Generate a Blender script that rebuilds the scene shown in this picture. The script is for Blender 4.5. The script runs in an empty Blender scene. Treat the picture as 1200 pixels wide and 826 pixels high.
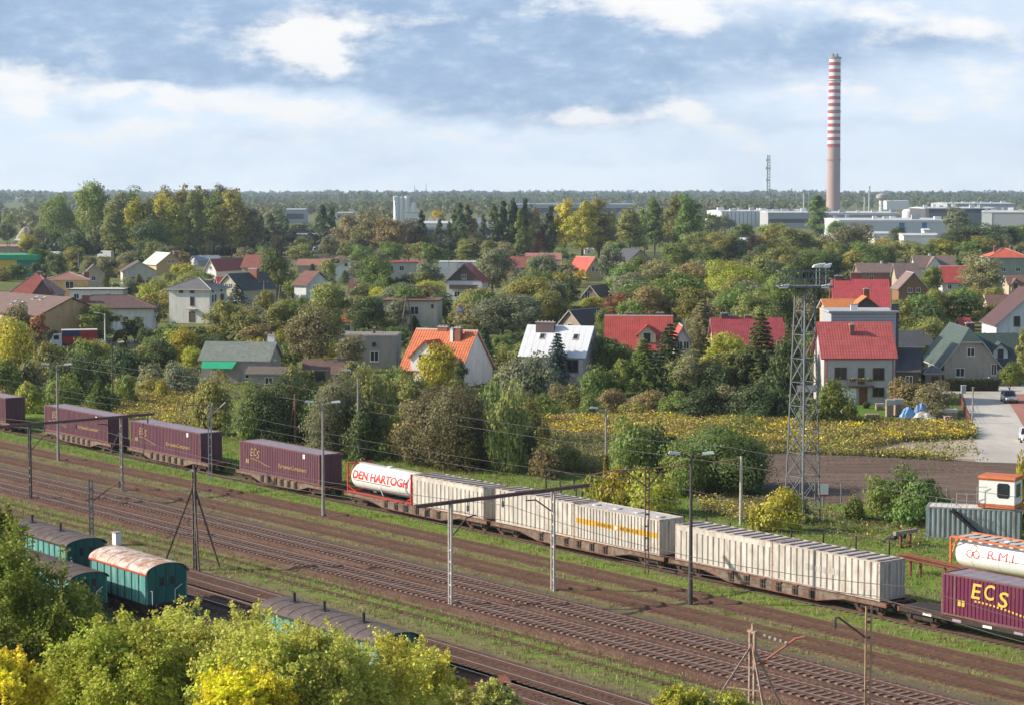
import bpy, bmesh, math, random
import numpy as np
from mathutils import Vector, Matrix
HAZE = 0.75e-4
random.seed(7); RNG = np.random.default_rng(7)
SC = bpy.context.scene; COL = SC.collection
# ------------------------------------------------------------------ camera maths (photo is 1200 x 826)
F = 2400.0; H = 28.0; HZ = 223.0
TH = math.atan((413 - HZ) / F); CT, ST = math.cos(TH), math.sin(TH)
def ray(u, v): return np.array([u - 600.0, F * CT + (413 - v) * ST, -F * ST + (413 - v) * CT])
def G(u, v, z=0.0):
    r = ray(u, v); t = (z - H) / r[2]; return np.array([0, 0, H]) + t * r
def AT(u, v, Y):
    r = ray(u, v); return np.array([0, 0, H]) + r * (Y / r[1])
def proj(p):
    x, y, z = p[0], p[1], p[2] - H
    dep = y * CT - z * ST; up = y * ST + z * CT
    return 600 + F * x / dep, 413 - F * up / dep
DV = np.array([.619, -.786]); DV /= np.linalg.norm(DV); NV = np.array([-DV[1], DV[0]])
def W2(a, b, z=0.0):
    p = DV * a + NV * b; return (p[0], p[1], z)
TRK = math.atan2(DV[1], DV[0])
# ------------------------------------------------------------------ mesh builder
class MB:
    def __init__(s): s.v = []; s.f = []; s.m = []
    def add(s, vs, fs, m=0):
        o = len(s.v); s.v += [tuple(map(float, p)) for p in vs]
        for f in fs: s.f.append(tuple(i + o for i in f)); s.m.append(m)
    def box(s, x0, x1, y0, y1, z0, z1, m=0):
        s.add([(x0,y0,z0),(x1,y0,z0),(x1,y1,z0),(x0,y1,z0),(x0,y0,z1),(x1,y0,z1),(x1,y1,z1),(x0,y1,z1)],
              [(0,3,2,1),(4,5,6,7),(0,1,5,4),(1,2,6,5),(2,3,7,6),(3,0,4,7)], m)
    def prism(s, poly, axis, a0, a1, m=0):
        # poly: 2D points; axis 'x' -> (y,z), 'y' -> (x,z), 'z' -> (x,y)
        def P(p, a): return (a, p[0], p[1]) if axis == 'x' else ((p[0], a, p[1]) if axis == 'y' else (p[0], p[1], a))
        n = len(poly); vs = [P(p, a0) for p in poly] + [P(p, a1) for p in poly]
        fs = [tuple(range(n))[::-1], tuple(range(n, 2*n))] + [(i, (i+1) % n, n + (i+1) % n, n + i) for i in range(n)]
        s.add(vs, fs, m)
    def bar(s, p0, p1, w, d=None, m=0):
        d = w if d is None else d
        p0 = Vector(p0); p1 = Vector(p1); t = (p1 - p0)
        if t.length < 1e-6: return
        t.normalize(); up = Vector((0,0,1)) if abs(t.z) < .95 else Vector((1,0,0))
        a = t.cross(up).normalized(); b = a.cross(t).normalized()
        vs = []
        for p in (p0, p1):
            for sa, sb in ((-1,-1),(1,-1),(1,1),(-1,1)): vs.append(p + a*sa*w/2 + b*sb*d/2)
        s.add(vs, [(0,1,2,3),(7,6,5,4),(0,4,5,1),(1,5,6,2),(2,6,7,3),(3,7,4,0)], m)
    def cyl(s, p0, p1, r0, r1=None, n=10, m=0):
        r1 = r0 if r1 is None else r1
        p0 = Vector(p0); p1 = Vector(p1); t = (p1 - p0).normalized()
        up = Vector((0,0,1)) if abs(t.z) < .95 else Vector((1,0,0))
        a = t.cross(up).normalized(); b = a.cross(t).normalized()
        vs = []
        for p, r in ((p0, r0), (p1, r1)):
            for i in range(n):
                q = 2*math.pi*i/n; vs.append(p + a*math.cos(q)*r + b*math.sin(q)*r)
        s.add(vs, [(i, n + i, n + (i+1) % n, (i+1) % n) for i in range(n)] + [tuple(range(n)), tuple(range(2*n-1, n-1, -1))], m)
    def tube(s, pts, r, n=6, m=0):
        for a, b in zip(pts[:-1], pts[1:]): s.cyl(a, b, r, r, n, m)
    def lathe(s, prof, n=20, m=0, axis='z', o=(0,0,0)):
        vs = []
        for r, z in prof:
            for i in range(n):
                q = 2*math.pi*i/n; c, t = r*math.cos(q), r*math.sin(q)
                vs.append((o[0]+c, o[1]+t, o[2]+z) if axis == 'z' else (o[0]+z, o[1]+c, o[2]+t))
        k = len(prof)
        s.add(vs, [(j*n+i, j*n+(i+1) % n, (j+1)*n+(i+1) % n, (j+1)*n+i) for j in range(k-1) for i in range(n)], m)
    def build(s, name, mats, parent=None, loc=None, rz=None, smooth=False):
        me = bpy.data.meshes.new(name); me.from_pydata(s.v, [], s.f)
        mats = mats if isinstance(mats, (list, tuple)) else [mats]
        for m in mats: me.materials.append(m)
        if len(mats) > 1: me.polygons.foreach_set('material_index', s.m)
        if smooth: me.polygons.foreach_set('use_smooth', [True]*len(s.f))
        me.validate(); me.update()
        return link(name, me, parent, loc, rz)
def link(name, data, parent=None, loc=None, rz=None):
    o = bpy.data.objects.new(name, data); COL.objects.link(o)
    if parent is not None: o.parent = parent
    if loc is not None: o.location = loc
    if rz is not None: o.rotation_euler = (0, 0, rz)
    return o
def tag(o, label=None, cat=None, group=None, kind=None):
    if label: o['label'] = label
    if cat: o['category'] = cat
    if group: o['group'] = group
    if kind: o['kind'] = kind
    return o
def empty(name, loc, rz=0, label=None, cat=None, group=None, kind=None):
    o = link(name, None, None, loc, rz); return tag(o, label, cat, group, kind)
def copy_tree(o, parent=None):
    c = o.copy(); COL.objects.link(c)
    if parent is not None: c.parent = parent
    for ch in list(o.children): copy_tree(ch, c)
    return c
def quads_mesh(name, V, mats, mi=None):
    # V: (n,4,3) array of quads
    n = len(V); me = bpy.data.meshes.new(name)
    me.vertices.add(n*4); me.vertices.foreach_set('co', np.ascontiguousarray(V, dtype=np.float32).ravel())
    me.loops.add(n*4); me.loops.foreach_set('vertex_index', np.arange(n*4, dtype=np.int32))
    me.polygons.add(n); me.polygons.foreach_set('loop_start', np.arange(0, n*4, 4, dtype=np.int32))
    for m in mats: me.materials.append(m)
    if mi is not None: me.polygons.foreach_set('material_index', np.asarray(mi, dtype=np.int32))
    me.update(calc_edges=True); return me
# ------------------------------------------------------------------ materials
class NT:
    def __init__(s, tree): s.t = tree; s.n = tree.nodes; s.l = tree.links
    def new(s, typ, **kw):
        n = s.n.new(typ)
        for k, v in kw.items(): setattr(n, k, v)
        return n
    def math(s, op, a, b=None, clamp=False):
        n = s.new('ShaderNodeMath', operation=op, use_clamp=clamp)
        for i, x in enumerate((a, b)):
            if x is None: continue
            if isinstance(x, (int, float)): n.inputs[i].default_value = x
            else: s.l.new(x, n.inputs[i])
        return n.outputs[0]
    def mix(s, fac, a, b):
        n = s.new('ShaderNodeMix', data_type='RGBA')
        for sock, x in ((n.inputs[0], fac), (n.inputs[6], a), (n.inputs[7], b)):
            if isinstance(x, (int, float)): sock.default_value = x
            elif isinstance(x, tuple): sock.default_value = (*x[:3], 1)
            else: s.l.new(x, sock)
        return n.outputs[2]
    def noise(s, vec, scale, detail=4, rough=.6):
        n = s.new('ShaderNodeTexNoise'); n.inputs['Scale'].default_value = scale
        n.inputs['Detail'].default_value = detail; n.inputs['Roughness'].default_value = rough
        if vec is not None: s.l.new(vec, n.inputs['Vector'])
        return n.outputs[0]
    def ramp(s, fac, stops):
        n = s.new('ShaderNodeValToRGB'); cr = n.color_ramp
        while len(cr.elements) < len(stops): cr.elements.new(.5)
        for e, (p, c) in zip(cr.elements, stops):
            e.position = p; e.color = (*c, 1) if isinstance(c, tuple) else (c, c, c, 1)
        s.l.new(fac, n.inputs[0]); return n.outputs[0]
    def smooth(s, x, a, b):
        n = s.new('ShaderNodeMapRange', interpolation_type='SMOOTHSTEP')
        n.inputs[1].default_value = a; n.inputs[2].default_value = b; s.l.new(x, n.inputs[0]); return n.outputs[0]
def base_mat(name, rough=.7, metal=0.0, spec=.3):
    m = bpy.data.materials.new(name); m.use_nodes = True; t = NT(m.node_tree)
    b = m.node_tree.nodes['Principled BSDF']; b.inputs['Roughness'].default_value = rough
    b.inputs['Metallic'].default_value = metal; b.inputs['Specular IOR Level'].default_value = spec
    return m, t, b
_mc = {}
def M(name, c, rough=.75, var=.25, scale=1.5, dirt=None, damt=.35, metal=0.0, spec=.3, stretch=None, bump=0.0, dscale=None):
    """paint / plaster / metal: base colour broken up by two noises, optional second (wear) colour, vertical streaks"""
    if name in _mc: return _mc[name]
    m, t, b = base_mat(name, rough, metal, spec)
    tc = t.new('ShaderNodeTexCoord'); vec = tc.outputs['Object']
    if stretch:
        mp = t.new('ShaderNodeMapping'); mp.inputs['Scale'].default_value = stretch; t.l.new(vec, mp.inputs[0]); vec = mp.outputs[0]
    n1 = t.noise(vec, scale, 5, .65)
    k = t.ramp(n1, [(.25, 1 - var), (.75, 1 + var*.6)])
    mul = t.new('ShaderNodeMix', data_type='RGBA', blend_type='MULTIPLY'); mul.inputs[0].default_value = 1
    mul.inputs[6].default_value = (*c, 1); t.l.new(k, mul.inputs[7]); col = mul.outputs[2]
    if dirt:
        n2 = t.noise(vec, dscale or scale*2.7, 6, .7)
        col = t.mix(t.math('MULTIPLY', t.smooth(n2, .62 - damt*.5, .85 - damt*.4), .9), col, dirt)
    t.l.new(col, b.inputs['Base Color'])
    if bump:
        bp = t.new('ShaderNodeBump'); bp.inputs['Strength'].default_value = bump; bp.inputs['Distance'].default_value = .05
        t.l.new(n1, bp.inputs['Height']); t.l.new(bp.outputs[0], b.inputs['Normal'])
    _mc[name] = m; return m
def TILE(name, c, axis=0, col=.3, row=.34, depth=.35, rough=.55, c2=None, var=.22):
    """roof tiles: pan columns along the ridge, courses down the slope"""
    key = name + str(axis)
    if key in _mc: return _mc[key]
    m, t, b = base_mat(key, rough, 0, .35)
    tc = t.new('ShaderNodeTexCoord'); sx = t.new('ShaderNodeSeparateXYZ'); t.l.new(tc.outputs['Object'], sx.inputs[0])
    a = t.math('SINE', t.math('MULTIPLY', sx.outputs[axis], 2*math.pi/col))
    r = t.math('FRACT', t.math('MULTIPLY', sx.outputs[2], 1/row))
    h = t.math('ADD', t.math('MULTIPLY', a, .5), t.math('MULTIPLY', r, .8))
    n1 = t.noise(tc.outputs['Object'], .9, 5, .7); n2 = t.noise(tc.outputs['Object'], 6, 3, .6)
    colr = t.mix(t.smooth(n1, .35, .75), tuple(x*(1+var*.4) for x in c), tuple(x*(1-var) for x in (c2 or c)))
    colr = t.mix(t.math('MULTIPLY', t.smooth(n2, .5, .8), .35), colr, tuple(x*.6 for x in c))
    groove = t.math('MULTIPLY', t.math('LESS_THAN', r, .16), .45)
    colr = t.mix(groove, colr, tuple(x*.55 for x in c))
    t.l.new(colr, b.inputs['Base Color'])
    bp = t.new('ShaderNodeBump'); bp.inputs['Strength'].default_value = depth; bp.inputs['Distance'].default_value = .06
    t.l.new(h, bp.inputs['Height']); t.l.new(bp.outputs[0], b.inputs['Normal'])
    _mc[key] = m; return m
def LEAF(name, trans=.38, fixed=None):
    """leaf: the object's own tint, each leaf a little different"""
    m = bpy.data.materials.new(name); m.use_nodes = True; t = NT(m.node_tree); t.n.clear()
    out = t.new('ShaderNodeOutputMaterial'); oi = t.new('ShaderNodeObjectInfo'); ge = t.new('ShaderNodeNewGeometry')
    tc = t.new('ShaderNodeTexCoord')
    if fixed:
        rgb = t.new('ShaderNodeRGB'); rgb.outputs[0].default_value = (*fixed, 1); colr = rgb.outputs[0]
    else: colr = oi.outputs['Color']
    hs = t.new('ShaderNodeHueSaturation'); t.l.new(colr, hs.inputs['Color'])
    n = t.noise(tc.outputs['Object'], .45, 3, .6)
    t.l.new(t.math('ADD', t.math('MULTIPLY', ge.outputs['Random Per Island'], .05), t.math('ADD', t.math('MULTIPLY', n, .09), .43)), hs.inputs['Hue'])
    t.l.new(t.math('ADD', t.math('MULTIPLY', ge.outputs['Random Per Island'], .6), t.math('ADD', t.math('MULTIPLY', n, .7), .37)), hs.inputs['Value'])
    hs.inputs['Saturation'].default_value = 1.0
    d = t.new('ShaderNodeBsdfPrincipled'); d.inputs['Roughness'].default_value = .55; d.inputs['Specular IOR Level'].default_value = .25
    t.l.new(hs.outputs[0], d.inputs['Base Color'])
    tr = t.new('ShaderNodeBsdfTranslucent'); t.l.new(hs.outputs[0], tr.inputs[0])
    mx = t.new('ShaderNodeMixShader'); mx.inputs[0].default_value = trans
    t.l.new(d.outputs[0], mx.inputs[1]); t.l.new(tr.outputs[0], mx.inputs[2]); t.l.new(mx.outputs[0], out.inputs[0])
    return m
LEAFM = LEAF('leaf'); BARK = M('bark', (.085,.062,.045), .9, .4, 3)
GLASS = M('window_glass', (.03,.035,.042), .12, .2, .6, spec=.6)
# ------------------------------------------------------------------ trees
def _unit(v): return v / np.maximum(np.linalg.norm(v, axis=-1, keepdims=True), 1e-9)
def leaf_quads(pos, nrm, size, rng, aspect=.62):
    n = len(pos); r = _unit(rng.normal(size=(n,3))); a = _unit(np.cross(nrm, r)); b = np.cross(nrm, a)
    s = size.reshape(-1,1)
    return np.stack([pos - a*s, pos + b*s*aspect, pos + a*s, pos - b*s*aspect], axis=1)
def crown(form, seed, nl, leaf):
    rng = np.random.default_rng(seed); P = []; N = []; S = []
    if form in 'BHL':
        if form == 'B': Wd, Hh, zc, rz, ncl, cr = 8., 9., .60, .41, 52, .165
        elif form == 'H': Wd, Hh, zc, rz, ncl, cr = 5., 3.6, .40, .60, 34, .20
        else: Wd, Hh, zc, rz, ncl, cr = 6.5, 15., .55, .46, 100, .18
        d = _unit(rng.normal(size=(ncl*3,3))); rad = rng.uniform(.15, 1, ncl*3)**(1/2.6)
        lob = 1 + .24*np.sin(3*np.arctan2(d[:,1], d[:,0]) + rng.uniform(0,6)) + .18*np.sin(5*d[:,2] + 2*d[:,0]*3 + rng.uniform(0,6))
        taper = 1 - (.16 if form == 'L' else .12)*np.clip(d[:,2], -.3, 1)
        c = d*rad[:,None]*np.stack([Wd*.5*.80*lob*taper, Wd*.5*.80*lob*taper, np.full(len(d), Hh*rz*.86)*lob], 1)
        c[:,2] += Hh*zc
        c = c[c[:,2] > (Hh*.05 if form == 'H' else Hh*.16)][:ncl]
        per = nl // len(c)
        for q in c:
            rr = Wd*cr*rng.uniform(.65, 1.25)
            dd = _unit(rng.normal(size=(per,3)) + np.array([0,0,.35])); ra = rng.uniform(.1, 1, per)**.45
            p = q + dd*ra[:,None]*rr*np.array([1.1,1.1,.8])
            out = _unit(p - np.array([0,0,Hh*zc*.8]))
            P.append(p); N.append(_unit(dd*.7 + out*.5 + rng.normal(size=(per,3))*.45)); S.append(leaf*rng.uniform(.6, 1.25, per))
        # a few stray sprigs so that the outline is uneven
        k = nl//14; dd = _unit(rng.normal(size=(k,3)) + np.array([0,0,.4])); q = c[rng.integers(0, len(c), k)] + dd*Wd*cr*rng.uniform(.7, 1.25, (k,1))
        P.append(q); N.append(_unit(rng.normal(size=(k,3)) + np.array([0,0,.5]))); S.append(leaf*rng.uniform(.5, 1, k))
    elif form == 'C':
        Wd, Hh = 3.4, 18.; ncl = 46; per = nl // ncl
        for i in range(ncl):
            z = Hh*(.07 + .9*((i + rng.uniform(0,1))/ncl)); t = z/Hh
            R = Wd*.5*min(1, t*5)*(1 - max(0, t - .55)/.47)**.75; an = rng.uniform(0, 6.28); r0 = R*rng.uniform(.2, .75)
            dd = _unit(rng.normal(size=(per,3)))*np.array([1,1,1.9]); ra = rng.uniform(.1, 1, per)**.5
            p = np.array([math.cos(an)*r0, math.sin(an)*r0, z]) + dd*ra[:,None]*Wd*.17*(.5 + .6*(R/(Wd*.5)))
            out = p*np.array([1,1,0]); P.append(p); N.append(_unit(out*.9 + rng.normal(size=(per,3))*.5 + np.array([0,0,.2]))); S.append(leaf*rng.uniform(.6,1.2,per))
    elif form == 'S':
        Wd, Hh = 5., 10.; nw = 18; per = nl // (nw*9)
        for i in range(nw):
            t = (i + .5)/nw; z0 = Hh*(.08 + .9*t); R = Wd*.5*(1 - t)**.85 + .12
            nb = 9
            for b in range(nb):
                an = 2*math.pi*(b + rng.uniform(-.3,.3))/nb + i*1.3; Rb = R*rng.uniform(.72, 1.1)
                s = rng.uniform(.12, 1, per)
                x = s*Rb; z = z0 - s*s*Rb*.28 + rng.normal(size=per)*.10*(.5 + R*.3)
                lat = rng.normal(size=per)*.27*(.4 + R*.55)*(1.15 - s)
                p = np.stack([math.cos(an)*x - math.sin(an)*lat, math.sin(an)*x + math.cos(an)*lat, z], 1)
                P.append(p); N.append(_unit(np.stack([np.full(per, math.cos(an)*.4), np.full(per, math.sin(an)*.4), np.full(per, .8)], 1) + rng.normal(size=(per,3))*.35)); S.append(leaf*rng.uniform(.6,1.2,per))
        P.append(np.stack([rng.normal(size=14)*.05, rng.normal(size=14)*.05, Hh*rng.uniform(.94, 1.0, 14)], 1)); N.append(_unit(rng.normal(size=(14,3)))); S.append(np.full(14, leaf*.5))
    elif form == 'T':
        Wd, Hh = 1.5, 4.6; z = Hh*rng.uniform(.01, 1, nl); t = z/Hh; an = rng.uniform(0, 6.28, nl)
        R = Wd*.5*np.minimum(1, .6 + t*2)*(1 - t**2.2)**.8*(1 + .12*np.sin(an*4 + z*3)) ; r = R*rng.uniform(.55, 1, nl)
        P.append(np.stack([np.cos(an)*r, np.sin(an)*r, z], 1)); N.append(_unit(np.stack([np.cos(an), np.sin(an), np.full(nl,.5)], 1) + rng.normal(size=(nl,3))*.4)); S.append(leaf*rng.uniform(.6,1.2,nl))
    P = np.concatenate(P); N = np.concatenate(N); S = np.concatenate(S)
    rq = np.hypot(P[:,0], P[:,1]); P[:,:2] *= (Wd*.5)/np.quantile(rq, .985 if form != 'S' else .95); P[:,2] *= Hh/np.quantile(P[:,2], .998); P[:,2] = np.clip(P[:,2], .03, Hh*1.04)
    return leaf_quads(P, N, S, rng), (Wd, Hh)
def trunk_mb(form, seed, Wd, Hh):
    rng = random.Random(seed); mb = MB()
    r = {'B':.24,'L':.22,'C':.22,'S':.16,'T':.07,'H':.10}[form]
    top = Hh*{'B':.62,'L':.85,'C':.9,'S':.96,'T':.85,'H':.6}[form]
    pts = [(0,0,0)]
    for i in range(1,5): pts.append((rng.uniform(-.12,.12)*i*.5, rng.uniform(-.12,.12)*i*.5, top*i/4))
    for i in range(4): mb.cyl(pts[i], pts[i+1], r*(1-.22*i), r*(1-.22*(i+1))+.02, 7)
    if form in 'BLH':
        for k in range(7):
            i = rng.choice([1,2,3]) if form != 'H' else rng.choice([0,1]); a = rng.uniform(0,6.28); L = Wd*rng.uniform(.25,.38)
            p = pts[i]; e = (p[0]+math.cos(a)*L, p[1]+math.sin(a)*L, p[2]+L*rng.uniform(.5,1.1))
            mid = tuple((p[j]+e[j])/2 + (0 if j < 2 else -.12*L) for j in range(3))
            mb.cyl(p, mid, r*.5, r*.34, 6); mb.cyl(mid, e, r*.34, r*.12, 6)
    return mb
PROTO = {}
def proto(form, lod, k):
    key = (form, lod, k)
    if key not in PROTO:
        nl = {'B':3600,'H':2600,'L':5200,'C':2600,'S':3000,'T':700}[form]; lf = {'B':.27,'H':.20,'L':.30,'C':.30,'S':.26,'T':.13}[form]
        mm = ((1,1),(2.2,.68),(5,.45),(10,.31))[lod]; nl = int(nl*mm[0]); lf *= mm[1]
        V, wh = crown(form, 100 + k*17 + ord(form), nl, lf)
        me = quads_mesh('crown', V, [LEAFM])
        tb = trunk_mb(form, k, *wh); tm = bpy.data.meshes.new('trunk'); tm.from_pydata(tb.v, [], tb.f); tm.materials.append(BARK)
        PROTO[key] = (me, tm, wh)
    return PROTO[key]
TINT = {'g':((.19,.245,.06),'mid-green'),'d':((.105,.14,.05),'dark green'),'o':((.29,.28,.08),'olive'),'y':((.42,.40,.06),'yellow-green'),
        'Y':((.60,.46,.06),'yellow'),'b':((.26,.22,.10),'brownish'),'r':((.25,.12,.065),'rust-brown'),'w':((.255,.255,.135),'grey-green'),'s':((.11,.15,.125),'bluish'),'m':((.185,.175,.088),'muted brown-green')}
NOUN = {'B':('broadleaf_tree','broad-crowned tree','tree'),'L':('tall_tree','tall loose-crowned tree','tree'),'C':('poplar_tree','columnar poplar','tree'),
        'S':('spruce_tree','conical conifer','tree'),'H':('shrub','bushy shrub','shrub'),'T':('thuja','slim columnar thuja','shrub')}
LM = [(645,420,'white-roofed house'),(515,420,'orange-roofed house'),(750,392,'red-roofed dormer house'),(878,392,'crimson-roofed house'),(1006,430,'grey-walled red-roofed house'),
 (1145,415,'green-roofed gabled house'),(940,470,'lattice floodlight tower'),(430,412,'plain grey flat-roofed house'),(482,370,'cream flat-roofed house'),(285,415,'shed house with green awning'),
 (228,355,'white cube-shaped villa'),(128,368,'brown hip-roofed bungalow'),(50,375,'long yellow-gabled house'),(82,335,'yellow-walled terracotta-roofed house'),(164,318,'cream gabled house'),
 (20,308,'green market hall'),(475,250,'white silos'),(976,238,'striped chimney'),(1045,268,'long white hall'),(895,256,'white ribbed hall'),(545,335,'dark gabled chalet'),
 (694,310,'yellow house with red gable roof'),(747,300,'dark-roofed tan house'),(693,345,'small brown house'),(1118,325,'small red-roofed house'),(1182,315,'hip-roofed green-grey house'),
 (1188,372,'white gable house'),(1165,500,'concrete street'),(1010,560,'ploughed field'),(100,500,'purple containers'),(445,560,'white tank container'),(320,540,'purple container before the tank'),
 (720,600,'yellow-striped container'),(408,318,'low white gabled house'),(473,315,'grey building with red trim'),(268,340,'beige house with dark green roof'),(610,310,'beige house with red-brown roof'),
 (1067,330,'brown wooden gable house'),(1010,345,'big red-roofed house'),(672,242,'long blue-grey shed roof'),(845,600,'grey bulk containers'),(1140,610,'orange-roofed cabin'),(1094,440,'kiosk by the street')]
TREES = []
def tree(form_col, u, top, base, w, group=None, label=None):
    c, f = form_col; TREES.append((c, f, u, top, base, w, group, label))
ORD = ['leftmost','second from left','third from left','fourth from left','fifth from left','sixth from left','seventh from left','eighth from left','ninth from left','tenth from left']
def plant_all():
    labs = {}
    for i, (c, f, u, top, base, w, group, label) in enumerate(TREES):
        hpx = base - top; cv = (top + base)/2
        if not label:
            best = min(LM, key=lambda L: (L[0]-u)**2 + (2.0*(L[1]-cv))**2)
            du, dv = best[0]-u, best[1]-cv
            rel = ('left of' if du > 0 else 'right of') if abs(du) > 1.3*abs(dv) + 14 else ('behind' if base < best[1] + 8 else 'in front of')
            size = ('large ' if hpx > 50 else 'small ' if hpx < 20 else '') if f in 'BH' else ('tall ' if hpx > 45 and f in 'CS' else '')
            label = f"{size}{TINT[c][1]} {NOUN[f][1]} {rel} the {best[2]}"
        labs.setdefault(label, []).append(i)
    final = {}
    for lab, ids in labs.items():
        if len(ids) == 1: final[ids[0]] = lab
        else:
            ids.sort(key=lambda i: TREES[i][2]); n = len(ids)
            for k, i in enumerate(ids):
                o = ORD[k] if k < min(10, n-1) else 'rightmost' if k == n-1 else None
                final[i] = (o + ' ' + lab) if o else lab
    cnt = {}
    for i, (c, f, u, top, base, w, group, label) in enumerate(TREES):
        g = G(u, base); Y = g[1]; h = AT(u, top, Y)[2]; wd = w*Y/F
        s0 = wd/{'B':8.,'H':5.,'L':6.5,'C':3.4,'S':5.,'T':1.5}[f]; want = .13 if Y < 235 else .16 if Y < 260 else .19 if Y < 360 else .24 if Y < 520 else .30*Y/520
        rat = want/({'B':.27,'H':.20,'L':.30,'C':.30,'S':.26,'T':.13}[f]*s0); lod = 0 if rat > .9 else 1 if rat > .6 else 2 if rat > .4 or f != 'H' else 3
        k = cnt.get((f, lod), 0); cnt[(f, lod)] = k + 1
        cm, tm, (Wd, Hh) = proto(f, lod, k % (4 if f in 'BH' else 3))
        tint = TINT[c][0]; j = random.uniform(.82, 1.2)*(1.3 if f == 'C' else 1.06); hue = random.uniform(-.12, .12)
        col = (tint[0]*j*(1+hue), tint[1]*j, tint[2]*j*(1-hue), 1)
        kx = {'S':1.4,'C':1.3,'L':1.15}.get(f, 1.06); sc = (wd/Wd*kx, wd/Wd*kx, h/Hh); rz = random.uniform(0, 6.28)
        nm, _, cat = NOUN[f]
        grp = group or {'tree':'trees among the houses and fields','shrub':'bushes beside the railway and gardens'}[cat]
        if h < 0.5: print('LOW', u, top, base, h)
        if f in 'HT':
            o = link(nm, cm, None, (g[0], g[1], 0), rz); o.scale = sc; o.color = col
            tag(o, final[i], cat, grp)
        else:
            o = empty(nm, (g[0], g[1], 0), rz, final[i], cat, grp); o.scale = sc; o.rotation_euler = (random.uniform(-.06,.06), random.uniform(-.06,.06), rz)
            a = link('crown', cm, o); a.color = col; link('trunk', tm, o)
# ------------------------------------------------------------------ ground, yard, fields, roads
def ground_mat(name, stops, s1=.02, s2=.25, s3=2.0, rough=.95, stretch=None, bump=0.4, wt=(.45,.35,.2)):
    m, t, b = base_mat(name, rough, 0, .1)
    tc = t.new('ShaderNodeTexCoord'); vec = tc.outputs['Object']
    if stretch:
        mp = t.new('ShaderNodeMapping'); mp.inputs['Rotation'].default_value = (0,0,stretch[1]); mp.inputs['Scale'].default_value = stretch[0]; t.l.new(vec, mp.inputs[0]); vec = mp.outputs[0]
    a = t.noise(vec, s1, 4, .6); c = t.noise(vec, s2, 5, .7); d = t.noise(vec, s3, 4, .7)
    k = t.math('ADD', t.math('MULTIPLY', a, wt[0]), t.math('ADD', t.math('MULTIPLY', c, wt[1]), t.math('MULTIPLY', d, wt[2])))
    t.l.new(t.ramp(k, stops), b.inputs['Base Color'])
    bp = t.new('ShaderNodeBump'); bp.inputs['Strength'].default_value = bump; bp.inputs['Distance'].default_value = .15
    t.l.new(d, bp.inputs['Height']); t.l.new(bp.outputs[0], b.inputs['Normal'])
    return m
GRND = ground_mat('ground_cover', [(.32,(.07,.085,.028)),(.45,(.12,.14,.042)),(.55,(.155,.165,.055)),(.66,(.19,.17,.075))], .012, .12, 1.2)
mb = MB(); n = 24
xs = np.linspace(-5200, 5200, n); ys = np.linspace(-150, 8200, n)
for i in range(n):
    for j in range(n): mb.v.append((xs[i], ys[j], 0))
for i in range(n-1):
    for j in range(n-1): mb.f.append((i*n+j, (i+1)*n+j, (i+1)*n+j+1, i*n+j+1)); mb.m.append(0)
tag(mb.build('ground', GRND), kind='structure')
def sheet(name, px, mat, z, kind='structure'):
    mb = MB(); P = [G(u, v) for u, v in px]
    mb.add([(p[0], p[1], z) for p in P], [tuple(range(len(P)))])
    return tag(mb.build(name, mat), kind=kind)
# railway yard: vegetation amount per vertex from distance to the tracks
KB = [40,62,66,70,74,76,78,79.6,80.4,89,90,91,92.5,94,95.4,96.6,97.6,98.4,107,112,140]
KV = [.5,.4,.2,.10,.16,.62,.72,.60,.06,.10,.50,.26,.32,.58,.36,.32,.74,1.,1.,.8,.75]
def veg(a, b):
    v = np.interp(b, KB, KV)
    far = np.clip((-a - 120)/80, 0, 1)           # greener on the left where the strip is wider
    return np.where((b > 95.5) & (b < 110), v*(.72 + .28*far), v)
na, nb = 300, 200
A, B = np.meshgrid(np.linspace(-360, -10, na), np.linspace(42, 140, nb), indexing='ij')
VX = DV[0]*A + NV[0]*B; VY = DV[1]*A + NV[1]*B
idx = np.arange(na*nb).reshape(na, nb)
me = bpy.data.meshes.new('yard_ground'); me.vertices.add(na*nb)
me.vertices.foreach_set('co', np.stack([VX.ravel(), VY.ravel(), np.full(na*nb, .006)], 1).astype(np.float32).ravel())
q = np.stack([idx[:-1,:-1], idx[1:,:-1], idx[1:,1:], idx[:-1,1:]], -1).reshape(-1,4)
me.loops.add(q.size); me.loops.foreach_set('vertex_index', q.ravel().astype(np.int32))
me.polygons.add(len(q)); me.polygons.foreach_set('loop_start', np.arange(0, q.size, 4, dtype=np.int32)); me.update(calc_edges=True)
at = me.attributes.new('veg', 'FLOAT', 'POINT'); at.data.foreach_set('value', veg(A, B).astype(np.float32).ravel())
m, t, b = base_mat('yard_soil', .95, 0, .1)
an = t.new('ShaderNodeAttribute', attribute_name='veg'); tc = t.new('ShaderNodeTexCoord'); vec = tc.outputs['Object']
n1 = t.noise(vec, .35, 5, .7); n2 = t.noise(vec, 2.2, 5, .75); n3 = t.noise(vec, 9, 3, .7)
k = t.math('ADD', an.outputs['Fac'], t.math('ADD', t.math('MULTIPLY', t.math('SUBTRACT', n1, .5), .9), t.math('MULTIPLY', t.math('SUBTRACT', n2, .5), .8)))
soil = t.ramp(n3, [(.3,(.08,.064,.044)),(.52,(.145,.118,.078)),(.70,(.25,.205,.15))])
grass = t.ramp(n2, [(.3,(.11,.18,.028)),(.55,(.17,.26,.04)),(.75,(.22,.29,.06))])
dry = t.ramp(n2, [(.3,(.15,.135,.06)),(.7,(.23,.20,.10))])
c1 = t.mix(t.smooth(k, .15, .45), soil, dry); c2 = t.mix(t.smooth(k, .5, .85), c1, grass)
t.l.new(c2, b.inputs['Base Color'])
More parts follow.
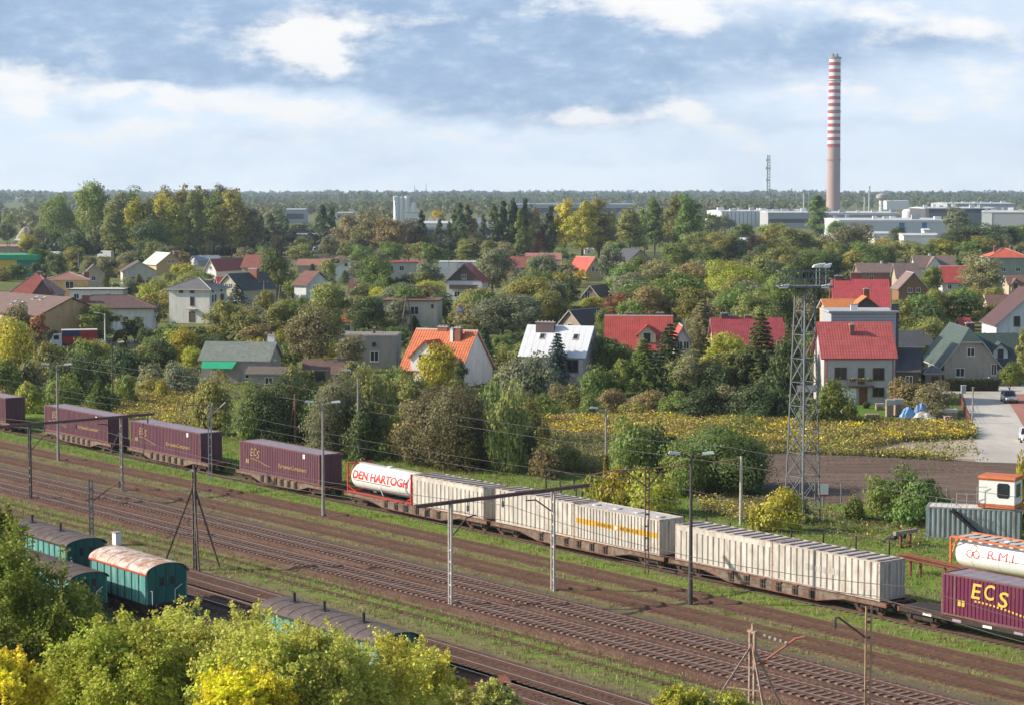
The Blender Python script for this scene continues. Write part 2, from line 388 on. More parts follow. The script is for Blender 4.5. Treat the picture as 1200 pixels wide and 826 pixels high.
bp = t.new('ShaderNodeBump'); bp.inputs['Strength'].default_value = .6; bp.inputs['Distance'].default_value = .12; t.l.new(n3, bp.inputs['Height']); t.l.new(bp.outputs[0], b.inputs['Normal'])
me.materials.append(m); tag(link('yard_ground', me), kind='structure')
# fields and streets beyond the line
PLOUGH = ground_mat('plough_soil', [(.36,(.085,.06,.047)),(.5,(.145,.104,.082)),(.62,(.20,.15,.12))], .05, .55, 1.1, stretch=((.16,1.1,1), .04), bump=1.0)
MEADOW = ground_mat('meadow_ground', [(.35,(.09,.10,.03)),(.55,(.16,.15,.04)),(.7,(.24,.20,.05))], .05, .4, 2)
CONC = ground_mat('street_concrete', [(.36,(.34,.315,.275)),(.5,(.46,.435,.39)),(.62,(.54,.515,.465))], .05, .3, 2.2, .85, bump=.1, stretch=((1.2,.35,1), .1))
BRICKP = ground_mat('brick_paving', [(.3,(.30,.13,.10)),(.7,(.42,.21,.17))], .1, .6, 4, .85, bump=.1)
SAND = ground_mat('bare_sand', [(.38,(.19,.15,.10)),(.5,(.40,.34,.26)),(.62,(.52,.46,.37))], .10, .5, 2.5, stretch=((.5,1.2,1), .1))
LAWN = ground_mat('garden_lawn', [(.3,(.07,.13,.025)),(.6,(.115,.20,.035)),(.75,(.14,.21,.05))], .06, .5, 3)
def furrows():
    P = [np.array(G(u, v)[:2]) for u, v in [(800,527),(900,524),(1000,530),(1090,537),(1150,541),(1260,545),(1260,600),(1150,596),(1000,592),(880,584),(800,575)]]
    x0, x1 = P[10][0], P[5][0] + 2; far = np.array([p for p in P[:6]]); near = np.array([P[10], P[9], P[8], P[7], P[6]]); near = near[np.argsort(near[:,0])]; far = far[np.argsort(far[:,0])]
    nx, ny = 300, 200; X = np.linspace(x0, x1, nx)[:,None].repeat(ny, 1); T_ = np.linspace(0, 1, ny)[None,:]; lo = np.interp(X[:,0], near[:,0], near[:,1])[:,None]; hi = np.interp(X[:,0], far[:,0], far[:,1])[:,None]; Y = lo + (hi-lo)*T_
    e = np.minimum(1, np.minimum(T_, 1-T_)*25); Z = .016 + e*(.09*(.5+.5*np.sin(Y*4.2 + .6*np.sin(X*.15))) + np.abs(RNG.normal(size=X.shape))*.055*(.6+.4*np.sin(X*.4)*np.sin(Y*.3)))
    idx = np.arange(nx*ny).reshape(nx, ny); q = np.stack([idx[:-1,:-1], idx[1:,:-1], idx[1:,1:], idx[:-1,1:]], -1).reshape(-1,4); me = bpy.data.meshes.new('ploughed_field'); me.vertices.add(nx*ny); me.vertices.foreach_set('co', np.stack([X.ravel(), Y.ravel(), Z.ravel()], 1).astype(np.float32).ravel())
    me.loops.add(q.size); me.loops.foreach_set('vertex_index', q.ravel().astype(np.int32)); me.polygons.add(len(q)); me.polygons.foreach_set('loop_start', np.arange(0, q.size, 4, dtype=np.int32)); me.update(calc_edges=True); me.materials.append(PLOUGH); tag(link('ploughed_field', me), kind='structure')
furrows()
sheet('meadow', [(610,490),(760,484),(960,490),(1140,490),(1143,512),(1060,518),(1010,528),(880,526),(790,522),(700,516),(625,515)], MEADOW, .010)
sheet('meadow', [(120,470),(225,455),(250,470),(250,505),(140,486)], MEADOW, .010)
sheet('bare_ground', [(1030,519),(1144,512),(1150,541),(1090,537),(1020,530)], SAND, .018)
sheet('street', [(1126,454),(1136,486),(1143,541),(1290,547),(1290,462)], CONC, .022)
sheet('cross_street', [(1040,456.5),(1126,453),(1290,449),(1290,462.5),(1127,461),(1040,462)], CONC, .026)
sheet('brick_pavement', [(1178,463),(1200,462),(1290,464),(1290,520),(1205,510),(1194,490),(1184,474)], BRICKP, .030)
sheet('lawn', [(985,468),(1048,466),(1052,482),(1050,497),(975,497)], LAWN, .012)
sheet('lawn', [(1048,466),(1120,470),(1125,500),(1050,497)], LAWN, .013)
sheet('garden_ground', [(560,440),(600,436),(600,462),(560,462)], LAWN, .012)
sheet('track_road', [(0,386),(60,403),(130,408),(210,400),(210,394),(130,401),(70,396),(0,380)], SAND, .012)
# ------------------------------------------------------------------ railway tracks
RUST = M('rail_rust', (.10,.048,.035), .8, .35, 2.5); STEEL = M('rail_head', (.50,.44,.41), .38, .25, .8, metal=.55)
BALL = ground_mat('ballast_stone', [(.34,(.06,.034,.026)),(.5,(.125,.072,.053)),(.64,(.20,.13,.10))], .08, .7, 5, bump=1.0, wt=(.2,.3,.5))
BALLG = ground_mat('siding_ballast', [(.36,(.09,.055,.038)),(.5,(.15,.092,.06)),(.60,(.175,.155,.07))], .08, .5, 3.5, bump=.9, wt=(.2,.4,.4))
CSLP = M('concrete_sleeper', (.25,.185,.15), .9, .45, 1.6, dirt=(.14,.085,.063), damt=.5); WSLP = M('timber_sleeper', (.115,.078,.055), .9, .4, 3)
def track(fb, a0, a1, zb, slp, label, bw=3.2, bmat=None, headmat=None, nparts=0, zr=.16):
    root = empty('railway_track', (0,0,0), 0, label, 'railway track', kind='structure')
    aa = np.arange(a0, a1 + .1, 3.0)
    if zb > .02:
        mb = MB(); vs = []; prof = [(-bw/2 - zb*1.6, .0), (-bw/2, zb), (bw/2, zb), (bw/2 + zb*1.6, .0)]
        for a in aa:
            for o, z in prof: vs.append(W2(a, fb(a) + o, z + .008))
        mb.add(vs, [(i*4+k, (i+1)*4+k, (i+1)*4+k+1, i*4+k+1) for i in range(len(aa)-1) for k in range(3)])
        mb.build('ballast', bmat or BALL, root)
    for sgn in (-1, 1):
        mb = MB()
        for w, z0, z1, mi in ((.075, zr-.05, zr, 0), (.03, .02, zr-.05, 0), (.14, .0, .02, 0)):
            vs = []
            for a in aa:
                for o, z in ((-w/2, z0), (w/2, z0), (w/2, z1), (-w/2, z1)): vs.append(W2(a, fb(a) + sgn*.755 + o, zb + .03 + z))
            for i in range(len(aa)-1):
                for k in range(4):
                    mb.add([vs[i*4+k], vs[i*4+(k+1)%4], vs[(i+1)*4+(k+1)%4], vs[(i+1)*4+k]], [(0,1,2,3)], 1 if (k == 2 and z1 == zr) else 0)
        mb.build('rail', [RUST, headmat or RUST], root)
    sink = .10 if slp is CSLP else .145
    if slp is not None:
        sa = np.arange(a1, a0, -.62); big = MB(); me0 = None
        for i, a in enumerate(sa):
            if i < nparts:
                if me0 is None:
                    sb = MB(); sb.prism([(-1.28,.0),(-1.28,.19),(-.5,.15),(.5,.15),(1.28,.19),(1.28,.0)], 'x', -.12, .12)
                    o = sb.build('sleeper', slp, root); me0 = o.data
                else: o = link('sleeper', me0, root)
                o.location = W2(a, fb(a), zb - sink); o.rotation_euler = (0, 0, TRK)
            else:
                c = Vector(W2(a, fb(a), 0)); d = Vector((DV[0], DV[1], 0))*.12; nn = Vector((NV[0], NV[1], 0))
                for e0, e1, h in ((-1.28, -.5, .17), (-.5, .5, .15), (.5, 1.28, .17)):
                    z0, z1 = Vector((0,0,zb-sink)), Vector((0,0,zb-sink+h))
                    P = [c-d+nn*e0, c+d+nn*e0, c+d+nn*e1, c-d+nn*e1]
                    big.add([p+z0 for p in P] + [p+z1 for p in P], [(4,5,6,7),(0,1,5,4),(1,2,6,5),(2,3,7,6),(3,0,4,7)])
        if big.v: tag(big.build('sleepers', slp, root), kind='stuff')
    return root
def poly(*c): return lambda a: np.polyval(c, a)
TB = 102.0
def tr1(a): return TB - .00077*(a + 110) - .00007*(a+110)**2
t2 = poly(-2.65e-4, -6.54e-2, 92.37); t3 = poly(-2.614e-4, -5.53e-2, 88.9); t4 = poly(-3.0e-4, -6.7e-2, 82.5); t5 = poly(-2.41e-4, -4.37e-2, 80.25)
t6 = poly(-2.5e-4, -3.66e-2, 77.3); t7 = poly(-3.0e-4, -6.5e-2, 68.95); t8 = poly(-3.0e-4, -6.0e-2, 66.5)
tt9 = lambda a: float(np.interp(a, [-200,-125,-112,-95,-60], [64.6,64.2,64.9,66.3,67.5]))
t0 = lambda a: 130.6 + .012*(a + 120)
track(t0, -190, -60, 0.0, WSLP, 'overgrown far siding beyond the container train beside the floodlight tower', zr=.13)
track(tr1, -330, -30, .02, WSLP, 'grassy siding track under the container train', zr=.12)
track(t2, -240, -40, .05, WSLP, 'rusty weedy siding just in front of the container train', 3.0, BALLG)
track(t3, -240, -40, .07, WSLP, 'rusty brown siding, second in front of the container train', 3.0, BALLG)
track(t4, -240, -55, .26, CSLP, 'main line with concrete sleepers, upper of the two beside the gantry masts', 3.5, BALL, STEEL, 100)
track(t5, -240, -55, .26, CSLP, 'main line with concrete sleepers, lower of the two beside the grass', 3.5, BALL, STEEL, 100)
track(t6, -185, -45, 0.0, WSLP, 'half buried siding lost in the grass below the main lines', zr=.12)
track(t7, -170, -55, .16, WSLP, 'clean ballasted track with bright rails behind the green wagons', 3.3, BALL, STEEL, 0)
track(t8, -170, -55, .16, WSLP, 'clean ballasted track with bright rails, nearest the bottom of the photo', 3.3, BALL, STEEL, 0)
track(tt9, -200, -92, .05, WSLP, 'old track carrying the green wagons', 3.0, BALL)
# ------------------------------------------------------------------ grass tufts and weeds (nobody could count them)
def tufts(name, a, b, h, w, mats, mi, nb=4):
    n = len(a); X = DV[0]*a + NV[0]*b; Y = DV[1]*a + NV[1]*b; out = []; MI = []
    for k in range(nb):
        an = RNG.uniform(0, 6.28, n); ox = RNG.normal(size=n)*.14; oy = RNG.normal(size=n)*.14; le = RNG.uniform(.05, .5, n)*h; hh = h*RNG.uniform(.6, 1.15, n)
        cx, sx = np.cos(an)*w*.5, np.sin(an)*w*.5
        p0 = np.stack([X+ox-cx, Y+oy-sx, np.full(n,.0)], 1); p1 = np.stack([X+ox+cx, Y+oy+sx, np.full(n,.0)], 1)
        tx, ty = X+ox-np.sin(an)*le, Y+oy+np.cos(an)*le
        p2 = np.stack([tx+cx*.35, ty+sx*.35, hh], 1); p3 = np.stack([tx-cx*.35, ty-sx*.35, hh], 1)
        out.append(np.stack([p0,p1,p2,p3], 1)); MI.append(mi)
    V = np.concatenate(out); 
    return tag(link(name, quads_mesh(name, V, mats, np.concatenate(MI))), kind='stuff')
GR1 = LEAF('grass_green', .35, (.22,.35,.05)); GR2 = LEAF('grass_dry', .3, (.30,.26,.11)); GR3 = LEAF('grass_dark', .3, (.13,.19,.045))
N0 = 150000; a = RNG.uniform(-235, -58, N0); b = RNG.uniform(62, 135, N0)
nz = .5 + .5*np.sin(a*.9 + np.sin(b*1.3)*2)*np.sin(b*1.7 + np.sin(a*.6)*2) 
pv = veg(a, b)*(.35 + .65*nz); keep = RNG.uniform(0, 1, N0) < pv*1.0
# keep rails clear
for fb in (tr1, t2, t3, t4, t5, t7, t8): keep &= (np.abs(b - fb(a)) > 1.7) | (RNG.uniform(0,1,N0) < (.12 if fb in (t2, t3) else .0))
a, b = a[keep], b[keep]; v_ = veg(a, b); rr = RNG.uniform(0, 1, len(a))
mi = np.where(rr < v_**3*.75, 0, np.where(rr < .84, 1, 2))
tufts('grass', a, b, RNG.uniform(.10, .34, len(a))*(.5 + .5*v_), .055, [GR1, GR2, GR3], mi, 5)
def inpoly(px, n, dens_noise=True):
    P = np.array([G(u, v)[:2] for u, v in px]); lo, hi = P.min(0), P.max(0)
    pts = RNG.uniform(lo, hi, (n, 2)); ins = np.zeros(n, bool); j = len(P) - 1
    for i in range(len(P)):
        c = ((P[i,1] > pts[:,1]) != (P[j,1] > pts[:,1])) & (pts[:,0] < (P[j,0]-P[i,0])*(pts[:,1]-P[i,1])/(P[j,1]-P[i,1]+1e-9) + P[i,0]); ins ^= c; j = i
    pts = pts[ins]
    if dens_noise:
        nz = np.sin(pts[:,0]*.55 + 1.7*np.sin(pts[:,1]*.21))*np.sin(pts[:,1]*.35 + 1.3*np.sin(pts[:,0]*.4)); pts = pts[RNG.uniform(-1.1, .5, len(pts)) < nz]
    return pts
GOLD = LEAF('goldenrod_flower', .25, (.80,.62,.04)); OCHRE = LEAF('faded_flower', .25, (.48,.38,.08)); WST = LEAF('weed_leaf', .3, (.22,.235,.07)); WBR = LEAF('weed_brown', .2, (.24,.18,.095))
def weeds(name, px, n, hmin, hmax, probs, mats):
    pts = inpoly(px, n); N = len(pts); out = []; MI = []
    hgt = RNG.uniform(hmin, hmax, N)
    patch = np.clip(np.sin(pts[:,0]*.75 + 2*np.sin(pts[:,1]*.30 + 1))*np.sin(pts[:,1]*.36 + 1.5*np.sin(pts[:,0]*.5))*1.7, 0, 1)
    for k in range(9):
        z = hgt*(k + .6)/9; top = k >= 6
        p = np.stack([pts[:,0] + RNG.normal(size=N)*.24, pts[:,1] + RNG.normal(size=N)*.24, z], 1)
        nr = _unit(RNG.normal(size=(N,3)) + np.array([0,0,.9])); s = RNG.uniform(.06, .14, N)*(1.1 if top else 1)
        out.append(leaf_quads(p, nr, s, RNG, .7))
        r = RNG.uniform(0, 1, N); mi = np.where(r < .75, 2, 3)
        if top: mi = np.where(r < probs[0]*(patch**2*1.6 + .03), 0, np.where(r < (probs[0] + probs[1]), 1, mi))
        MI.append(mi)
    return tag(link(name, quads_mesh(name, np.concatenate(out), mats, np.concatenate(MI))), kind='stuff')
WM = [GOLD, OCHRE, WST, WBR]
weeds('goldenrod_weeds', [(880,492),(970,492),(1060,499),(1140,500),(1143,514),(1060,518),(1010,528),(880,524)], 26000, .3, 1.15, (.42,.10), WM)
weeds('goldenrod_weeds', [(612,496),(760,488),(890,494),(890,522),(790,520),(700,514),(630,514)], 24000, .4, 1.15, (.24,.40), WM)
weeds('goldenrod_weeds', [(110,474),(200,455),(245,468),(250,508),(140,492)], 17000, .5, 1.3, (.20,.40), WM)
weeds('scrub_weeds', [(590,510),(640,512),(720,517),(800,522),(820,575),(720,560),(640,545),(560,535)], 9000, .5, 1.3, (.02,.12), [OCHRE, WBR, WST, WBR])
weeds('sand_weeds', [(1030,517),(1144,511),(1150,541),(1090,537),(1020,530)], 500, .2, .6, (.0,.2), WM)
weeds('field_edge_weeds', [(875,521),(1000,527),(1120,535),(1120,541),(1000,535),(875,531)], 5000, .4, .9, (.05,.3), WM)
weeds('lineside_weeds', [(560,535),(640,540),(760,570),(900,612),(1040,640),(1090,650),(1095,625),(1000,596),(860,580),(720,545),(600,520)], 5200, .2, .6, (.03,.22), WM)
weeds('lineside_weeds', [(815,585),(895,600),(900,620),(830,605)], 1500, .5, 1.0, (.0,.75), WM)
weeds('garden_weeds', [(-20,430),(230,430),(420,470),(640,480),(640,540),(420,545),(250,515),(0,470)], 9000, .3, .9, (.06,.3), WM)
weeds('garden_weeds', [(200,405),(620,420),(700,470),(1000,490),(1000,497),(700,485),(520,470),(200,430)], 8000, .3, .9, (.08,.25), WM)
# ------------------------------------------------------------------ train
PURP = M('container_purple', (.135,.052,.078), .55, .16, .5, dirt=(.19,.11,.09), damt=.2, stretch=(1.5,1,.2)); PURR = M('container_wine', (.135,.022,.06), .5, .14, .5, dirt=(.20,.10,.09), damt=.08, stretch=(1,1,.25))
PURT = M('container_roof_grey', (.27,.24,.28), .5, .2, .8, dirt=(.20,.12,.10)); PURF = M('container_frame_purple', (.15,.07,.08), .6, .3, 1.5, dirt=(.25,.13,.06))
GREY = M('bulk_container_white', (.55,.525,.475), .6, .25, .6, dirt=(.33,.27,.215), damt=.40, stretch=(1,1,.3)); GREYF = M('bulk_frame', (.50,.44,.38), .65, .3, 1.2, dirt=(.27,.15,.10))
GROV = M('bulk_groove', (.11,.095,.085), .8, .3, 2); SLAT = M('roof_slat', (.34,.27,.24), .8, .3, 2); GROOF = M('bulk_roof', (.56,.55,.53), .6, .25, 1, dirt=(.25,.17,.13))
YEL = M('stripe_yellow', (.62,.36,.03), .55, .2, 1); GOLDP = M('gold_lettering', (.36,.25,.11), .5, .15, 2); GOLDB = M('bright_gold_lettering', (.66,.44,.08), .5, .1, 2)
WHITE = M('white_paint', (.80,.80,.78), .4, .08, .7, dirt=(.50,.46,.42), damt=.1); REDP = M('tank_frame_red', (.48,.035,.03), .5, .2, 2); REDL = M('red_lettering', (.60,.03,.03), .5, .1, 2)
DARK = M('dark_underframe', (.035,.03,.028), .8, .4, 2, dirt=(.08,.05,.035)); SILL = M('wagon_sill', (.20,.17,.135), .8, .35, .7, dirt=(.12,.055,.035), damt=.5); RUSTR = M('wagon_rust', (.20,.075,.045), .85, .35, 1.5)
BLK = M('black_paint', (.03,.03,.035), .6, .3, 1); ORNG = M('orange_paint', (.60,.16,.05), .55, .2, 1.5, dirt=(.30,.12,.07)); PINKW = M('grey_lettering', (.33,.25,.30), .6, .1, 1)
def text(name, body, parent, mat, size=1., offs=.0, shear=0., width=None, ext=.012, fn=None):
    c = bpy.data.curves.new(name, 'FONT'); c.body = body; c.size = size; c.offset = offs; c.shear = shear; c.extrude = ext; c.align_x = 'CENTER'; c.align_y = 'CENTER'; c.resolution_u = 3
    o = bpy.data.objects.new(name, c); COL.objects.link(o); bpy.context.view_layer.update()
    me = bpy.data.meshes.new_from_object(o.evaluated_get(bpy.context.evaluated_depsgraph_get())); bpy.data.objects.remove(o); bpy.data.curves.remove(c)
    co = np.array([v.co[:] for v in me.vertices]); 
    if width: 
        w = co[:,0].max() - co[:,0].min(); co[:,0] *= width/w
        for v, p in zip(me.vertices, co): v.co.x = p[0]
    me.materials.clear(); me.materials.append(mat); me.name = name
    if fn:
        bm = bmesh.new(); bm.from_mesh(me); y0, y1 = co[:,1].min(), co[:,1].max()
        for k in range(1, 7): bmesh.ops.bisect_plane(bm, geom=bm.verts[:]+bm.edges[:]+bm.faces[:], plane_co=(0, y0+(y1-y0)*k/7, 0), plane_no=(0,1,0))
        for v in bm.verts: v.co = fn(v.co.x, v.co.y, v.co.z)
        bm.to_mesh(me); bm.free()
    else:
        for v in me.vertices: v.co = (v.co.x, -v.co.z, v.co.y)
    return link(name, me, parent)
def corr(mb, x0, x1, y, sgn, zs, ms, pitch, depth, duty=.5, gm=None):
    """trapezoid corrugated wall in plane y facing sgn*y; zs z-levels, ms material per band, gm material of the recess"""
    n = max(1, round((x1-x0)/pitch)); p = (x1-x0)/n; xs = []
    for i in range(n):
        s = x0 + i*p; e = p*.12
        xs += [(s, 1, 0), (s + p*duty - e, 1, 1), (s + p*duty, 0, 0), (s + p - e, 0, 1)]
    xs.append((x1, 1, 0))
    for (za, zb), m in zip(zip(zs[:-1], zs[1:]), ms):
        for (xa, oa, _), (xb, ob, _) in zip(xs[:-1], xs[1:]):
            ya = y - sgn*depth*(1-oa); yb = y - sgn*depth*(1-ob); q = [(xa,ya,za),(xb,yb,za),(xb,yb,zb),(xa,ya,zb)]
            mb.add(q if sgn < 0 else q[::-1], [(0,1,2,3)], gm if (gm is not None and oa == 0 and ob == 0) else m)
def container(style, L, Hc, loc, label, group, rz=TRK, name='shipping_container', cat='shipping container', W=2.46, endr=True):
    root = empty(name, loc, rz, label, cat, group); w = W/2; l = L/2
    if style in ('purple','wine'): mats = [PURP if style == 'purple' else PURR, PURT, PURF]; pitch, dep, duty, gm = .30, .045, .55, None
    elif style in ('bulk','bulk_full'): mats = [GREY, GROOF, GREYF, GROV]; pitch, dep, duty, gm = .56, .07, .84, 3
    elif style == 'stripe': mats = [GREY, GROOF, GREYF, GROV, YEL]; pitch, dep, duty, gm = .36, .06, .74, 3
    else: mats = [M('blue_grey_container', (.30,.36,.37), .6, .2, .7, dirt=(.20,.16,.13), stretch=(1,1,.3)), M('pale_roof', (.62,.60,.55), .7, .2, 1, dirt=(.4,.33,.27)), M('blue_grey_frame', (.24,.30,.31), .6, .2, 1), M('blue_grey_groove', (.13,.16,.17), .7, .2, 1)]; pitch, dep, duty, gm = .40, .08, .5, None
    mb = MB(); zt = Hc - .10
    for s in (-1, 1):
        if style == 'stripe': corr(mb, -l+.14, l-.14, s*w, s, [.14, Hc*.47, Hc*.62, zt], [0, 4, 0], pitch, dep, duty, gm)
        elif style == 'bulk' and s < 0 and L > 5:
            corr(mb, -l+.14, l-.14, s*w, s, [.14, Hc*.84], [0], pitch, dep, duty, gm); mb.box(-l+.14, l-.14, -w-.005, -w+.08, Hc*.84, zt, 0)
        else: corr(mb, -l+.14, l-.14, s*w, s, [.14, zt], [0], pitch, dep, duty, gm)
    mb.box(-l+.05, -l+.09, -w+.1, w-.1, .1, zt, 0)
    mb.box(l-.12, l-.08, -w+.1, w-.1, .1, zt, 0)
    n = 14
    for i in range(n):   # roof, lightly cambered sheets
        x0, x1 = -l + .1 + (L-.2)*i/n, -l + .1 + (L-.2)*(i+1)/n
        mb.add([(x0,-w+.05,Hc-.05),(x1-.03,-w+.05,Hc-.05),(x1-.03,w-.05,Hc-.05),(x0,w-.05,Hc-.05)], [(0,1,2,3)], 1); mb.add([(x1-.03,-w+.05,Hc-.075),(x1,-w+.05,Hc-.075),(x1,w-.05,Hc-.075),(x1-.03,w-.05,Hc-.075)], [(0,1,2,3)], 1)
    mb.box(-l+.06, l-.06, -w+.06, w-.06, .08, .13, 2)
    mb.build('body', mats, root)
    fr = MB()
    for sx in (-1, 1):
        for sy in (-1, 1): fr.box(sx*l - (.16 if sx > 0 else 0), sx*l + (.16 if sx < 0 else 0), sy*w - (.10 if sy > 0 else 0), sy*w + (.10 if sy < 0 else 0), 0, Hc, 0)
        fr.box(sx*l - (.12 if sx > 0 else 0), sx*l + (.12 if sx < 0 else 0), -w+.1, w-.1, Hc-.13, Hc-.005, 0); fr.box(sx*l - (.12 if sx > 0 else 0), sx*l + (.12 if sx < 0 else 0), -w+.1, w-.1, .01, .14, 0)
    for sy in (-1, 1):
        fr.box(-l+.16, l-.16, sy*w - (.09 if sy > 0 else -.003), sy*w + (.09 if sy < 0 else -.003), Hc-.11, Hc-.004, 0); fr.box(-l+.16, l-.16, sy*w - (.09 if sy > 0 else -.003), sy*w + (.09 if sy < 0 else -.003), .02, .15, 0)
    if style == 'purple' or style == 'wine':
        for x in (-l+1.0, l-1.05): fr.box(x, x+.14, -w-.012, -w+.03, .15, Hc-.11, 0)
    fr.build('frame', mats[2], root)
    for sy in (-1, 1):   # doors on the right-hand end
        d = MB(); y0, y1 = (-w+.11, -.012) if sy < 0 else (.012, w-.11)
        d.box(l-.075, l-.02, y0, y1, .15, Hc-.14, 0)
        if style in ('bulk','bulk_full','stripe'):
            for k in range(3): yy = y0 + (y1-y0)*(k+.5)/3; d.box(l-.02, l+.02, yy-.06, yy+.06, .16, Hc-.15, 0)
        else:
            for k in range(4): z = .3 + k*(Hc-.5)/4; d.box(l-.02, l-.005, y0+.03, y1-.03, z, z+.42, 0)
        d.build('door', mats[0], root)
        bb = MB()
        for k in (.3, .75): yy = y0 + (y1-y0)*k; bb.cyl((l+.03, yy, .16), (l+.03, yy, Hc-.15), .022, n=6)
        bb.build('lock_rod', mats[2], root)
    if style in ('bulk','bulk_full'):
        for k in range(11):
            s = MB(); x = -l + .5 + k*(L-1.0)/10; s.box(x-.09, x+.09, -w+.15, w-.15, Hc-.045, Hc+.03, 0); s.build('roof_slat', SLAT, root)
    if style == 'stripe':
        for k in range(4):
            s = MB(); x = -l + L*(k+.5)/4; s.lathe([(.36,0),(.36,.05),(.3,.09),(0,.10)], 14, 0, 'z', (x, 0, Hc-.052)); s.build('hatch', GROOF, root)
        s = MB(); x = -L*.22
        for k in range(17):
            ww = random.choice([.10,.14,.18]); 
            if k in (7, 8): x += .75 if k == 7 else 0
            s.box(x, x+ww, -w-.014, -w-.004, Hc*.505, Hc*.585, 0); x += ww + .10
        s.build('lettering', M('stripe_lettering', (.20,.13,.04), .7, .2, 2), root)
        s = MB(); s.prism([(-.22,Hc*.545),(0,Hc*.545-.2),(.22,Hc*.545),(0,Hc*.545+.2)], 'y', -w-.02, -w-.005); s.build('emblem', WHITE, root)
    if style in ('purple','wine'):
        gm_ = GOLDP if style == 'purple' else GOLDB
        sz = 1.05 if style == 'purple' else 1.35; kx = 0 if style == 'purple' else .55
        for ch, x, z in ((('E', -l+2.3, Hc*.66), ('C', -l+2.9, Hc*.68), ('S', -l+3.45, Hc*.62)) if style == 'purple' else (('E', -l+2.7, Hc*.68), ('C', -l+3.75, Hc*.71), ('S', -l+4.8, Hc*.60))):
            o = text('lettering', ch, root, gm_, sz, .0 if style == 'purple' else .018, .15, .48 if style == 'purple' else .82); o.location = (x, -w-.02, z)
        d = MB()   # dotted swoosh under the letters
        for k in range(17):
            q = k/16; x = -l + 2.2 + kx + q*(3.3 if style == 'purple' else 4.6); z = Hc*(.46 + .05*math.sin(q*3.0) - .27*q**1.2 + .1*q**4); s = .05 if style == 'purple' else .075
            if style == 'purple': s *= 1.2
            d.box(x-s, x+s, -w-.02, -w-.006, z-s*.8, z+s*.8)
        d.build('swoosh', gm_, root)
        if style == 'purple':
            o = text('lettering', 'EuropeanContainers', root, gm_, .52, .006, .25, 4.9); o.location = (l-4.6, -w-.02, Hc*.40)
            d = MB(); d.box(l-2.75, l-2.4, -w-.02, -w-.006, Hc*.78, Hc*.92); d.build('placard', WHITE, root)
        d = MB()
        for k in range(2): d.box(-l+1.25+k*.3+kx*.2, -l+1.47+k*.3+kx*.2, -w-.02, -w-.006, Hc*.28, Hc*.42)
        d.build('marking', gm_, root)
    return root
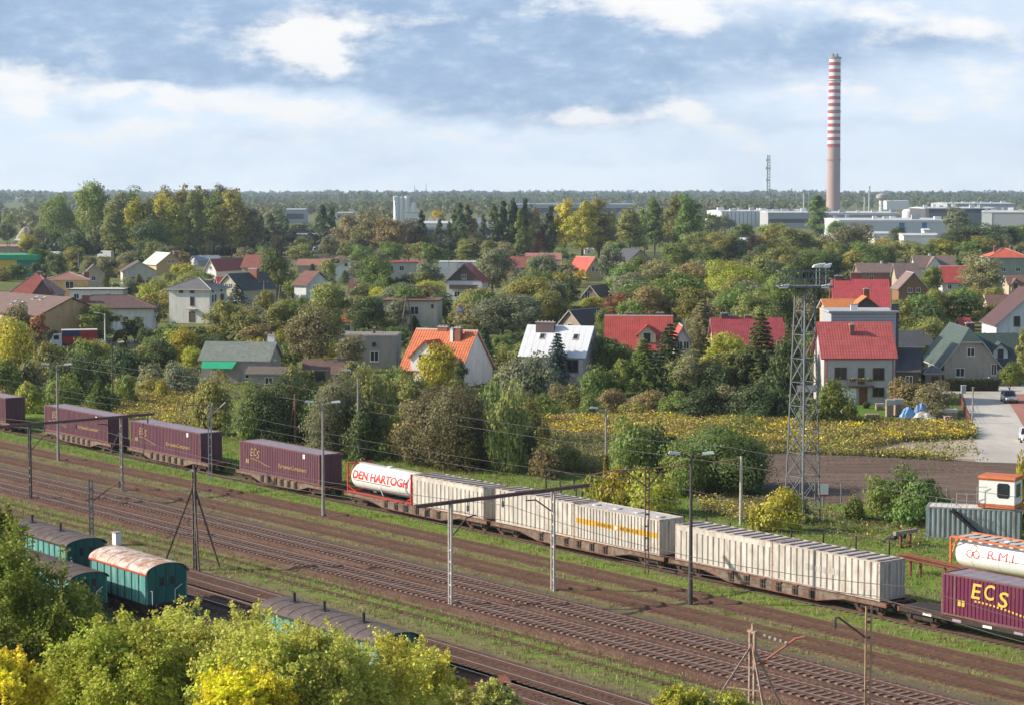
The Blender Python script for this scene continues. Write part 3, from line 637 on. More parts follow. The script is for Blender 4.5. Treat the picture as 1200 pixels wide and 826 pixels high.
def tank_container(L, Hc, loc, label, rz, frame, words, full=False):
    root = empty('tank_container', loc, rz, label, 'tank container'); l = L/2; w = 1.22; r = 1.14; zc = Hc - r - .06
    mb = MB(); prof = []
    for k in range(7): q = k/6*math.pi/2; prof.append((r*math.sin(q), -l + .12 + (1-math.cos(q))*.42))
    prof += [(r*math.sin((6-k)/6*math.pi/2), l - .12 - (1-math.cos((6-k)/6*math.pi/2))*.42) for k in range(7)]
    mb.lathe(prof, 40, 0, 'x', (0, 0, zc)); mb.build('tank', WHITE, root, smooth=True)
    for k in (-.28, 0, .28):
        b_ = MB(); b_.lathe([(r+.003, L*k-.03),(r+.012, L*k-.03),(r+.012, L*k+.03),(r+.003, L*k+.03)], 40, 0, 'x', (0,0,zc)); b_.build('band', WHITE, root)
    for s in (-1, 1):
        fr = MB(); x = s*(l-.07)
        for sy in (-1, 1):
            fr.box(x-.07, x+.07, sy*w-.07, sy*w+.07, 0, Hc)
            fr.bar((x, sy*(w-.05), Hc*.42), (x, sy*.55, Hc-.12), .07); fr.bar((x, sy*(w-.05), .7), (x, sy*.5, .16), .07)
            fr.bar((x, sy*w, .55), (x - s*1.0, sy*w*.86, .12), .09)
            if full: fr.bar((x, sy*w, Hc-.75), (x - s*.7, sy*w, Hc-.08), .09)
        fr.box(x-.06, x+.06, -w+.07, w-.07, Hc-.12, Hc-.01); fr.box(x-.06, x+.06, -w+.07, w-.07, .01, .14)
        fr.build('end_frame', frame, root)
    fr = MB()
    for sy in (-1, 1):
        fr.box(-l+.14, l-.14, sy*w-.06, sy*w+.06, .02, .16)
        if full: fr.box(-l+.14, l-.14, sy*w-.07, sy*w+.07, Hc-.06, Hc+.08)
    fr.build('side_rail', frame, root)
    wk = MB(); wk.box(-l+.3, l-.3, -.25, .25, Hc-.05, Hc-.02)
    if full:
        for k in range(9): x = -l + .6 + k*(L-1.2)/8; wk.box(x-.28, x+.28, -w+.1, w-.1, Hc-.02, Hc+.01)
    wk.build('walkway', M('walkway_grating', (.50,.48,.45), .7, .3, 2), root)
    hz = MB(); hz.lathe([(.26,0),(.26,.12),(.2,.16),(0,.16)], 14, 0, 'z', (0,0,Hc-.06)); hz.build('manhole', WHITE, root)
    def wrap(x, y, z, p0=.12): q = p0 + y/r; return Vector((x, -(r+.006+z)*math.cos(q), zc + (r+.006+z)*math.sin(q)))
    if not full:
        t_ = text('lettering', words, root, REDL, .98, .045, 0, L*.86, .006, lambda x, y, z: wrap(x, y, z, .20)); 
        s = MB()
        for a0, a1 in ((-L*.42, L*.16),):
            n = 1
            for z0, z1 in ((-.40, -.34),): s.add([wrap(a0, z0, 0), wrap(a1, z0, 0), wrap(a1, z1, 0), wrap(a0, z1, 0)], [(0,1,2,3)])
        s.build('stripe', BLK, root)
        ld = MB(); ld.bar((-.2, -r*.86, zc-.55), (.1, -r*.75, .16), .05); ld.build('drain_pipe', WHITE, root)
    else:
        text('lettering', words, root, REDL, .9, .0, 0, 2.6, .006, lambda x, y, z: wrap(x + .35, y, z, .22))
        s = MB()
        for cx, cy in ((-2.25,.40),(-2.55,.0),(-1.95,.0)):
            for k in range(18):
                q0, q1 = k/18*6.283, (k+1)/18*6.283
                s.add([wrap(cx+.3*math.cos(q0), cy+.3*math.sin(q0), .004), wrap(cx+.3*math.cos(q1), cy+.3*math.sin(q1), .004), wrap(cx+.225*math.cos(q1), cy+.225*math.sin(q1), .004), wrap(cx+.225*math.cos(q0), cy+.225*math.sin(q0), .004)], [(0,1,2,3)])
        s.build('emblem', REDL, root)
    return root
def flat_wagon(a, L, label, dark=False, fish=True):
    c = W2(a, tr1(a), .18); root = empty('flat_wagon', c, TRK, label, 'rail wagon', 'container wagons of the train'); l = L/2; sm = DARK if dark else SILL
    zt = 1.0; fr = MB()
    for sy in (-1, 1):
        y0, y1 = (-1.27, -1.15) if sy < 0 else (1.15, 1.27)
        if fish:
            P = [(-l+.3,.74),(-l*.62,.74),(-l*.40,.28),(l*.40,.28),(l*.62,.74),(l-.3,.74),(l-.3,zt),(-l+.3,zt)]
            for (xa, za), (xb, zb) in zip(P[:5], P[1:6]): fr.prism([(xa,za),(xb,zb),(xb,zt),(xa,zt)], 'y', y0, y1, 0); fr.prism([(xa,za-.05),(xb,zb-.05),(xb,zb-.004),(xa,za-.004)], 'y', y0-.05 if sy < 0 else y0, y1 if sy < 0 else y1+.05, 1)
            fr.box(-l+.3, l-.3, y0-.05 if sy < 0 else y0, y1 if sy < 0 else y1+.05, zt, zt+.012, 1)
        else: fr.box(-l+.3, l-.3, y0, y1, .74, zt, 0); fr.box(-l+.3, l-.3, y0-.04, y1+.04, zt, zt+.01, 1)
    fr.box(-l+.3, l-.3, -.3, .3, .55, zt-.05, 2); fr.box(-l+.3, -l+.45, -1.3, 1.3, .72, zt+.008, 1); fr.box(l-.45, l-.3, -1.3, 1.3, .72, zt+.008, 1)
    for k in range(12): x = -l + 1 + k*(L-2)/11; fr.box(x-.1, x+.1, -1.15, 1.15, .78, zt-.02, 2)
    if dark: fr.box(-l+.46, l-.46, -1.14, 1.14, zt-.018, zt+.03, 2)
    fr.build('frame', [sm, RUSTR, DARK], root)
    if fish:
        for k in range(6):
            x = -l*.36 + k*l*.72/5; pb = MB(); pb.box(x-.30, x-.08, -1.34, -1.268, .34, zt-.08, 0); pb.box(x+.02, x+.16, -1.34, -1.268, .34, zt-.12, 0); pb.box(x-.34, x+.2, -1.36, -1.268, zt-.08, zt+.05, 1)  # dark boxes paint in the shade of the sill openings; rust plate on top
            pb.build('stanchion_shade_pocket', [DARK, RUSTR], root)
    else:
        for k in range(5):
            x = -l*.7 + k*l*1.3/5; pb = MB(); pb.box(x-.35, x+.35, -1.29, -1.272, .78, .94, 0); pb.build('data_plate', PINKW if k % 2 else WHITE, root)
        pb = MB(); pb.lathe([(.30,-.02),(.34,-.02),(.34,.02),(.30,.02)], 18, 0, 'x', (0,0,0)); o = pb.build('hand_brake_wheel', WHITE, root, (l*.28, -1.34, .45), math.pi/2)
    for s in (-1, 1):
        bg = MB(); x = s*(l-2.1)
        for sy in (-1, 1):
            bg.prism([(x-1.25,.42),(x-.5,.36),(x+.5,.36),(x+1.25,.42),(x+1.25,.62),(x+.5,.72),(x-.5,.72),(x-1.25,.62)], 'y', sy*1.02-.05, sy*1.02+.05)
            for dx in (-.9, .9): bg.box(x+dx-.14, x+dx+.14, sy*1.12-.05, sy*1.12+.05, .36, .66)
        bg.box(x-.3, x+.3, -1.0, 1.0, .45, .72); bo = bg.build('bogie', DARK, root)
        for dx in (-.9, .9):
            wh = MB()
            for sy in (-1, 1): wh.cyl((x+dx, sy*.70, .46), (x+dx, sy*.83, .46), .46, n=20)
            wh.cyl((x+dx, -.7, .46), (x+dx, .7, .46), .08, n=8); wh.build('wheelset', RUST, bo)
        for sy in (-1, 1):
            bf = MB(); xb = s*(l-.3); bf.cyl((xb, sy*.88, .86), (xb+s*.42, sy*.88, .86), .09, n=10); bf.cyl((xb+s*.42, sy*.88, .86), (xb+s*.48, sy*.88, .86), .23, n=14); bf.build('buffer', DARK, root)
    return root
def a_at(u, z, off=0.0):
    lo, hi = -330., -40.
    for _ in range(50):
        m_ = (lo+hi)/2; p = W2(m_, tr1(m_) + off, z)
        if proj(p)[0] < u: lo = m_
        else: hi = m_
    return (lo+hi)/2
ZC = .18 + 1.02
def span(u0, u1, z=ZC, off=-1.23): return a_at(u0, z, off), a_at(u1, z, off)
def on_wagon(style, u0, u1, Hc, label, group, dz=0.0):
    a0, a1 = span(u0, u1); am = (a0+a1)/2
    return container(style, a1-a0-.06, Hc, W2(am, tr1(am), ZC+dz), label, group), a0, a1
PG = 'purple containers on the train'; BG = 'grey bulk containers on the train'
c0, p, q = on_wagon('purple', -66, 8, 2.85, 'purple shipping container cut off by the left edge of the photo', PG)
flat_wagon((p+q)/2+.4, q-p+2.2, 'container wagon at the left edge under the cut-off purple container')
_, p, q = on_wagon('purple', 51, 127.5, 2.85, 'purple shipping container with gold lettering behind the double-armed lamp at the left', PG)
flat_wagon((p+q)/2+.3, q-p+1.6, 'fish-bellied container wagon under the purple container by the leftmost lamp')
_, p, q = on_wagon('purple', 151.5, 236, 2.85, 'purple shipping container with gold letters and a pole standing before its right end', PG)
flat_wagon((p+q)/2+.6, q-p+2.6, 'fish-bellied container wagon under the purple container with the pole before its end')
_, p, q = on_wagon('purple', 280, 375, 2.85, 'purple shipping container next to the white tank, lamp post before its doors', PG)
flat_wagon((p+q)/2+.2, q-p+2.2, 'fish-bellied container wagon under the purple container next to the tank')
p, q = span(407, 483); am = (p+q)/2
tank_container(q-p-.05, 2.62, W2(am, tr1(am), ZC), 'white tank container with red lettering in a red frame on the train', TRK, REDP, 'DEN HARTOGH')
P0 = p
_, p, q = on_wagon('bulk', 483.5, 567, 2.62, 'grey bulk container with slatted roof directly right of the white tank', BG)
flat_wagon((P0+q)/2, q-P0+1.6, 'rusty container wagon carrying the white tank and a grey container')
_, p, q = on_wagon('bulk_full', 580.5, 672.5, 2.75, 'grey ribbed bulk container left of the yellow-striped one', BG); P0 = p
_, p, q = on_wagon('stripe', 673, 773, 2.68, 'white ribbed container with a yellow stripe and smooth roof', BG)
flat_wagon((P0+q)/2, q-P0+1.7, 'rusty container wagon carrying the yellow-striped container')
_, p, q = on_wagon('bulk', 791, 904.5, 2.62, 'grey bulk container with slatted roof behind the double-armed lamp post', BG); P0 = p
_, p, q = on_wagon('bulk_full', 905, 1031, 2.62, 'last grey bulk container before the wine-red one', BG)
for i_ in range(9): fp = MB(); fp.box(-1.75+i_*.40, -1.75+i_*.40+.22, -1.245, -1.233, 1.15+.06*(i_%2), 1.62-.05*(i_%3)); fp.build('faded_lettering', M('faded_letter', (.40,.38,.355), .7, .2, 2), _)
flat_wagon((P0+q)/2, q-P0+1.8, 'rusty container wagon carrying the last two grey containers')
QE = q
p = a_at(1103, ZC, -1.23); Lw = 13.6; am = p + Lw/2
container('wine', Lw, 2.7, W2(am, tr1(am), ZC+.04), 'wine-red container with large gold letters at the right edge', PG)
flat_wagon((QE + 1.3 + p + Lw + 1)/2, p + Lw + 1 - QE - 1.3, 'black flat wagon with an empty end under the wine-red container', True, False)
# ------------------------------------------------------------------ storage yard at the right
g = G(1136, 633); dd = Vector((6.0, -1.9, 0)).normalized(); rzc = math.atan2(dd.y, dd.x)
cab_c = (g[0] + .6, g[1] + 1.2, 0)
container('blue', 7.4, 2.6, cab_c, 'blue-grey ribbed container standing on the ground under the orange-roofed cabin', None, rzc)
st = MB(); st2 = MB()
R_ = Matrix.Rotation(rzc, 3, 'Z')
def loc2(x, y, z): v = R_ @ Vector((x, y, z)); return (cab_c[0]+v.x, cab_c[1]+v.y, v.z)
root = empty('outside_stairs', loc2(-.6, -1.72, 0), rzc, 'dark steel stairs leaning against the blue-grey container', 'stairs')
for s in (-.35, .35): st.bar((1.9, s, .0), (-1.0, s, 2.5), .08, .22)
st.build('stringer', BLK, root)
for k in range(9):
    x = 1.9 - 2.9*(k+.5)/9; s_ = MB(); s_.box(x-.13, x+.13, -.31, .31, 2.5*(k+.5)/9-.02, 2.5*(k+.5)/9+.02); s_.build('step', DARK, root)
rl = MB(); rl.tube([(1.9,-.37,.9),(-1.0,-.37,3.4),(-2.2,-.37,3.5)], .025); rl.tube([(1.9,-.37,0),(1.9,-.37,.9)], .025); rl.tube([(-1.0,-.37,2.5),(-1.0,-.37,3.4)], .025); rl.tube([(-2.2,-.37,2.6),(-2.2,-.37,3.5)], .025)
rl.build('handrail', M('galvanised', (.45,.45,.45), .45, .2, 2, metal=.5), root)
root = empty('site_cabin', loc2(2.05, .0, 2.66), rzc-.22, 'white control cabin with orange roof on top of the blue-grey container', 'cabin')
cb = MB(); cb.box(-1.45, 1.45, -1.05, 1.05, .34, 2.25); cb.build('wall', WHITE, root)
cb = MB(); cb.prism([(-1.1,2.25),(1.1,2.25),(1.16,2.38),(1.1,2.56),(-1.1,2.56),(-1.16,2.38)], 'x', -1.52, 1.52); cb.build('roof', ORNG, root)
cb = MB(); cb.box(-1.48, 1.48, -1.08, 1.08, 0, .33); cb.build('base', ORNG, root)
def octo(w, h, c): return [(-w+c,-h),(w-c,-h),(w,-h+c),(w,h-c),(w-c,h),(-w+c,h),(-w,h-c),(-w,-h+c)]
cb = MB(); cb.prism(octo(.50,.60,.14), 'y', -1.075, -1.052); o = cb.build('window', BLK, root, (.55, 0, 1.45)); cb = MB(); cb.prism(octo(.43,.53,.12), 'y', -1.085, -1.077); cb.build('pane', GLASS, o)
cb = MB(); cb.box(1.452, 1.475, -.55, .55, .9, 1.95); o = cb.build('window', BLK, root); cb = MB(); cb.box(1.477, 1.483, -.48, .48, .97, 1.88); cb.build('pane', GLASS, o)
rl = empty('roof_railing', loc2(-.9, -1.0, 2.61), rzc, 'thin steel railing on the blue-grey container left of the cabin', 'railing'); mbx = MB()
for x in (-.4, .4, 1.2): mbx.tube([(x,0,0),(x,0,1.1)], .03)
mbx.tube([(-.4,0,1.1),(1.2,0,1.1)], .03); mbx.tube([(-.4,0,.55),(1.2,0,.55)], .02); mbx.tube([(1.2,0,1.1),(1.2,0,1.7),(2.0,0,1.75)], .03); mbx.build('rail', M('galvanised', (.45,.45,.45)), rl)
pa = G(1113, 671); d3 = Vector((DV[0], DV[1], 0)); pos = Vector((pa[0], pa[1], 0)) + d3*4.3 + Vector((NV[0], NV[1], 0))*1.2
tank_container(8.6, 2.75, tuple(pos), 'white tank container with red R.M.I. lettering in an orange frame', TRK, ORNG, 'R.M.I.', True)
pos2 = pos + d3*9.0
tank_container(8.6, 2.75, tuple(pos2), 'second orange-framed tank container cut off by the right edge', TRK, ORNG, 'R.M.I.', True)
# dumped buffer stop and rusty pipes
g = G(1058, 640); root = empty('buffer_stop', (g[0], g[1], 0), TRK, 'broken black and rust buffer stop lying on the grass', 'buffer stop'); b1 = MB()
b1.bar((-1.6,-.5,.25), (.2,-.5,1.25), .22); b1.bar((-1.6,.5,.25), (.2,.5,1.25), .22); b1.build('brace', BLK, root); b1 = MB(); b1.box(.1, .4, -1.3, 1.3, 1.05, 1.35); b1.build('cross_beam', M('weathered_beam', (.30,.24,.20), .9, .3, 2), root)
for s in (-.55,.55):
    b1 = MB(); b1.box(.15, .32, s-.1, s+.1, 0, 1.05); b1.build('post', RUSTR, root); b1 = MB(); b1.cyl((-.25, s, .75), (-.55, s, .75), .2, n=12); b1.build('buffer', BLK, root)
g = G(1100, 679); root = empty('pipe_rack', (g[0], g[1], 0), TRK, 'low rack of rust-red scrap pipes behind the wine-red container', 'pipe rack')
rr_ = random.Random(4)
for k in range(9): b1 = MB(); o_ = rr_.uniform(-.5,.5); b1.cyl((-3.5+o_, -.5+k*.12, 1.35+rr_.uniform(-.15,.15)), (4.2+o_, -.5+k*.12, 1.0+rr_.uniform(-.15,.2)), .06, n=6); b1.build('pipe', RUSTR, root)
for x in (-2.2, 1.0):
    b1 = MB(); b1.box(x-.07, x+.07, -.6, -.46, 0, 1.06); b1.box(x-.07, x+.07, .5, .64, 0, 1.06); b1.box(x-.06, x+.06, -.7, .75, 1.061, 1.13); b1.build('stand', RUSTR, root)
# ------------------------------------------------------------------ old green wagons
TEAL = M('wagon_teal', (.055,.25,.23), .75, .4, 1.2, dirt=(.22,.34,.31), damt=.42, stretch=(2.5,1,.25), dscale=2.2); TEALD = M('wagon_teal_dark', (.02,.13,.115), .7, .3, 1, dirt=(.05,.07,.06))
RROOF = M('rusted_white_roof', (.62,.58,.52), .65, .15, .7, dirt=(.33,.15,.085), damt=.55, dscale=1.5); BROOF = M('dark_felt_roof', (.105,.082,.078), .85, .25, .8, dirt=(.16,.13,.12)); RTRIM = M('red_trim', (.42,.06,.03), .6, .2, 2)
def van(a, b, L, Hw, rise, label, roofm, W=2.9, posts=True, bodym=None, vents=False, win=()):
    root = empty('railway_van', W2(a, b, .20), TRK, label, 'rail wagon', 'old green wagons'); l = L/2; w = W/2; z0 = .95; bodym = bodym or TEAL
    bd = MB(); n = max(6, int(L/.9))
    for s in (-1, 1):
        bd.box(-l, l, s*w-.05, s*w+.05, z0, Hw, 0)
    arc = [(w*1.0*math.cos(q), Hw + rise*math.sin(q)) for q in np.linspace(0, math.pi, 15)]
    for s in (-1, 1): bd.prism([(w-.06,z0),] + [(y*.96, z-.02) for y, z in arc] + [(-w+.06,z0)], 'x', s*(l-.06)-.05, s*(l-.06)+.05, 1)
    bd.box(-l+.1, l-.1, -w+.1, w-.1, z0, z0+.1, 1)
    bd.build('body', [bodym, TEALD], root)
    if posts:
        for i in range(n+1):
            x = -l + .06 + (L-.12)*i/n; p_ = MB(); p_.box(x-.05, x+.05, -w-.095, -w-.052, z0, Hw); p_.build('side_post', TEALD, root)
    for yy in (-w*.5, 0, w*.5): p_ = MB(); p_.box(l-.008, l+.05, yy-.05, yy+.05, z0, Hw+rise*.7); p_.build('end_post', TEALD, root)
    for yy in (-w*.25, w*.27):
        p_ = MB(); p_.box(l-.006, l+.02, yy-.2, yy+.2, z0+1.1, z0+1.75); o = p_.build('window', TEALD, root); p_ = MB(); p_.box(l+.021, l+.027, yy-.15, yy+.15, z0+1.15, z0+1.7); p_.build('pane', GLASS, o)
    rf = MB(); arc2 = [((w+.12)*math.cos(q), Hw - .02 + (rise+.05)*math.sin(q)) for q in np.linspace(0, math.pi, 17)]; m_ = max(4, int(L/1.15))
    for i in range(m_):
        x0, x1 = -l-.15 + (L+.3)*i/m_, -l-.15 + (L+.3)*(i+1)/m_
        for (ya, za), (yb, zb) in zip(arc2[:-1], arc2[1:]):
            rf.add([(x0,ya,za),(x1-.05,ya,za),(x1-.05,yb,zb),(x0,yb,zb)], [(0,1,2,3)], 0); rf.add([(x1-.05,ya,za),(x1-.05,ya*1.004,za+.03),(x1,ya*1.004,za+.03),(x1,ya,za)][::1], [(0,1,2,3)], 0); rf.add([(x1-.05,ya,za+.03),(x1,ya,za+.03),(x1,yb,zb+.03),(x1-.05,yb,zb+.03)], [(0,1,2,3)], 0)
    rf.box(-l-.15, l+.15, -w-.14, -w-.1, Hw-.09, Hw+.02, 1)
    rf.box(-l-.15, l+.15, w+.1, w+.14, Hw-.09, Hw+.02, 1)
    ro = rf.build('roof', [roofm, RTRIM if roofm is RROOF else DARK], root)
    if vents:
        for x in (-l*.72, -l*.2, l*.45):
            p_ = MB(); p_.box(x-.3, x+.3, -.2, .2, Hw+rise-.02, Hw+rise+.08); p_.cyl((x, 0, Hw+rise+.08), (x, 0, Hw+rise+.6), .09, n=8); p_.build('roof_vent', BLK, ro)
    for x, wd in win:
        p_ = MB(); p_.box(x-wd/2-.1, x+wd/2+.1, -w-.09, -w-.052, z0+.75, z0+1.7); o = p_.build('window', WHITE, root); p_ = MB(); p_.box(x-wd/2, x+wd/2, -w-.1, -w-.092, z0+.85, z0+1.6); p_.build('pane', GLASS, o)
    uf = MB(); uf.box(-l, l, -1.2, 1.2, .72, z0-.005)
    for s in (-1, 1): uf.box(-l, l, s*1.0-.06, s*1.0+.06, .45, .72)
    uf.build('underframe', DARK, root)
    for s in (-1, 1):
        wh = MB(); x = s*l*.62
        for sy in (-1, 1): wh.cyl((x, sy*.70, .46), (x, sy*.83, .46), .46, n=18)
        wh.cyl((x,-.7,.46), (x,.7,.46), .08, n=8); wh.build('wheelset', RUST, root)
        for sy in (-1, 1): bf = MB(); bf.cyl((s*l, sy*.87, .86), (s*(l+.5), sy*.87, .86), .09, n=8); bf.cyl((s*(l+.5), sy*.87, .86), (s*(l+.56), sy*.87, .86), .23, n=12); bf.build('buffer', DARK, root)
    hr = MB(); hr.tube([(l+.3,-w*.85,z0),(l+.3,-w*.85,z0+.9),(l+.05,-w*.85,z0+.9)], .025); hr.build('grab_rail', WHITE, root); hr = MB(); hr.tube([(l+.3,w*.3,z0+.1),(l+.3,w*.3,z0+.85),(l+.05,w*.75,z0+1.1)], .025); hr.build('grab_rail', WHITE, root)
    return root
van(-121.9, 64.15, 7.9, 2.95, .62, 'green goods van with a rust-patched barrel roof', RROOF)
van(-138.6, 65.05, 14.5, 2.85, .42, 'long green wagon with a dark grey roof behind the rust-roofed van', BROOF, vents=True)
van(-100.2, 65.7, 12.8, 2.35, .50, 'green wagon with a dark brown roof behind the yellow-green treetops', BROOF, W=2.8, vents=True)
van(-126.8, 59.75, 13.0, 2.75, .35, 'small green wagon body with white-framed window behind the dark tree', M('brown_sheet_roof', (.10,.07,.065), .8, .25, 1), W=2.5, win=((5.2,.7),))
# ------------------------------------------------------------------ lamps, masts, wires, tower, fences
CONCP = M('pole_concrete', (.30,.28,.25), .85, .25, 1.2, stretch=(1,1,.3)); GALV = M('galvanised', (.45,.45,.45), .45, .2, 2, metal=.5); LAMPW = M('lamp_head', (.62,.64,.64), .35, .1, 1)
DKPOLE = M('dark_steel_pole', (.085,.075,.07), .7, .3, 2); WPOLE = M('white_mast_paint', (.50,.47,.43), .7, .2, 2, dirt=(.3,.22,.17)); BRMAST = M('brown_mast_paint', (.17,.105,.09), .75, .3, 2); RUSTM = M('rust_steel', (.24,.13,.095), .8, .3, 2)
def lamp_post(u, vb, vt, arms, label, r=.11, mat=None, arm=1.25, z0=0):
    g = G(u, vb); Y = g[1]; h = AT(u, vt, Y)[2]
    root = empty('lamp_post', (g[0], g[1], z0), 0, label, 'lamp post', 'railway and street lamps')
    mb = MB(); mb.cyl((0,0,0), (0,0,h*.25), r*1.5, r*1.2, 10); mb.cyl((0,0,h*.25), (0,0,h-.1), r*1.2, r*.75, 10); mb.build('pole', mat or CONCP, root)
    for dx in arms:
        mb = MB(); pts = [(0,0,h-.35), (dx*.25*arm,0,h-.12), (dx*.6*arm,0,h-.03), (dx*arm*.75,0,h)]
        for a_, b_ in zip(pts[:-1], pts[1:]): mb.cyl(a_, b_, .045, .045, 7)
        ar = mb.build('arm', mat or CONCP, root)
        mb = MB(); x0, x1 = dx*arm*.6, dx*arm*1.25
        mb.add([(x0,-.10,h-.07),(x1,-.16,h-.01),(x1,.16,h-.01),(x0,.10,h-.07),(x0,-.07,h+.08),(x1-dx*.1,-.11,h+.15),(x1-dx*.1,.11,h+.15),(x0,.07,h+.08)], [(0,3,2,1),(4,5,6,7),(0,1,5,4),(1,2,6,5),(2,3,7,6),(3,0,4,7)])
        mb.build('lamp_head', LAMPW, ar)
    return root
lamp_post(68.5, 540, 427, (-1, 1), 'double-armed lamp post left of the second purple container')
lamp_post(379, 605, 471, (-1, 1), 'double-armed lamp post in front of the purple container doors')
lamp_post(809, 708, 531, (-1, 1), 'tall dark double-armed lamp post before the grey bulk containers', .12, DKPOLE)
lamp_post(420, 541, 434, (-1,), 'single-armed lamp post on the grass behind the white tank')
lamp_post(710, 574, 478, (-1,), 'single-armed lamp post with ivy round its foot')
lamp_post(132.5, 482, 401, (-1, 1), 'dark lamp post behind the second purple container', .10, DKPOLE)
lamp_post(123.5, 418, 367, (-1,), 'pale street lamp beside the red truck', .12, M('pale_lamp_pole', (.62,.62,.62), .5, .1, 1), 1.5)
for u, vb, vt, d, lb in [(92, 318, 296, -1, 'small street lamp behind the terracotta-roofed house'),(443, 312, 291, -1, 'street lamp over the low white gabled house'),(512, 380, 349, -1, 'street lamp at the right corner of the cream flat-roofed house'),
     (337, 372, 341, -1, 'street lamp among wires left of the big olive trees'),(478, 352, 344.0, 1, 'small lamp on the roofline of the cream flat-roofed house'),(575, 298, 285, 1, 'street lamp in front of the poplar row'),(954, 420, 383, 1, 'globe lamp right of the floodlight tower'),
     (248, 300, 286, 1, 'street lamp before the left poplars'),(1152, 352, 338, 1, 'distant street lamp by the big grey-green tree')]:
    lamp_post(u, vb, vt, (d,), lb, .09, GALV, 1.0)
# ivy climbing the foot of one lamp
g = G(710, 575); n_ = 900; zz = RNG.uniform(0, 3.4, n_); an = RNG.uniform(0, 6.28, n_); rr = RNG.uniform(.12, .42, n_)*(1 - zz/5)
ivy = link('ivy', quads_mesh('ivy', leaf_quads(np.stack([np.cos(an)*rr, np.sin(an)*rr, zz], 1), _unit(RNG.normal(size=(n_,3))), RNG.uniform(.08,.16,n_), RNG), [LEAFM]), None, (g[0], g[1], 0)); ivy.color = (.30,.24,.05,1)
tag(ivy, 'yellowing ivy wrapped around the foot of the single-armed lamp', 'ivy')
def lattice_mast(mb, x, y, z0, z1, w, m=0, step=.75, t=.11, flat=True):
    for s in (-1, 1): mb.box(x+s*w/2-t/2, x+s*w/2+t/2, y-.08, y+.08, z0, z1, m)
    n = max(1, int((z1-z0)/step))
    for i in range(n+1): z = z0 + (z1-z0)*i/n; mb.box(x-w/2, x+w/2, y-.05, y+.05, z-.07 if i else z, z+.07 if i < n else z, m)
def gantry(Pa, Pb, top, over, lower, label):
    A_, B_ = Vector((Pa[0], Pa[1], 0)), Vector((Pb[0], Pb[1], 0)); d = (B_-A_); L = d.length; rz = math.atan2(d.y, d.x)
    root = empty('catenary_gantry', A_, rz, label, 'catenary gantry', 'catenary gantries over the main lines')
    for x, (mu, ml, zs) in zip((0, L), lower):
        mb = MB(); lattice_mast(mb, 0, x, .0, top, .27, t=.075); 
        # masts stand with their flat side across the line
        for i in range(len(mb.v)): xx, yy, z = mb.v[i]; mb.v[i] = (yy, xx, z) if True else mb.v[i]
        mb.m = [0]*len(mb.f); o = mb.build('mast', [mu, ml], root)
        for p_ in o.data.polygons: p_.material_index = 1 if zs[0] < sum(o.data.vertices[v].co.z for v in p_.vertices)/len(p_.vertices) < zs[1] else 0
    mb = MB(); z = top
    for s in (-1, 1):
        for dz in (0, .16): mb.box(-over[0], L+over[1], s*.11-.03, s*.11+.03, z+dz-.035, z+dz+.035)
    mb.box(-over[0]+.02, L+over[1]-.02, -.085, .085, z+.03, z+.13)
    mb.build('beam', BRMAST, root)
    for x in (-over[0]*.7, 1.5, L*.5, L+over[1]*.8):
        mb = MB(); mb.cyl((x,0,z-.06), (x,0,z-.75), .035, n=6)
        for q in range(4): mb.cyl((x,0,z-.3-q*.1), (x,0,z-.36-q*.1), .10, n=8)
        mb.build('insulator', DKPOLE, root)
    mb = MB(); mb.tube([(L-.2,0,top-1.4),(L-1.6,0,top-.5),(L-2.5,0,top-.45)], .05); mb.tube([(.2,0,top-2.2),(1.4,0,top-1.1),(2.2,0,top-1.0)], .05); mb.build('steady_arm', DKPOLE, root)
    return root
gantry(G(36, 587), G(143, 575), 6.9, (4.6, 3.6), [(DKPOLE, M('worn_mast_paint', (.40,.37,.33), .8, .4, 3, dirt=(.12,.09,.07), damt=.5), (1.0, 3.2)), (M('grey_mast_paint', (.26,.24,.22), .8, .3, 2, dirt=(.12,.09,.07)), WPOLE, (2.0, 2.7))], 'brown catenary gantry over the main lines at the left')
gantry(G(528, 712), G(648, 692), 7.1, (3.0, 3.4), [(BRMAST, WPOLE, (.02, 4.2)), (WPOLE, M('worn_mast_paint', (.40,.37,.33)), (.02, 2.4))], 'brown catenary gantry over the main lines in the middle')
def mast(u, vb, vt, label, arms, mu=None, ml=None, zs=(0, 0), lat=True, w=.27, name='catenary_mast'):
    g = G(u, vb); h = AT(u, vt, g[1])[2]; root = empty(name, (g[0], g[1], 0), 0, label, 'catenary mast', 'single catenary masts')
    mb = MB()
    if lat: lattice_mast(mb, 0, 0, 0, h, w, 0, .8, .085)
    else: mb.cyl((0,0,0), (0,0,h), .15, .11, 10)
    o = mb.build('mast', [mu or CONCP, ml or WPOLE], root)
    for p_ in o.data.polygons: p_.material_index = 1 if zs[0] < sum(o.data.vertices[v].co.z for v in p_.vertices)/len(p_.vertices) < zs[1] else 0
    s = g[1]/F
    for pts, mt in arms:
        mb = MB(); P = [((du*s), 0, h - dv*s) for du, dv in pts]; mb.tube(P, .06, 6); ar = mb.build('arm', mt, root)
        mb = MB(); x, y, z = P[0]; 
        for q in range(4): mb.cyl((x,y,z-.1-q*.12), (x,y,z-.17-q*.12), .10, n=8)
        mb.cyl((x,y,z), (x,y,z-.6), .03, n=6); mb.build('insulator', DKPOLE, ar)
    return root
mast(758, 672, 546, 'rust and white catenary mast before the yellow-striped container', [([(-66,10),(-40,5),(0,3),(44,-1)], RUSTM), ([(-28,4),(0,25)], RUSTM), ([(18,4),(0,25)], RUSTM)], RUSTM, WPOLE, (0, 3.6))
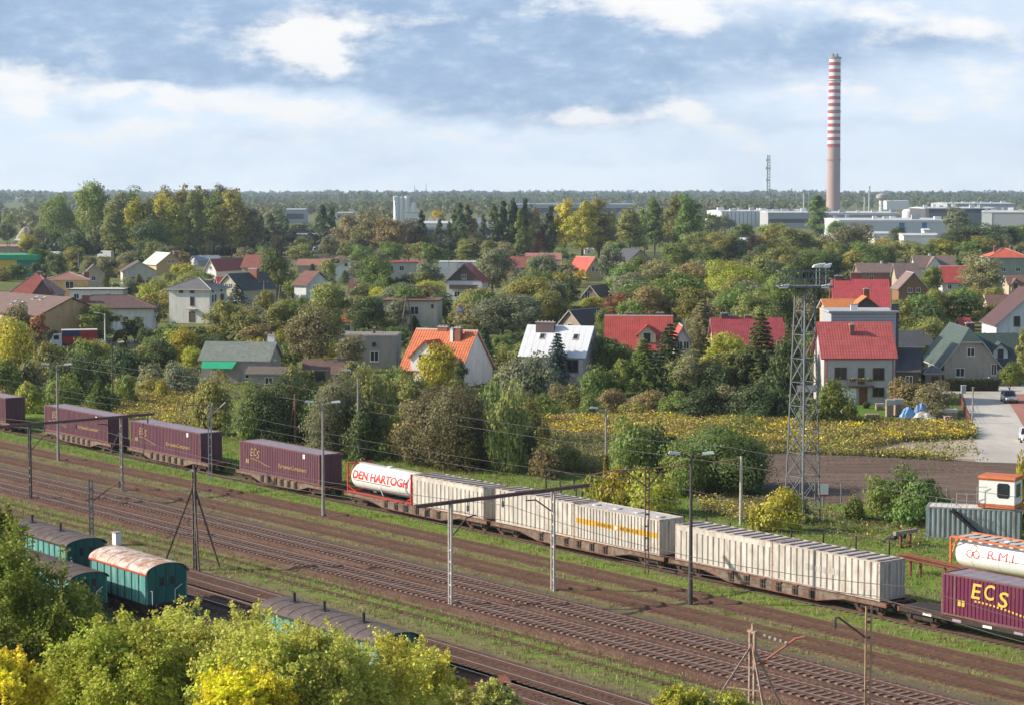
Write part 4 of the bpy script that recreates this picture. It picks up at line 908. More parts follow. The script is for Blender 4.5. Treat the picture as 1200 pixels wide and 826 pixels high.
mast(246.5, 563, 471, 'catenary mast with a slanting arm at the purple container end', [([(-32,4),(0,2)], RUSTM), ([(19,0),(0,17)], M('pale_arm', (.55,.52,.48), .7, .2, 2))], M('grey_mast_paint', (.34,.32,.29)), WPOLE, (0, 5.2))
mast(868, 615, 534, 'slim white-footed catenary mast behind the grey bulk containers', [([(-31,7),(0,3)], RUSTM)], RUSTM, WPOLE, (0, 5.5), False)
mast(346, 522, 462, 'thin rust mast with a strut behind the purple containers', [([(-6,40),(0,4)], RUSTM)], RUSTM, WPOLE, (0, 1.2), False)
mast(107.5, 630, 561, 'short concrete mast with a stay right of the dark-roofed wagon', [([(34,2),(2,26)], RUSTM)], M('grey_mast_paint', (.34,.32,.29)))
mast(1016.5, 838, 710, 'dark brown catenary mast with a curved arm at the lower right', [([(-40,14),(-36,13),(-3,38)], DKPOLE)], BRMAST, M('ochre_mast_paint', (.45,.30,.18), .8, .3, 2), (0, 4.0))
def braced_mast(u, vb, vt, label, mat, topbits):
    g = G(u, vb); h = AT(u, vt, g[1])[2]; root = empty('braced_mast', (g[0], g[1], 0), TRK, label, 'braced mast', 'masts braced by slanting legs')
    mb = MB(); lattice_mast(mb, 0, 0, 0, h, .34, 0, .9); mb.build('mast', mat, root)
    for x, y in ((-1.5,-1.9),(1.7,-.6),(.9,1.6)): mb = MB(); mb.bar((x, y, 0), (0, 0, h*.86), .11); mb.build('leg', mat, root)
    for k in (.35, .6): mb = MB(); q = 1-k/.86; mb.bar((-1.5*q,-1.9*q,h*k), (1.7*q,-.6*q,h*k), .06); mb.build('brace', mat, root)
    mb = MB(); mb.box(-.3, .3, -.12, .12, h, h+.14); mb.box(-.06, .06, -.06, .06, h+.14, h+.5); mb.build('cap', mat, root)
    if topbits:
        mb = MB(); s = 1
        mb.tube([(.3,.2,h*.62),(2.0,1.2,h*.97),(2.4,1.5,h*1.0)], .07); mb.build('arm', M('rust_red_arm', (.36,.13,.09), .8, .3, 2), root)
        mb = MB(); 
        for q in range(5): mb.cyl((.5+q*.25,.3+q*.15,h-.1-q*.07), (.6+q*.25,.36+q*.15,h-.13-q*.07), .1, n=8)
        mb.build('insulator', WPOLE, root)
braced_mast(228.5, 667, 552, 'dark braced mast with slanting legs left of the main lines', M('braced_dark', (.10,.075,.065), .8, .3, 2, dirt=(.3,.25,.2), damt=.3), False)
braced_mast(881, 838, 741, 'pale rusty braced mast with slanting legs at the lower right', M('braced_pale', (.42,.34,.28), .8, .3, 2, dirt=(.26,.13,.08), damt=.5), True)
# overhead wires
WIRE = M('wire', (.10,.085,.08), .6, .2, 1)
def wire(pts, label, r=.016, sag=.25):
    P = []
    for a_, b_ in zip(pts[:-1], pts[1:]):
        for k in range(9): t_ = k/8; q_ = Vector(a_).lerp(Vector(b_), t_); q_.z -= 4*sag*t_*(1-t_); P.append(q_)
    mb = MB(); mb.tube(P, r, 4); tag(mb.build('overhead_wire', WIRE), label, 'overhead wire', 'overhead wires of the railway')
aw = [-235, -171.7, -109.7, -73, -40]
for nm, off, zz, sg, lb in (('t4', t4, 6.4, .5, 'wires over the upper main line'),('t5', t5, 6.4, .5, 'wires over the lower main line')):
    wire([W2(a_, off(a_), zz) for a_ in aw], 'upper carrying wire, one of the ' + lb, .02, .9); wire([W2(a_, off(a_), 5.3) for a_ in aw], 'lower contact wire, one of the ' + lb, .02, .12)
for dz, lb in ((6.1, 'upper wire strung along the container train'),(5.0, 'lower wire strung along the container train')):
    wire([W2(a_, tr1(a_)-.6, dz + .3) for a_ in (-240,-172.5,-110.5,-60)], lb, .016, .5 if dz > 6 else .1)
wire([W2(a_, 119.5, 6.6) for a_ in (-262,-191,-122,-60)], 'upper wire crossing in front of the dark bushes behind the train', .022, .7)
wire([W2(a_, 119.0, 5.3) for a_ in (-262,-191,-122,-60)], 'lower wire crossing in front of the dark bushes behind the train', .025, .2)
wire([tuple(G(143,575)[:2])+(6.0,), tuple(G(107.5,630)[:2])+(3.6,)], 'stay wire from the left gantry to the short mast', .03, .05)
# lattice floodlight tower
ga, gb, gc = G(919.5, 611), G(960, 611), G(941, 626); ctr = Vector((sum(p[0] for p in (ga, gb))/2, sum(p[1] for p in (ga, gb))/2 - 0.2, 0)); topz = AT(940, 320, ctr.y)[2]
root = empty('floodlight_tower', ctr, math.radians(38), 'tall grey lattice floodlight tower with a railed platform', 'floodlight tower')
STL = M('tower_steel', (.15,.165,.18), .6, .25, 1.5, metal=.2); wb, wt = 1.06, .56; ht = topz - 1.2
def leg(sx, sy, z): w_ = wb + (wt-wb)*z/ht; return (sx*w_, sy*w_, z)
for sx in (-1,1):
    for sy in (-1,1): mb = MB(); mb.bar(leg(sx,sy,0), leg(sx,sy,ht), .105); mb.build('leg', STL, root)
zs = np.linspace(0, ht, 11)
for (a_, b_) in (((-1,-1),(1,-1)),((1,-1),(1,1)),((1,1),(-1,1)),((-1,1),(-1,-1))):
    mb = MB()
    for z0_, z1_ in zip(zs[:-1], zs[1:]): mb.bar(leg(*a_, z0_), leg(*b_, z1_), .055); mb.bar(leg(*b_, z0_), leg(*a_, z1_), .055); mb.bar(leg(*a_, z1_), leg(*b_, z1_), .055)
    mb.build('bracing', STL, root)
lad = MB()
for s in (-.22,.22): lad.bar((s,.1,0), (s,.1,ht), .05)
for k in range(int(ht/.4)): lad.bar((-.22,.1,k*.4), (.22,.1,k*.4), .03)
lad.build('ladder', STL, root)
rp = empty('platform', (0,0,0)); rp.parent = root; rp.rotation_euler = (0,0,-math.radians(38))
pl = MB(); pl.box(-2.3, 2.2, -1.2, 1.2, ht, ht+.14); pl.build('deck', STL, rp)
pl = MB()
for z in (.75, 1.35, 2.0):
    for y in (-1.2, 1.2): pl.bar((-2.3,y,ht+z-.65), (2.2,y,ht+z-.65), .06)
    for x in (-2.3, 2.2): pl.bar((x,-1.2,ht+z-.65), (x,1.2,ht+z-.65), .06)
for x in np.linspace(-2.3, 2.2, 9):
    for y in (-1.2, 1.2): pl.bar((x,y,ht+.1), (x,y,ht+1.4), .05)
for x in (-1.6,-.6,.4,1.4): pl.bar((x-.4,-1.2,ht+.1), (x+.3,-1.2,ht+1.4), .05)
pl.build('railing', STL, rp)
for x, y, z in ((.9,-.3,1.75),(1.7,-.3,1.75),(1.3,.5,1.75),(1.5,-.9,.05),(-1.9,-.9,.05)):
    fl = MB(); z += ht; fl.add([(x-.34,y-.35,z-.1),(x+.3,y-.35,z-.1),(x+.3,y+.35,z-.1),(x-.34,y+.35,z-.1),(x-.2,y-.3,z+.12),(x+.46,y-.3,z+.26),(x+.46,y+.3,z+.26),(x-.2,y+.3,z+.12)], [(0,3,2,1),(4,5,6,7),(0,1,5,4),(1,2,6,5),(2,3,7,6),(3,0,4,7)])
    fl.bar((x,y,ht+.1), (x,y,z-.05), .05); fl.build('floodlight', LAMPW, rp)
# fences
POST = M('fence_post', (.10,.085,.07), .9, .3, 2); POSTC = M('fence_post_concrete', (.33,.30,.27), .9, .3, 2)
def fence(px, n, h, label, mat, rails=2, pw=.12):
    P = [Vector(G(u, v)) for u, v in px]; root = empty('wire_fence', P[0], 0, label, 'fence'); seg = [(b_-a_).length for a_, b_ in zip(P[:-1], P[1:])]; T = sum(seg); pts = []
    for i in range(n):
        d = T*i/(n-1); k = 0
        while k < len(seg)-1 and d > seg[k]: d -= seg[k]; k += 1
        pts.append(P[k].lerp(P[k+1], min(1, d/seg[k])) - P[0])
    me0 = None
    for p_ in pts:
        if me0 is None: mb = MB(); mb.box(-pw/2, pw/2, -pw/2, pw/2, 0, h); me0 = mb.build('post', mat, root, p_).data
        else: link('post', me0, root, p_)
    mb = MB()
    for r_ in range(rails): mb.tube([(p_.x, p_.y, h*(.45 + .5*r_/max(1, rails-1))) for p_ in pts], .016, 4)
    mb.build('wire', WIRE, root)
fence([(640,580),(758,612),(860,632),(1042,652)], 16, 1.35, 'low post and wire fence running behind the grey containers', POST)
fence([(955,589),(1012,591),(1110,596)], 6, 2.0, 'post and wire fence along the near edge of the ploughed field', POSTC, 3)
fence([(640,566),(690,580)], 4, 1.6, 'short dark fence by the grassy siding left of the ivy lamp', POST)
fence([(1137,498),(1131,486),(1125,470)], 12, 1.1, 'reddish picket fence along the street edge', M('red_fence', (.38,.14,.12), .8, .2, 2), 3, .16)
g = G(965, 592); root = empty('sign', (g[0], g[1], 0), 0, 'blank white sign with a red lower edge by the floodlight tower', 'sign'); mb = MB(); mb.box(-.06,.06,0,.12,0,1.0); mb.build('post', POSTC, root)
mb = MB(); mb.box(-.5,.42,-.04,-.004,1.0,1.95); mb.build('panel', WHITE, root); mb = MB(); mb.box(-.5,.42,-.04,-.004,.86,.99); mb.build('stripe', REDP, root)
g = G(137, 638); root = empty('marker_post', (g[0], g[1], 0), TRK, 'short white marker post on the grass above the rust-roofed van', 'marker post'); mb = MB(); mb.box(-.3,.3,-.25,.25,0,.95); mb.build('body', WHITE, root); mb = MB(); mb.box(-.33,.33,-.28,.28,.95,1.05); mb.build('cap', GALV, root)
g = G(1139.5, 496); root = empty('utility_pole', (g[0], g[1], 0), 0, 'thin pole at the left edge of the concrete street', 'utility pole'); mb = MB(); mb.cyl((0,0,0),(0,0,4.3),.12,.09,8); mb.build('pole', CONCP, root); mb = MB(); mb.box(-.15,.15,-.1,.1,4.3,4.4); mb.build('cap', GALV, root)
def a_pole(u, vb, vt, label, spread=2.2, arm=False):
    g = G(u, vb); h = AT(u, vt, g[1])[2]; root = empty('utility_pole', (g[0], g[1], 0), 0, label, 'utility pole', 'timber utility poles')
    for s in ((-1, 1) if spread else (0,)): mb = MB(); mb.cyl((s*spread/2,0,0),(s*.12,0,h),.15,.11,8); mb.build('leg', M('grey_timber', (.22,.19,.165), .9, .25, 2), root)
    mb = MB(); 
    if arm: mb.box(-1.0,1.0,-.06,.06,h-.5,h-.38)
    else: mb.box(-.3,.3,-.08,.08,h-.1,h)
    mb.build('cross_arm', DKPOLE, root)
    for x in (-.22,.22) if not arm else (-.9,0,.9): mb = MB(); z = h if not arm else h-.38; mb.cyl((x,0,z),(x,0,z+.25),.06,n=6); mb.build('insulator', WPOLE, root)
a_pole(213.5, 376, 345, 'timber A-pole in front of the white cube-shaped villa', 1.6)
a_pole(309.5, 366, 329, 'pale single utility pole left of the dark tree', 0, True); a_pole(329, 372, 334, 'H-shaped pole with crossarms right of the pale pole', 1.4, True); a_pole(340, 376, 349, 'A-shaped pole beside the H-shaped pole', 2.0)
a_pole(477, 392, 347, 'leaning A-pole in front of the cream flat-roofed house', 2.4); a_pole(521.5, 384, 352, 'pale pole right of the cream flat-roofed house', 0, True); a_pole(528, 388, 358, 'second pale pole right of the cream flat-roofed house', 0, True)
a_pole(182.5, 396, 371, 'stout grey post left of the white villa', 0); a_pole(700.5, 400, 365, 'tall thin pole right of the white-roofed house', 0); a_pole(526, 330, 303, 'pale pole before the white hall with the ring emblem', 0)
# ------------------------------------------------------------------ houses
WF = M('white_window_frame', (.72,.72,.70), .5, .1, 1); BF = M('brown_window_frame', (.16,.075,.04), .6, .2, 2); BRCH = M('chimney_brick', (.26,.11,.08), .85, .25, 4); DKCH = M('dark_chimney', (.12,.09,.08), .85, .25, 3); CAPM = M('chimney_cap', (.42,.40,.38), .8, .2, 2)
def PL(name, c, dirt=None): return M('plaster_'+name, c, .9, .18, .5, dirt=dirt or tuple(x*.62 for x in c), damt=.26, stretch=(1.4,1.4,.35))
RECTS = []
class House: pass
def house(u, v, wpx, ve, vr, D, rot, kind, wall, roof, label, name='house', cat='house', ov=.45, slab=.2, jerk=None, trim=None, group=None):
    """u,v = pixel of the front wall's foot; wpx its width in the photo; ve, vr = pixel rows of eave and ridge"""
    h = House(); g = G(u, v); Y = g[1]; r = math.radians(rot); W = wpx*Y/F/math.cos(r); ze = AT(u, ve, Y)[2]; zr = AT(u, vr, Y + D*.5)[2]; zr = max(zr, ze+.4 if kind != 'flat' else zr)
    h.W, h.D, h.ze, h.zr = W, D, ze, zr; root = empty(name, (g[0], g[1], 0), r, label, cat, group); h.root = root; w = W/2; tm = trim or CAPM
    RECTS.append((u-wpx/2-3, u+wpx/2+3+D*math.sin(abs(r))*F/Y*(1 if rot < 0 else 0), vr-2, v-3, v))
    wl = MB(); rf = MB()
    def slab4(a, b, c, d):   # roof plane a,b (eave) c,d (ridge) with thickness
        a, b, c, d = map(Vector, (a, b, c, d)); n_ = (b-a).cross(d-a).normalized()*-slab
        if n_.z > 0: n_ = -n_
        rf.add([a,b,c,d,a+n_,b+n_,c+n_,d+n_], [(0,1,2,3),(7,6,5,4)], 0); rf.add([a,b,c,d,a+n_,b+n_,c+n_,d+n_], [(0,4,5,1),(1,5,6,2),(2,6,7,3),(3,7,4,0)], 1)
    if kind == 'gx':
        wl.prism([(0,0),(D,0),(D,ze),(D/2,zr-slab*1.2),(0,ze)], 'x', -w, w); k = (zr-ze)/(D/2)
        slab4((-w-ov,-ov,ze-ov*k+.1),(w+ov,-ov,ze-ov*k+.1),(w+ov,D/2,zr+.1),(-w-ov,D/2,zr+.1)); slab4((w+ov,D+ov,ze-ov*k+.1),(-w-ov,D+ov,ze-ov*k+.1),(-w-ov,D/2,zr+.1),(w+ov,D/2,zr+.1)); ax = 0
        h.roof_z = lambda x, y: zr + .1 - abs(y - D/2)*k
    elif kind == 'gy':
        k = (zr-ze)/w; zc_ = jerk if jerk else None; ax = 1
        if jerk:
            xj = (zr - jerk)/k; wl.prism([(-w,0),(w,0),(w,ze),(xj,jerk-slab),(-xj,jerk-slab),(-w,ze)], 'y', 0, D); yj = xj*.9
            for s in (-1, 1):
                P = [(s*(w+ov),-ov,ze-ov*k+.1),(s*(w+ov),D+ov,ze-ov*k+.1),(0,D+ov,zr+.1),(0,yj,zr+.1),(s*(xj+.15),-ov,jerk)]; rf.add(P, [(0,1,2,3,4)], 0); rf.add([(p[0],p[1],p[2]-slab) for p in P], [(4,3,2,1,0)], 1); rf.add([P[0],P[4],(P[4][0],P[4][1],P[4][2]-slab),(P[0][0],P[0][1],P[0][2]-slab)], [(0,1,2,3)], 1); rf.add([P[0],P[1],(P[1][0],P[1][1],P[1][2]-slab),(P[0][0],P[0][1],P[0][2]-slab)], [(0,1,2,3)], 1)
            rf.add([(-xj-.15,-ov,jerk),(xj+.15,-ov,jerk),(0,yj,zr+.1)], [(0,1,2)], 0); rf.box(-xj-.1, xj+.1, -ov, -ov+.06, jerk-slab, jerk-.01, 1)
        else:
            wl.prism([(-w,0),(w,0),(w,ze),(0,zr-slab*1.2),(-w,ze)], 'y', 0, D)
            slab4((-w-ov,D+ov,ze-ov*k+.1),(-w-ov,-ov,ze-ov*k+.1),(0,-ov,zr+.1),(0,D+ov,zr+.1)); slab4((w+ov,-ov,ze-ov*k+.1),(w+ov,D+ov,ze-ov*k+.1),(0,D+ov,zr+.1),(0,-ov,zr+.1))
        h.roof_z = lambda x, y: zr + .1 - abs(x)*k
    elif kind == 'hip':
        wl.box(-w, w, 0, D, 0, ze); o = ov; e = min(w, D/2)*.98; x1 = max(0.02, w - e); ax = 0; zz = ze
        A = [(-w-o,-o,zz),(w+o,-o,zz),(w+o,D+o,zz),(-w-o,D+o,zz)]; R1, R2 = (-x1,D/2,zr), (x1,D/2,zr)
        rf.add(A+[R1,R2], [(0,1,5,4),(1,2,5),(2,3,4,5),(3,0,4)], 0); rf.add([(p[0],p[1],zz-slab) for p in A] + A, [(3,2,1,0),(0,1,5,4),(1,2,6,5),(2,3,7,6),(3,0,4,7)], 1)
        k = (zr-ze)/(D/2+o); h.roof_z = lambda x, y: ze + (y+o)*k if y < D/2 else zr
        rg = MB(); rg.tube([(-w-o,-o,zz+.03),(R1[0],R1[1],R1[2]+.03),(R2[0],R2[1],R2[2]+.03),(w+o,-o,zz+.03)], .09, 5)
    else:
        wl.box(-w, w, 0, D, 0, ze); rf.box(-w-ov, w+ov, -ov, D+ov, ze+.003, ze+slab, 1); rf.box(-w-ov+.12, w+ov-.12, -ov+.12, D+ov-.12, ze+slab, ze+slab+.04, 0); ax = 0; h.roof_z = lambda x, y: ze+slab
    h.wall = wl.build('wall', wall, root); rm = roof(ax) if callable(roof) else roof
    h.roof = rf.build('roof', [rm, tm], root)
    if kind == 'hip': rg.build('ridge', tm, h.roof)
    return h
def win(h, face, c, z, w, hh, fr=None, kind='window', bars=1, sill=True):
    fr = fr or WF; mb = MB(); pn = MB(); t_ = .07
    def T(mbx, s0, s1, z0, z1, o0, o1):
        if face == 'f': mbx.box(s0, s1, -o1, -o0, z0, z1)
        elif face == 'r': mbx.box(h.W/2+o0, h.W/2+o1, s0, s1, z0, z1)
        elif face == 'l': mbx.box(-h.W/2-o1, -h.W/2-o0, s0, s1, z0, z1)
    x0, x1 = c-w/2, c+w/2
    T(mb, x0-t_, x0+.02, z-t_, z+hh+t_, .003, .07); T(mb, x1-.02, x1+t_, z-t_, z+hh+t_, .003, .07); T(mb, x0+.021, x1-.021, z+hh-.02, z+hh+t_, .003, .068); T(mb, x0+.021, x1-.021, z-t_, z+.02, .003, .068)
    for b_ in range(bars): xc = x0 + w*(b_+1)/(bars+1); T(mb, xc-.04, xc+.04, z+.021, z+hh-.021, .003, .066)
    if kind == 'window' and sill: T(mb, x0-.15, x1+.15, z-t_-.06, z-t_-.003, .003, .16)
    o = mb.build(kind, fr, h.root); T(pn, x0+.025, x1-.025, z+.025, z+hh-.025, .003, .02); pn.build('pane' if kind == 'window' else 'panel', GLASS if kind == 'window' else fr, o); return o
def chim(h, x, y, w, d, top, mat=None, name='chimney'):
    z0 = h.roof_z(x, y) - 1.0; mb = MB(); mb.box(x-w/2, x+w/2, y-d/2, y+d/2, z0, top, 0); mb.box(x-w/2-.07, x+w/2+.07, y-d/2-.07, y+d/2+.07, top, top+.12, 1)
    for k in range(max(1, int(w/.5))): xx = x - w/2 + w*(k+.5)/max(1, int(w/.5)); mb.box(xx-.09, xx+.09, y-.09, y+.09, top+.12, top+.3, 1)
    return mb.build(name, [mat or BRCH, CAPM], h.roof)
def skylight(h, x, y, w=.8, l=1.1):
    z0, z1 = h.roof_z(x, y-l/2*.8), h.roof_z(x, y+l/2*.8); mb = MB(); a_, b_ = (y-l/2*.8), (y+l/2*.8)
    mb.add([(x-w/2,a_,z0+.1),(x+w/2,a_,z0+.1),(x+w/2,b_,z1+.1),(x-w/2,b_,z1+.1),(x-w/2,a_,z0-.1),(x+w/2,a_,z0-.1),(x+w/2,b_,z1-.1),(x-w/2,b_,z1-.1)], [(0,1,2,3),(0,4,5,1),(1,5,6,2),(2,6,7,3),(3,7,4,0)]); o = mb.build('skylight', CAPM, h.roof)
    mb = MB(); e = .1; mb.add([(x-w/2+e,a_+e,z0+.115+e*.8),(x+w/2-e,a_+e,z0+.115+e*.8),(x+w/2-e,b_-e,z1+.115-e*.8),(x-w/2+e,b_-e,z1+.115-e*.8)], [(0,1,2,3)]); mb.build('pane', GLASS, o)
def dormer(h, x, w, y0, z0, zw, zp, wall, roof, wn=True, fr=None, depth=4.0):
    mb = MB(); mb.prism([(x-w/2,z0),(x+w/2,z0),(x+w/2,zw),(x,zp-.15),(x-w/2,zw)], 'y', y0, y0+depth); o = mb.build('dormer', wall, h.root)
    rm = roof(1) if callable(roof) else roof; mb = MB(); k = (zp-zw)/(w/2)
    for s in (-1, 1):
        P = [Vector((x+s*(w/2+.35), y0-.35, zw-.35*k)), Vector((x+s*(w/2+.35), y0+depth, zw-.35*k)), Vector((x, y0+depth, zp)), Vector((x, y0-.35, zp))]; Q = [p-Vector((0,0,.15)) for p in P]; mb.add(P+Q, [(0,1,2,3),(7,6,5,4),(0,4,5,1),(1,5,6,2),(2,6,7,3),(3,7,4,0)])
    mb.build('dormer_roof', rm, o)
    if wn:
        mb = MB(); a_, b_, z1, z2 = x-w*.2, x+w*.2, z0+.7, zw+.1; mb.box(a_-.08,b_+.08,y0-.06,y0-.003,z1-.08,z2+.08); q_ = mb.build('window', fr or WF, o); mb = MB(); mb.box(a_,b_,y0-.07,y0-.062,z1,z2); mb.build('pane', GLASS, q_)
    return o
def R(name, c, **k): return lambda ax: TILE(name, c, ax, **k)
ORT = R('orange_tile', (.54,.145,.055), col=.42, row=.42, depth=.7); RDT = R('red_tile', (.44,.08,.065)); CRT = R('crimson_tile', (.37,.07,.08)); RED2 = R('coral_tile', (.45,.105,.095), col=.36, row=.36)
BRT = R('brown_tile', (.20,.115,.09)); DBT = R('dark_brown_tile', (.11,.075,.065)); GRT = R('green_tile', (.065,.095,.082), row=.4); SLT = R('slate_tile', (.085,.085,.095)); TRT = R('terracotta_tile', (.36,.17,.12)); GYT = R('grey_tile', (.21,.21,.20)); TNT = R('tan_tile', (.22,.155,.135)); MAR = R('maroon_tile', (.30,.07,.06))
GGR = M('grey_green_roof', (.19,.215,.195), .8, .2, .8, dirt=(.12,.14,.11)); WMR = M('white_metal_roof', (.68,.70,.72), .4, .06, .6, dirt=(.5,.5,.48), damt=.1)
# --- nearest row
h = house(647, 457, 72, 416, 382, 8.8, -17, 'gx', PL('pale', (.50,.48,.50)), WMR, 'two-storey house with a white metal roof and wide brick chimney')
chim(h, -2.0, 3.6, 2.7, .8, h.zr+.5, M('patterned_chimney', (.16,.12,.115), .8, .3, 4)); skylight(h, -2.2, 2.6); skylight(h, 2.7, 2.6)
win(h,'f',-2.6,2.7,2.0,1.35,BF); win(h,'f',3.0,2.7,1.5,1.6,BF); win(h,'f',.4,2.6,1.0,1.4,BF); win(h,'f',-2.6,.5,1.6,1.2,BF); win(h,'r',4,3.0,1.0,1.2)
for x in np.arange(-h.W/2+.3, h.W/2, .9): mb = MB(); mb.bar((x,-.45,h.roof_z(x,-.45)+.008),(x,4.1,h.roof_z(x,4.1)+.008),.02); mb.build('standing_seam', WMR, h.roof)
h = house(504, 453, 70, 433, 386, 10.5, -26, 'gx', PL('white', (.72,.72,.72)), ORT, 'white house with a steep orange tiled roof and front dormer', ov=.35)
dormer(h, -.6, 4.8, -.3, 2.3, 4.4, 6.6, PL('white', (.72,.72,.72)), ORT, True, BF, 5.0); chim(h, 2.5, 4.0, 1.0, .7, h.zr+.35); chim(h, 1.6, 3.8, .45, .5, h.zr+.2, WHITE); chim(h, -.6, 5.2, 1.6, .6, h.zr+.35); win(h,'f',-3.6,.3,1.4,1.8,BF); win(h,'f',3.2,.3,1.4,1.5,BF)
h = house(748, 424, 75, 408, 370, 9, -4, 'gx', PL('cream', (.60,.52,.38)), RDT, 'cream house with a bright red tiled roof and a gabled dormer')
dormer(h, 1.4, 2.9, .7, 1.9, 4.6, 6.0, PL('cream', (.60,.52,.38)), RDT, True, WF, 4.0); chim(h, -1.6, 5, 1.1, .6, h.zr+.4); chim(h, 3.5, 5, 1.3, .6, h.zr+.4); win(h,'f',-2.6,.2,1.5,1.3); win(h,'f',-.6,.2,1.2,1.3)
h = house(800, 420, 17, 397, 381, 7, 0, 'gy', PL('white', (.72,.72,.72)), RDT, 'narrow white gable wing between the two red-roofed houses')
win(h,'f',-.5,1.6,.8,1.2); win(h,'f',.6,1.6,.8,1.2)
h = house(878, 424, 80, 404, 373, 9.5, 0, 'gx', PL('cream2', (.55,.47,.36)), CRT, 'house with a crimson tiled roof behind the dark conifers')
chim(h, -3.6, 4.9, 1.1, .7, h.zr+.75, DKCH); chim(h, -2.2, 4.9, 1.5, .6, h.zr+.4); chim(h, .2, 4.9, .9, .6, h.zr+.4); win(h,'f',-2.6,.4,1.6,1.4); win(h,'f',2,.4,1.6,1.4)
CWAL = PL('grey_block', (.46,.45,.44), (.36,.35,.34))
h = house(1006, 474, 82, 417, 378, 9, 0, 'gx', CWAL, RED2, 'grey-walled two-storey house with a coral red roof and balcony', trim=M('red_gutter', (.40,.05,.05), .5, .2, 2))
chim(h, -.5, 2.9, .6, .6, h.roof_z(0,2.9)+1.1); 
pp = F/G(1006,474)[1]
def px(u): return (u-1006)/pp
def pz(v): return (474-v)/pp
for u0,u1,v0,v1,br in ((978,991,430.5,443,1),(1023,1035.5,431,444,1),(1023,1035.5,454,463.5,1),(1005.5,1012,431,448,0)): win(h,'f',px((u0+u1)/2),pz(v1),(u1-u0)/pp,(v1-v0)/pp,BF,'window',br)
win(h,'f',px(1011.5),.05,.95,pz(454)-.1,M('brown_door', (.19,.075,.03), .5, .2, 2),'door',0)
mb = MB(); mb.box(px(991), px(1022.5), -1.15, -.004, pz(452.5), pz(450.8)); o = mb.build('balcony', DKCH, h.root)
mb = MB()
for k in range(14): x = px(991)+.05+k*(px(1022.5)-px(991)-.1)/13; mb.box(x-.015, x+.015, -1.12, -1.09, pz(450.8), pz(443.5))
mb.box(px(991), px(1022.5), -1.13, -1.08, pz(443.5), pz(443.5)+.06); mb.build('railing', BLK, o)
for x0_,x1_ in ((993.5,1000),(1003.5,1011),(1014,1020)):
    mb = MB(); mb.box(px(x0_), px(x1_), -1.3, -1.14, pz(446), pz(443.8)); fb = mb.build('flower_box', M('flower_box', (.25,.12,.07)), o); nq = 60; P_ = np.stack([RNG.uniform(px(x0_),px(x1_),nq), RNG.uniform(-1.4,-1.1,nq), RNG.uniform(pz(443.8),pz(441.6),nq)],1); fo = link('flowers', quads_mesh('flowers', leaf_quads(P_, _unit(RNG.normal(size=(nq,3))), RNG.uniform(.08,.16,nq), RNG), [LEAFM]), fb); fo.color = (.30,.33,.05,1)
mb = MB(); mb.box(px(985), px(1003), -.22, -.004, 0, pz(454)); mb.build('porch_wall', WHITE, h.root)
for u_ in (967.5, 1046.5): mb = MB(); mb.cyl((px(u_)*.985,-.08,0),(px(u_)*.985,-.08,h.ze-.2),.06,n=6); mb.build('downpipe', M('red_gutter', (.40,.05,.05)), h.root)
h = house(1011, 452, 76, 366.5, 363, 8, 0, 'flat', M('blue_grey_siding', (.34,.37,.42), .7, .12, .8), M('flat_roof_grey', (.40,.42,.45), .7, .15, 1), 'flat-roofed grey house directly behind the coral red roof')
chim(h, -1.2, 1.2, 1.0, .5, h.ze+1.0, WHITE); mb = MB(); mb.box(h.W/2-.6, h.W/2+.5, .5, 1.4, 0, h.ze+1.2); mb.build('chimney', SLT(0), h.root)
for k in range(4): mb = MB(); z = h.ze - .3 - k*.42; mb.box(-h.W/2+.1, h.W/2-.1, -.03, -.004, z-.05, z+.05); mb.build('siding_board', M('siding_dark_board', (.24,.26,.30)), h.root)  # darker horizontal boards across the upper front wall
h = house(995, 440, 52, 364, 351, 8, 0, 'gx', PL('beige', (.50,.40,.30)), R('burnt_orange_tile', (.55,.20,.06)), 'house with a burnt orange roof peeking over the flat grey house')
dormer(h, 2.4, 5.0, -.5, 6.5, h.ze+.2, h.zr+.7, DKCH, R('burnt_orange_tile', (.55,.20,.06)), False); chim(h, 3.2, 4.4, .8, .6, h.zr+1.5)
h = house(1010, 415, 62, 362, 328, 12, -5, 'gx', PL('brown', (.30,.16,.12)), R('rose_tile', (.42,.075,.08), col=.4, row=.4), 'big red-roofed house with brown brick gable behind the orange roof')
chim(h, -3.6, 6.0, 1.4, .7, h.zr+.6, DKCH); chim(h, -.6, 7.5, 1.8, .8, h.zr+1.1, BRCH); win(h,'r',5,6,1.2,1.2)
h = house(1072, 428, 40, 405, 388, 8, 0, 'gx', PL('tan', (.40,.33,.26)), SLT, 'low house with a dark slate roof beside the coral-roofed house', trim=WHITE)
win(h,'f',-1,.3,1.2,1.2); win(h,'f',2.4,.3,1.2,1.2)
h = house(1062, 452, 26, 432, 408, 6, -12, 'gx', DKCH, SLT, 'dark lean-to shed against the coral-roofed house', 'shed', 'shed'); win(h,'f',.4,.4,.9,1.0)
GW = PL('greige', (.40,.365,.31))
h = house(1137, 449, 62, 424, 382, 14, 0, 'gy', GW, GRT, 'greige house with a half-hipped dark green tiled roof', jerk=AT(1137,400,G(1137,449)[1])[2], trim=M('pale_verge', (.42,.46,.44), .6, .1, 1), ov=.7)
chim(h, .8, 4.5, 1.2, .8, h.zr+.5, DKCH); win(h,'f',3.4,1.2,.7,1.6); win(h,'f',-1.5,1.0,1.2,1.2); win(h,'f',0,4.0,1.0,1.1)
h2 = house(1176, 444, 44, 431, 391, 10, 0, 'gx', GW, GRT, 'green-tiled side wing with a small gabled dormer, right of the half-hipped gable'); dormer(h2, -.2, 2.2, 1.3, h2.ze+.6, h2.ze+2.6, h2.ze+3.7, PL('white', (.72,.72,.72)), GRT, True, WF, 3.0)
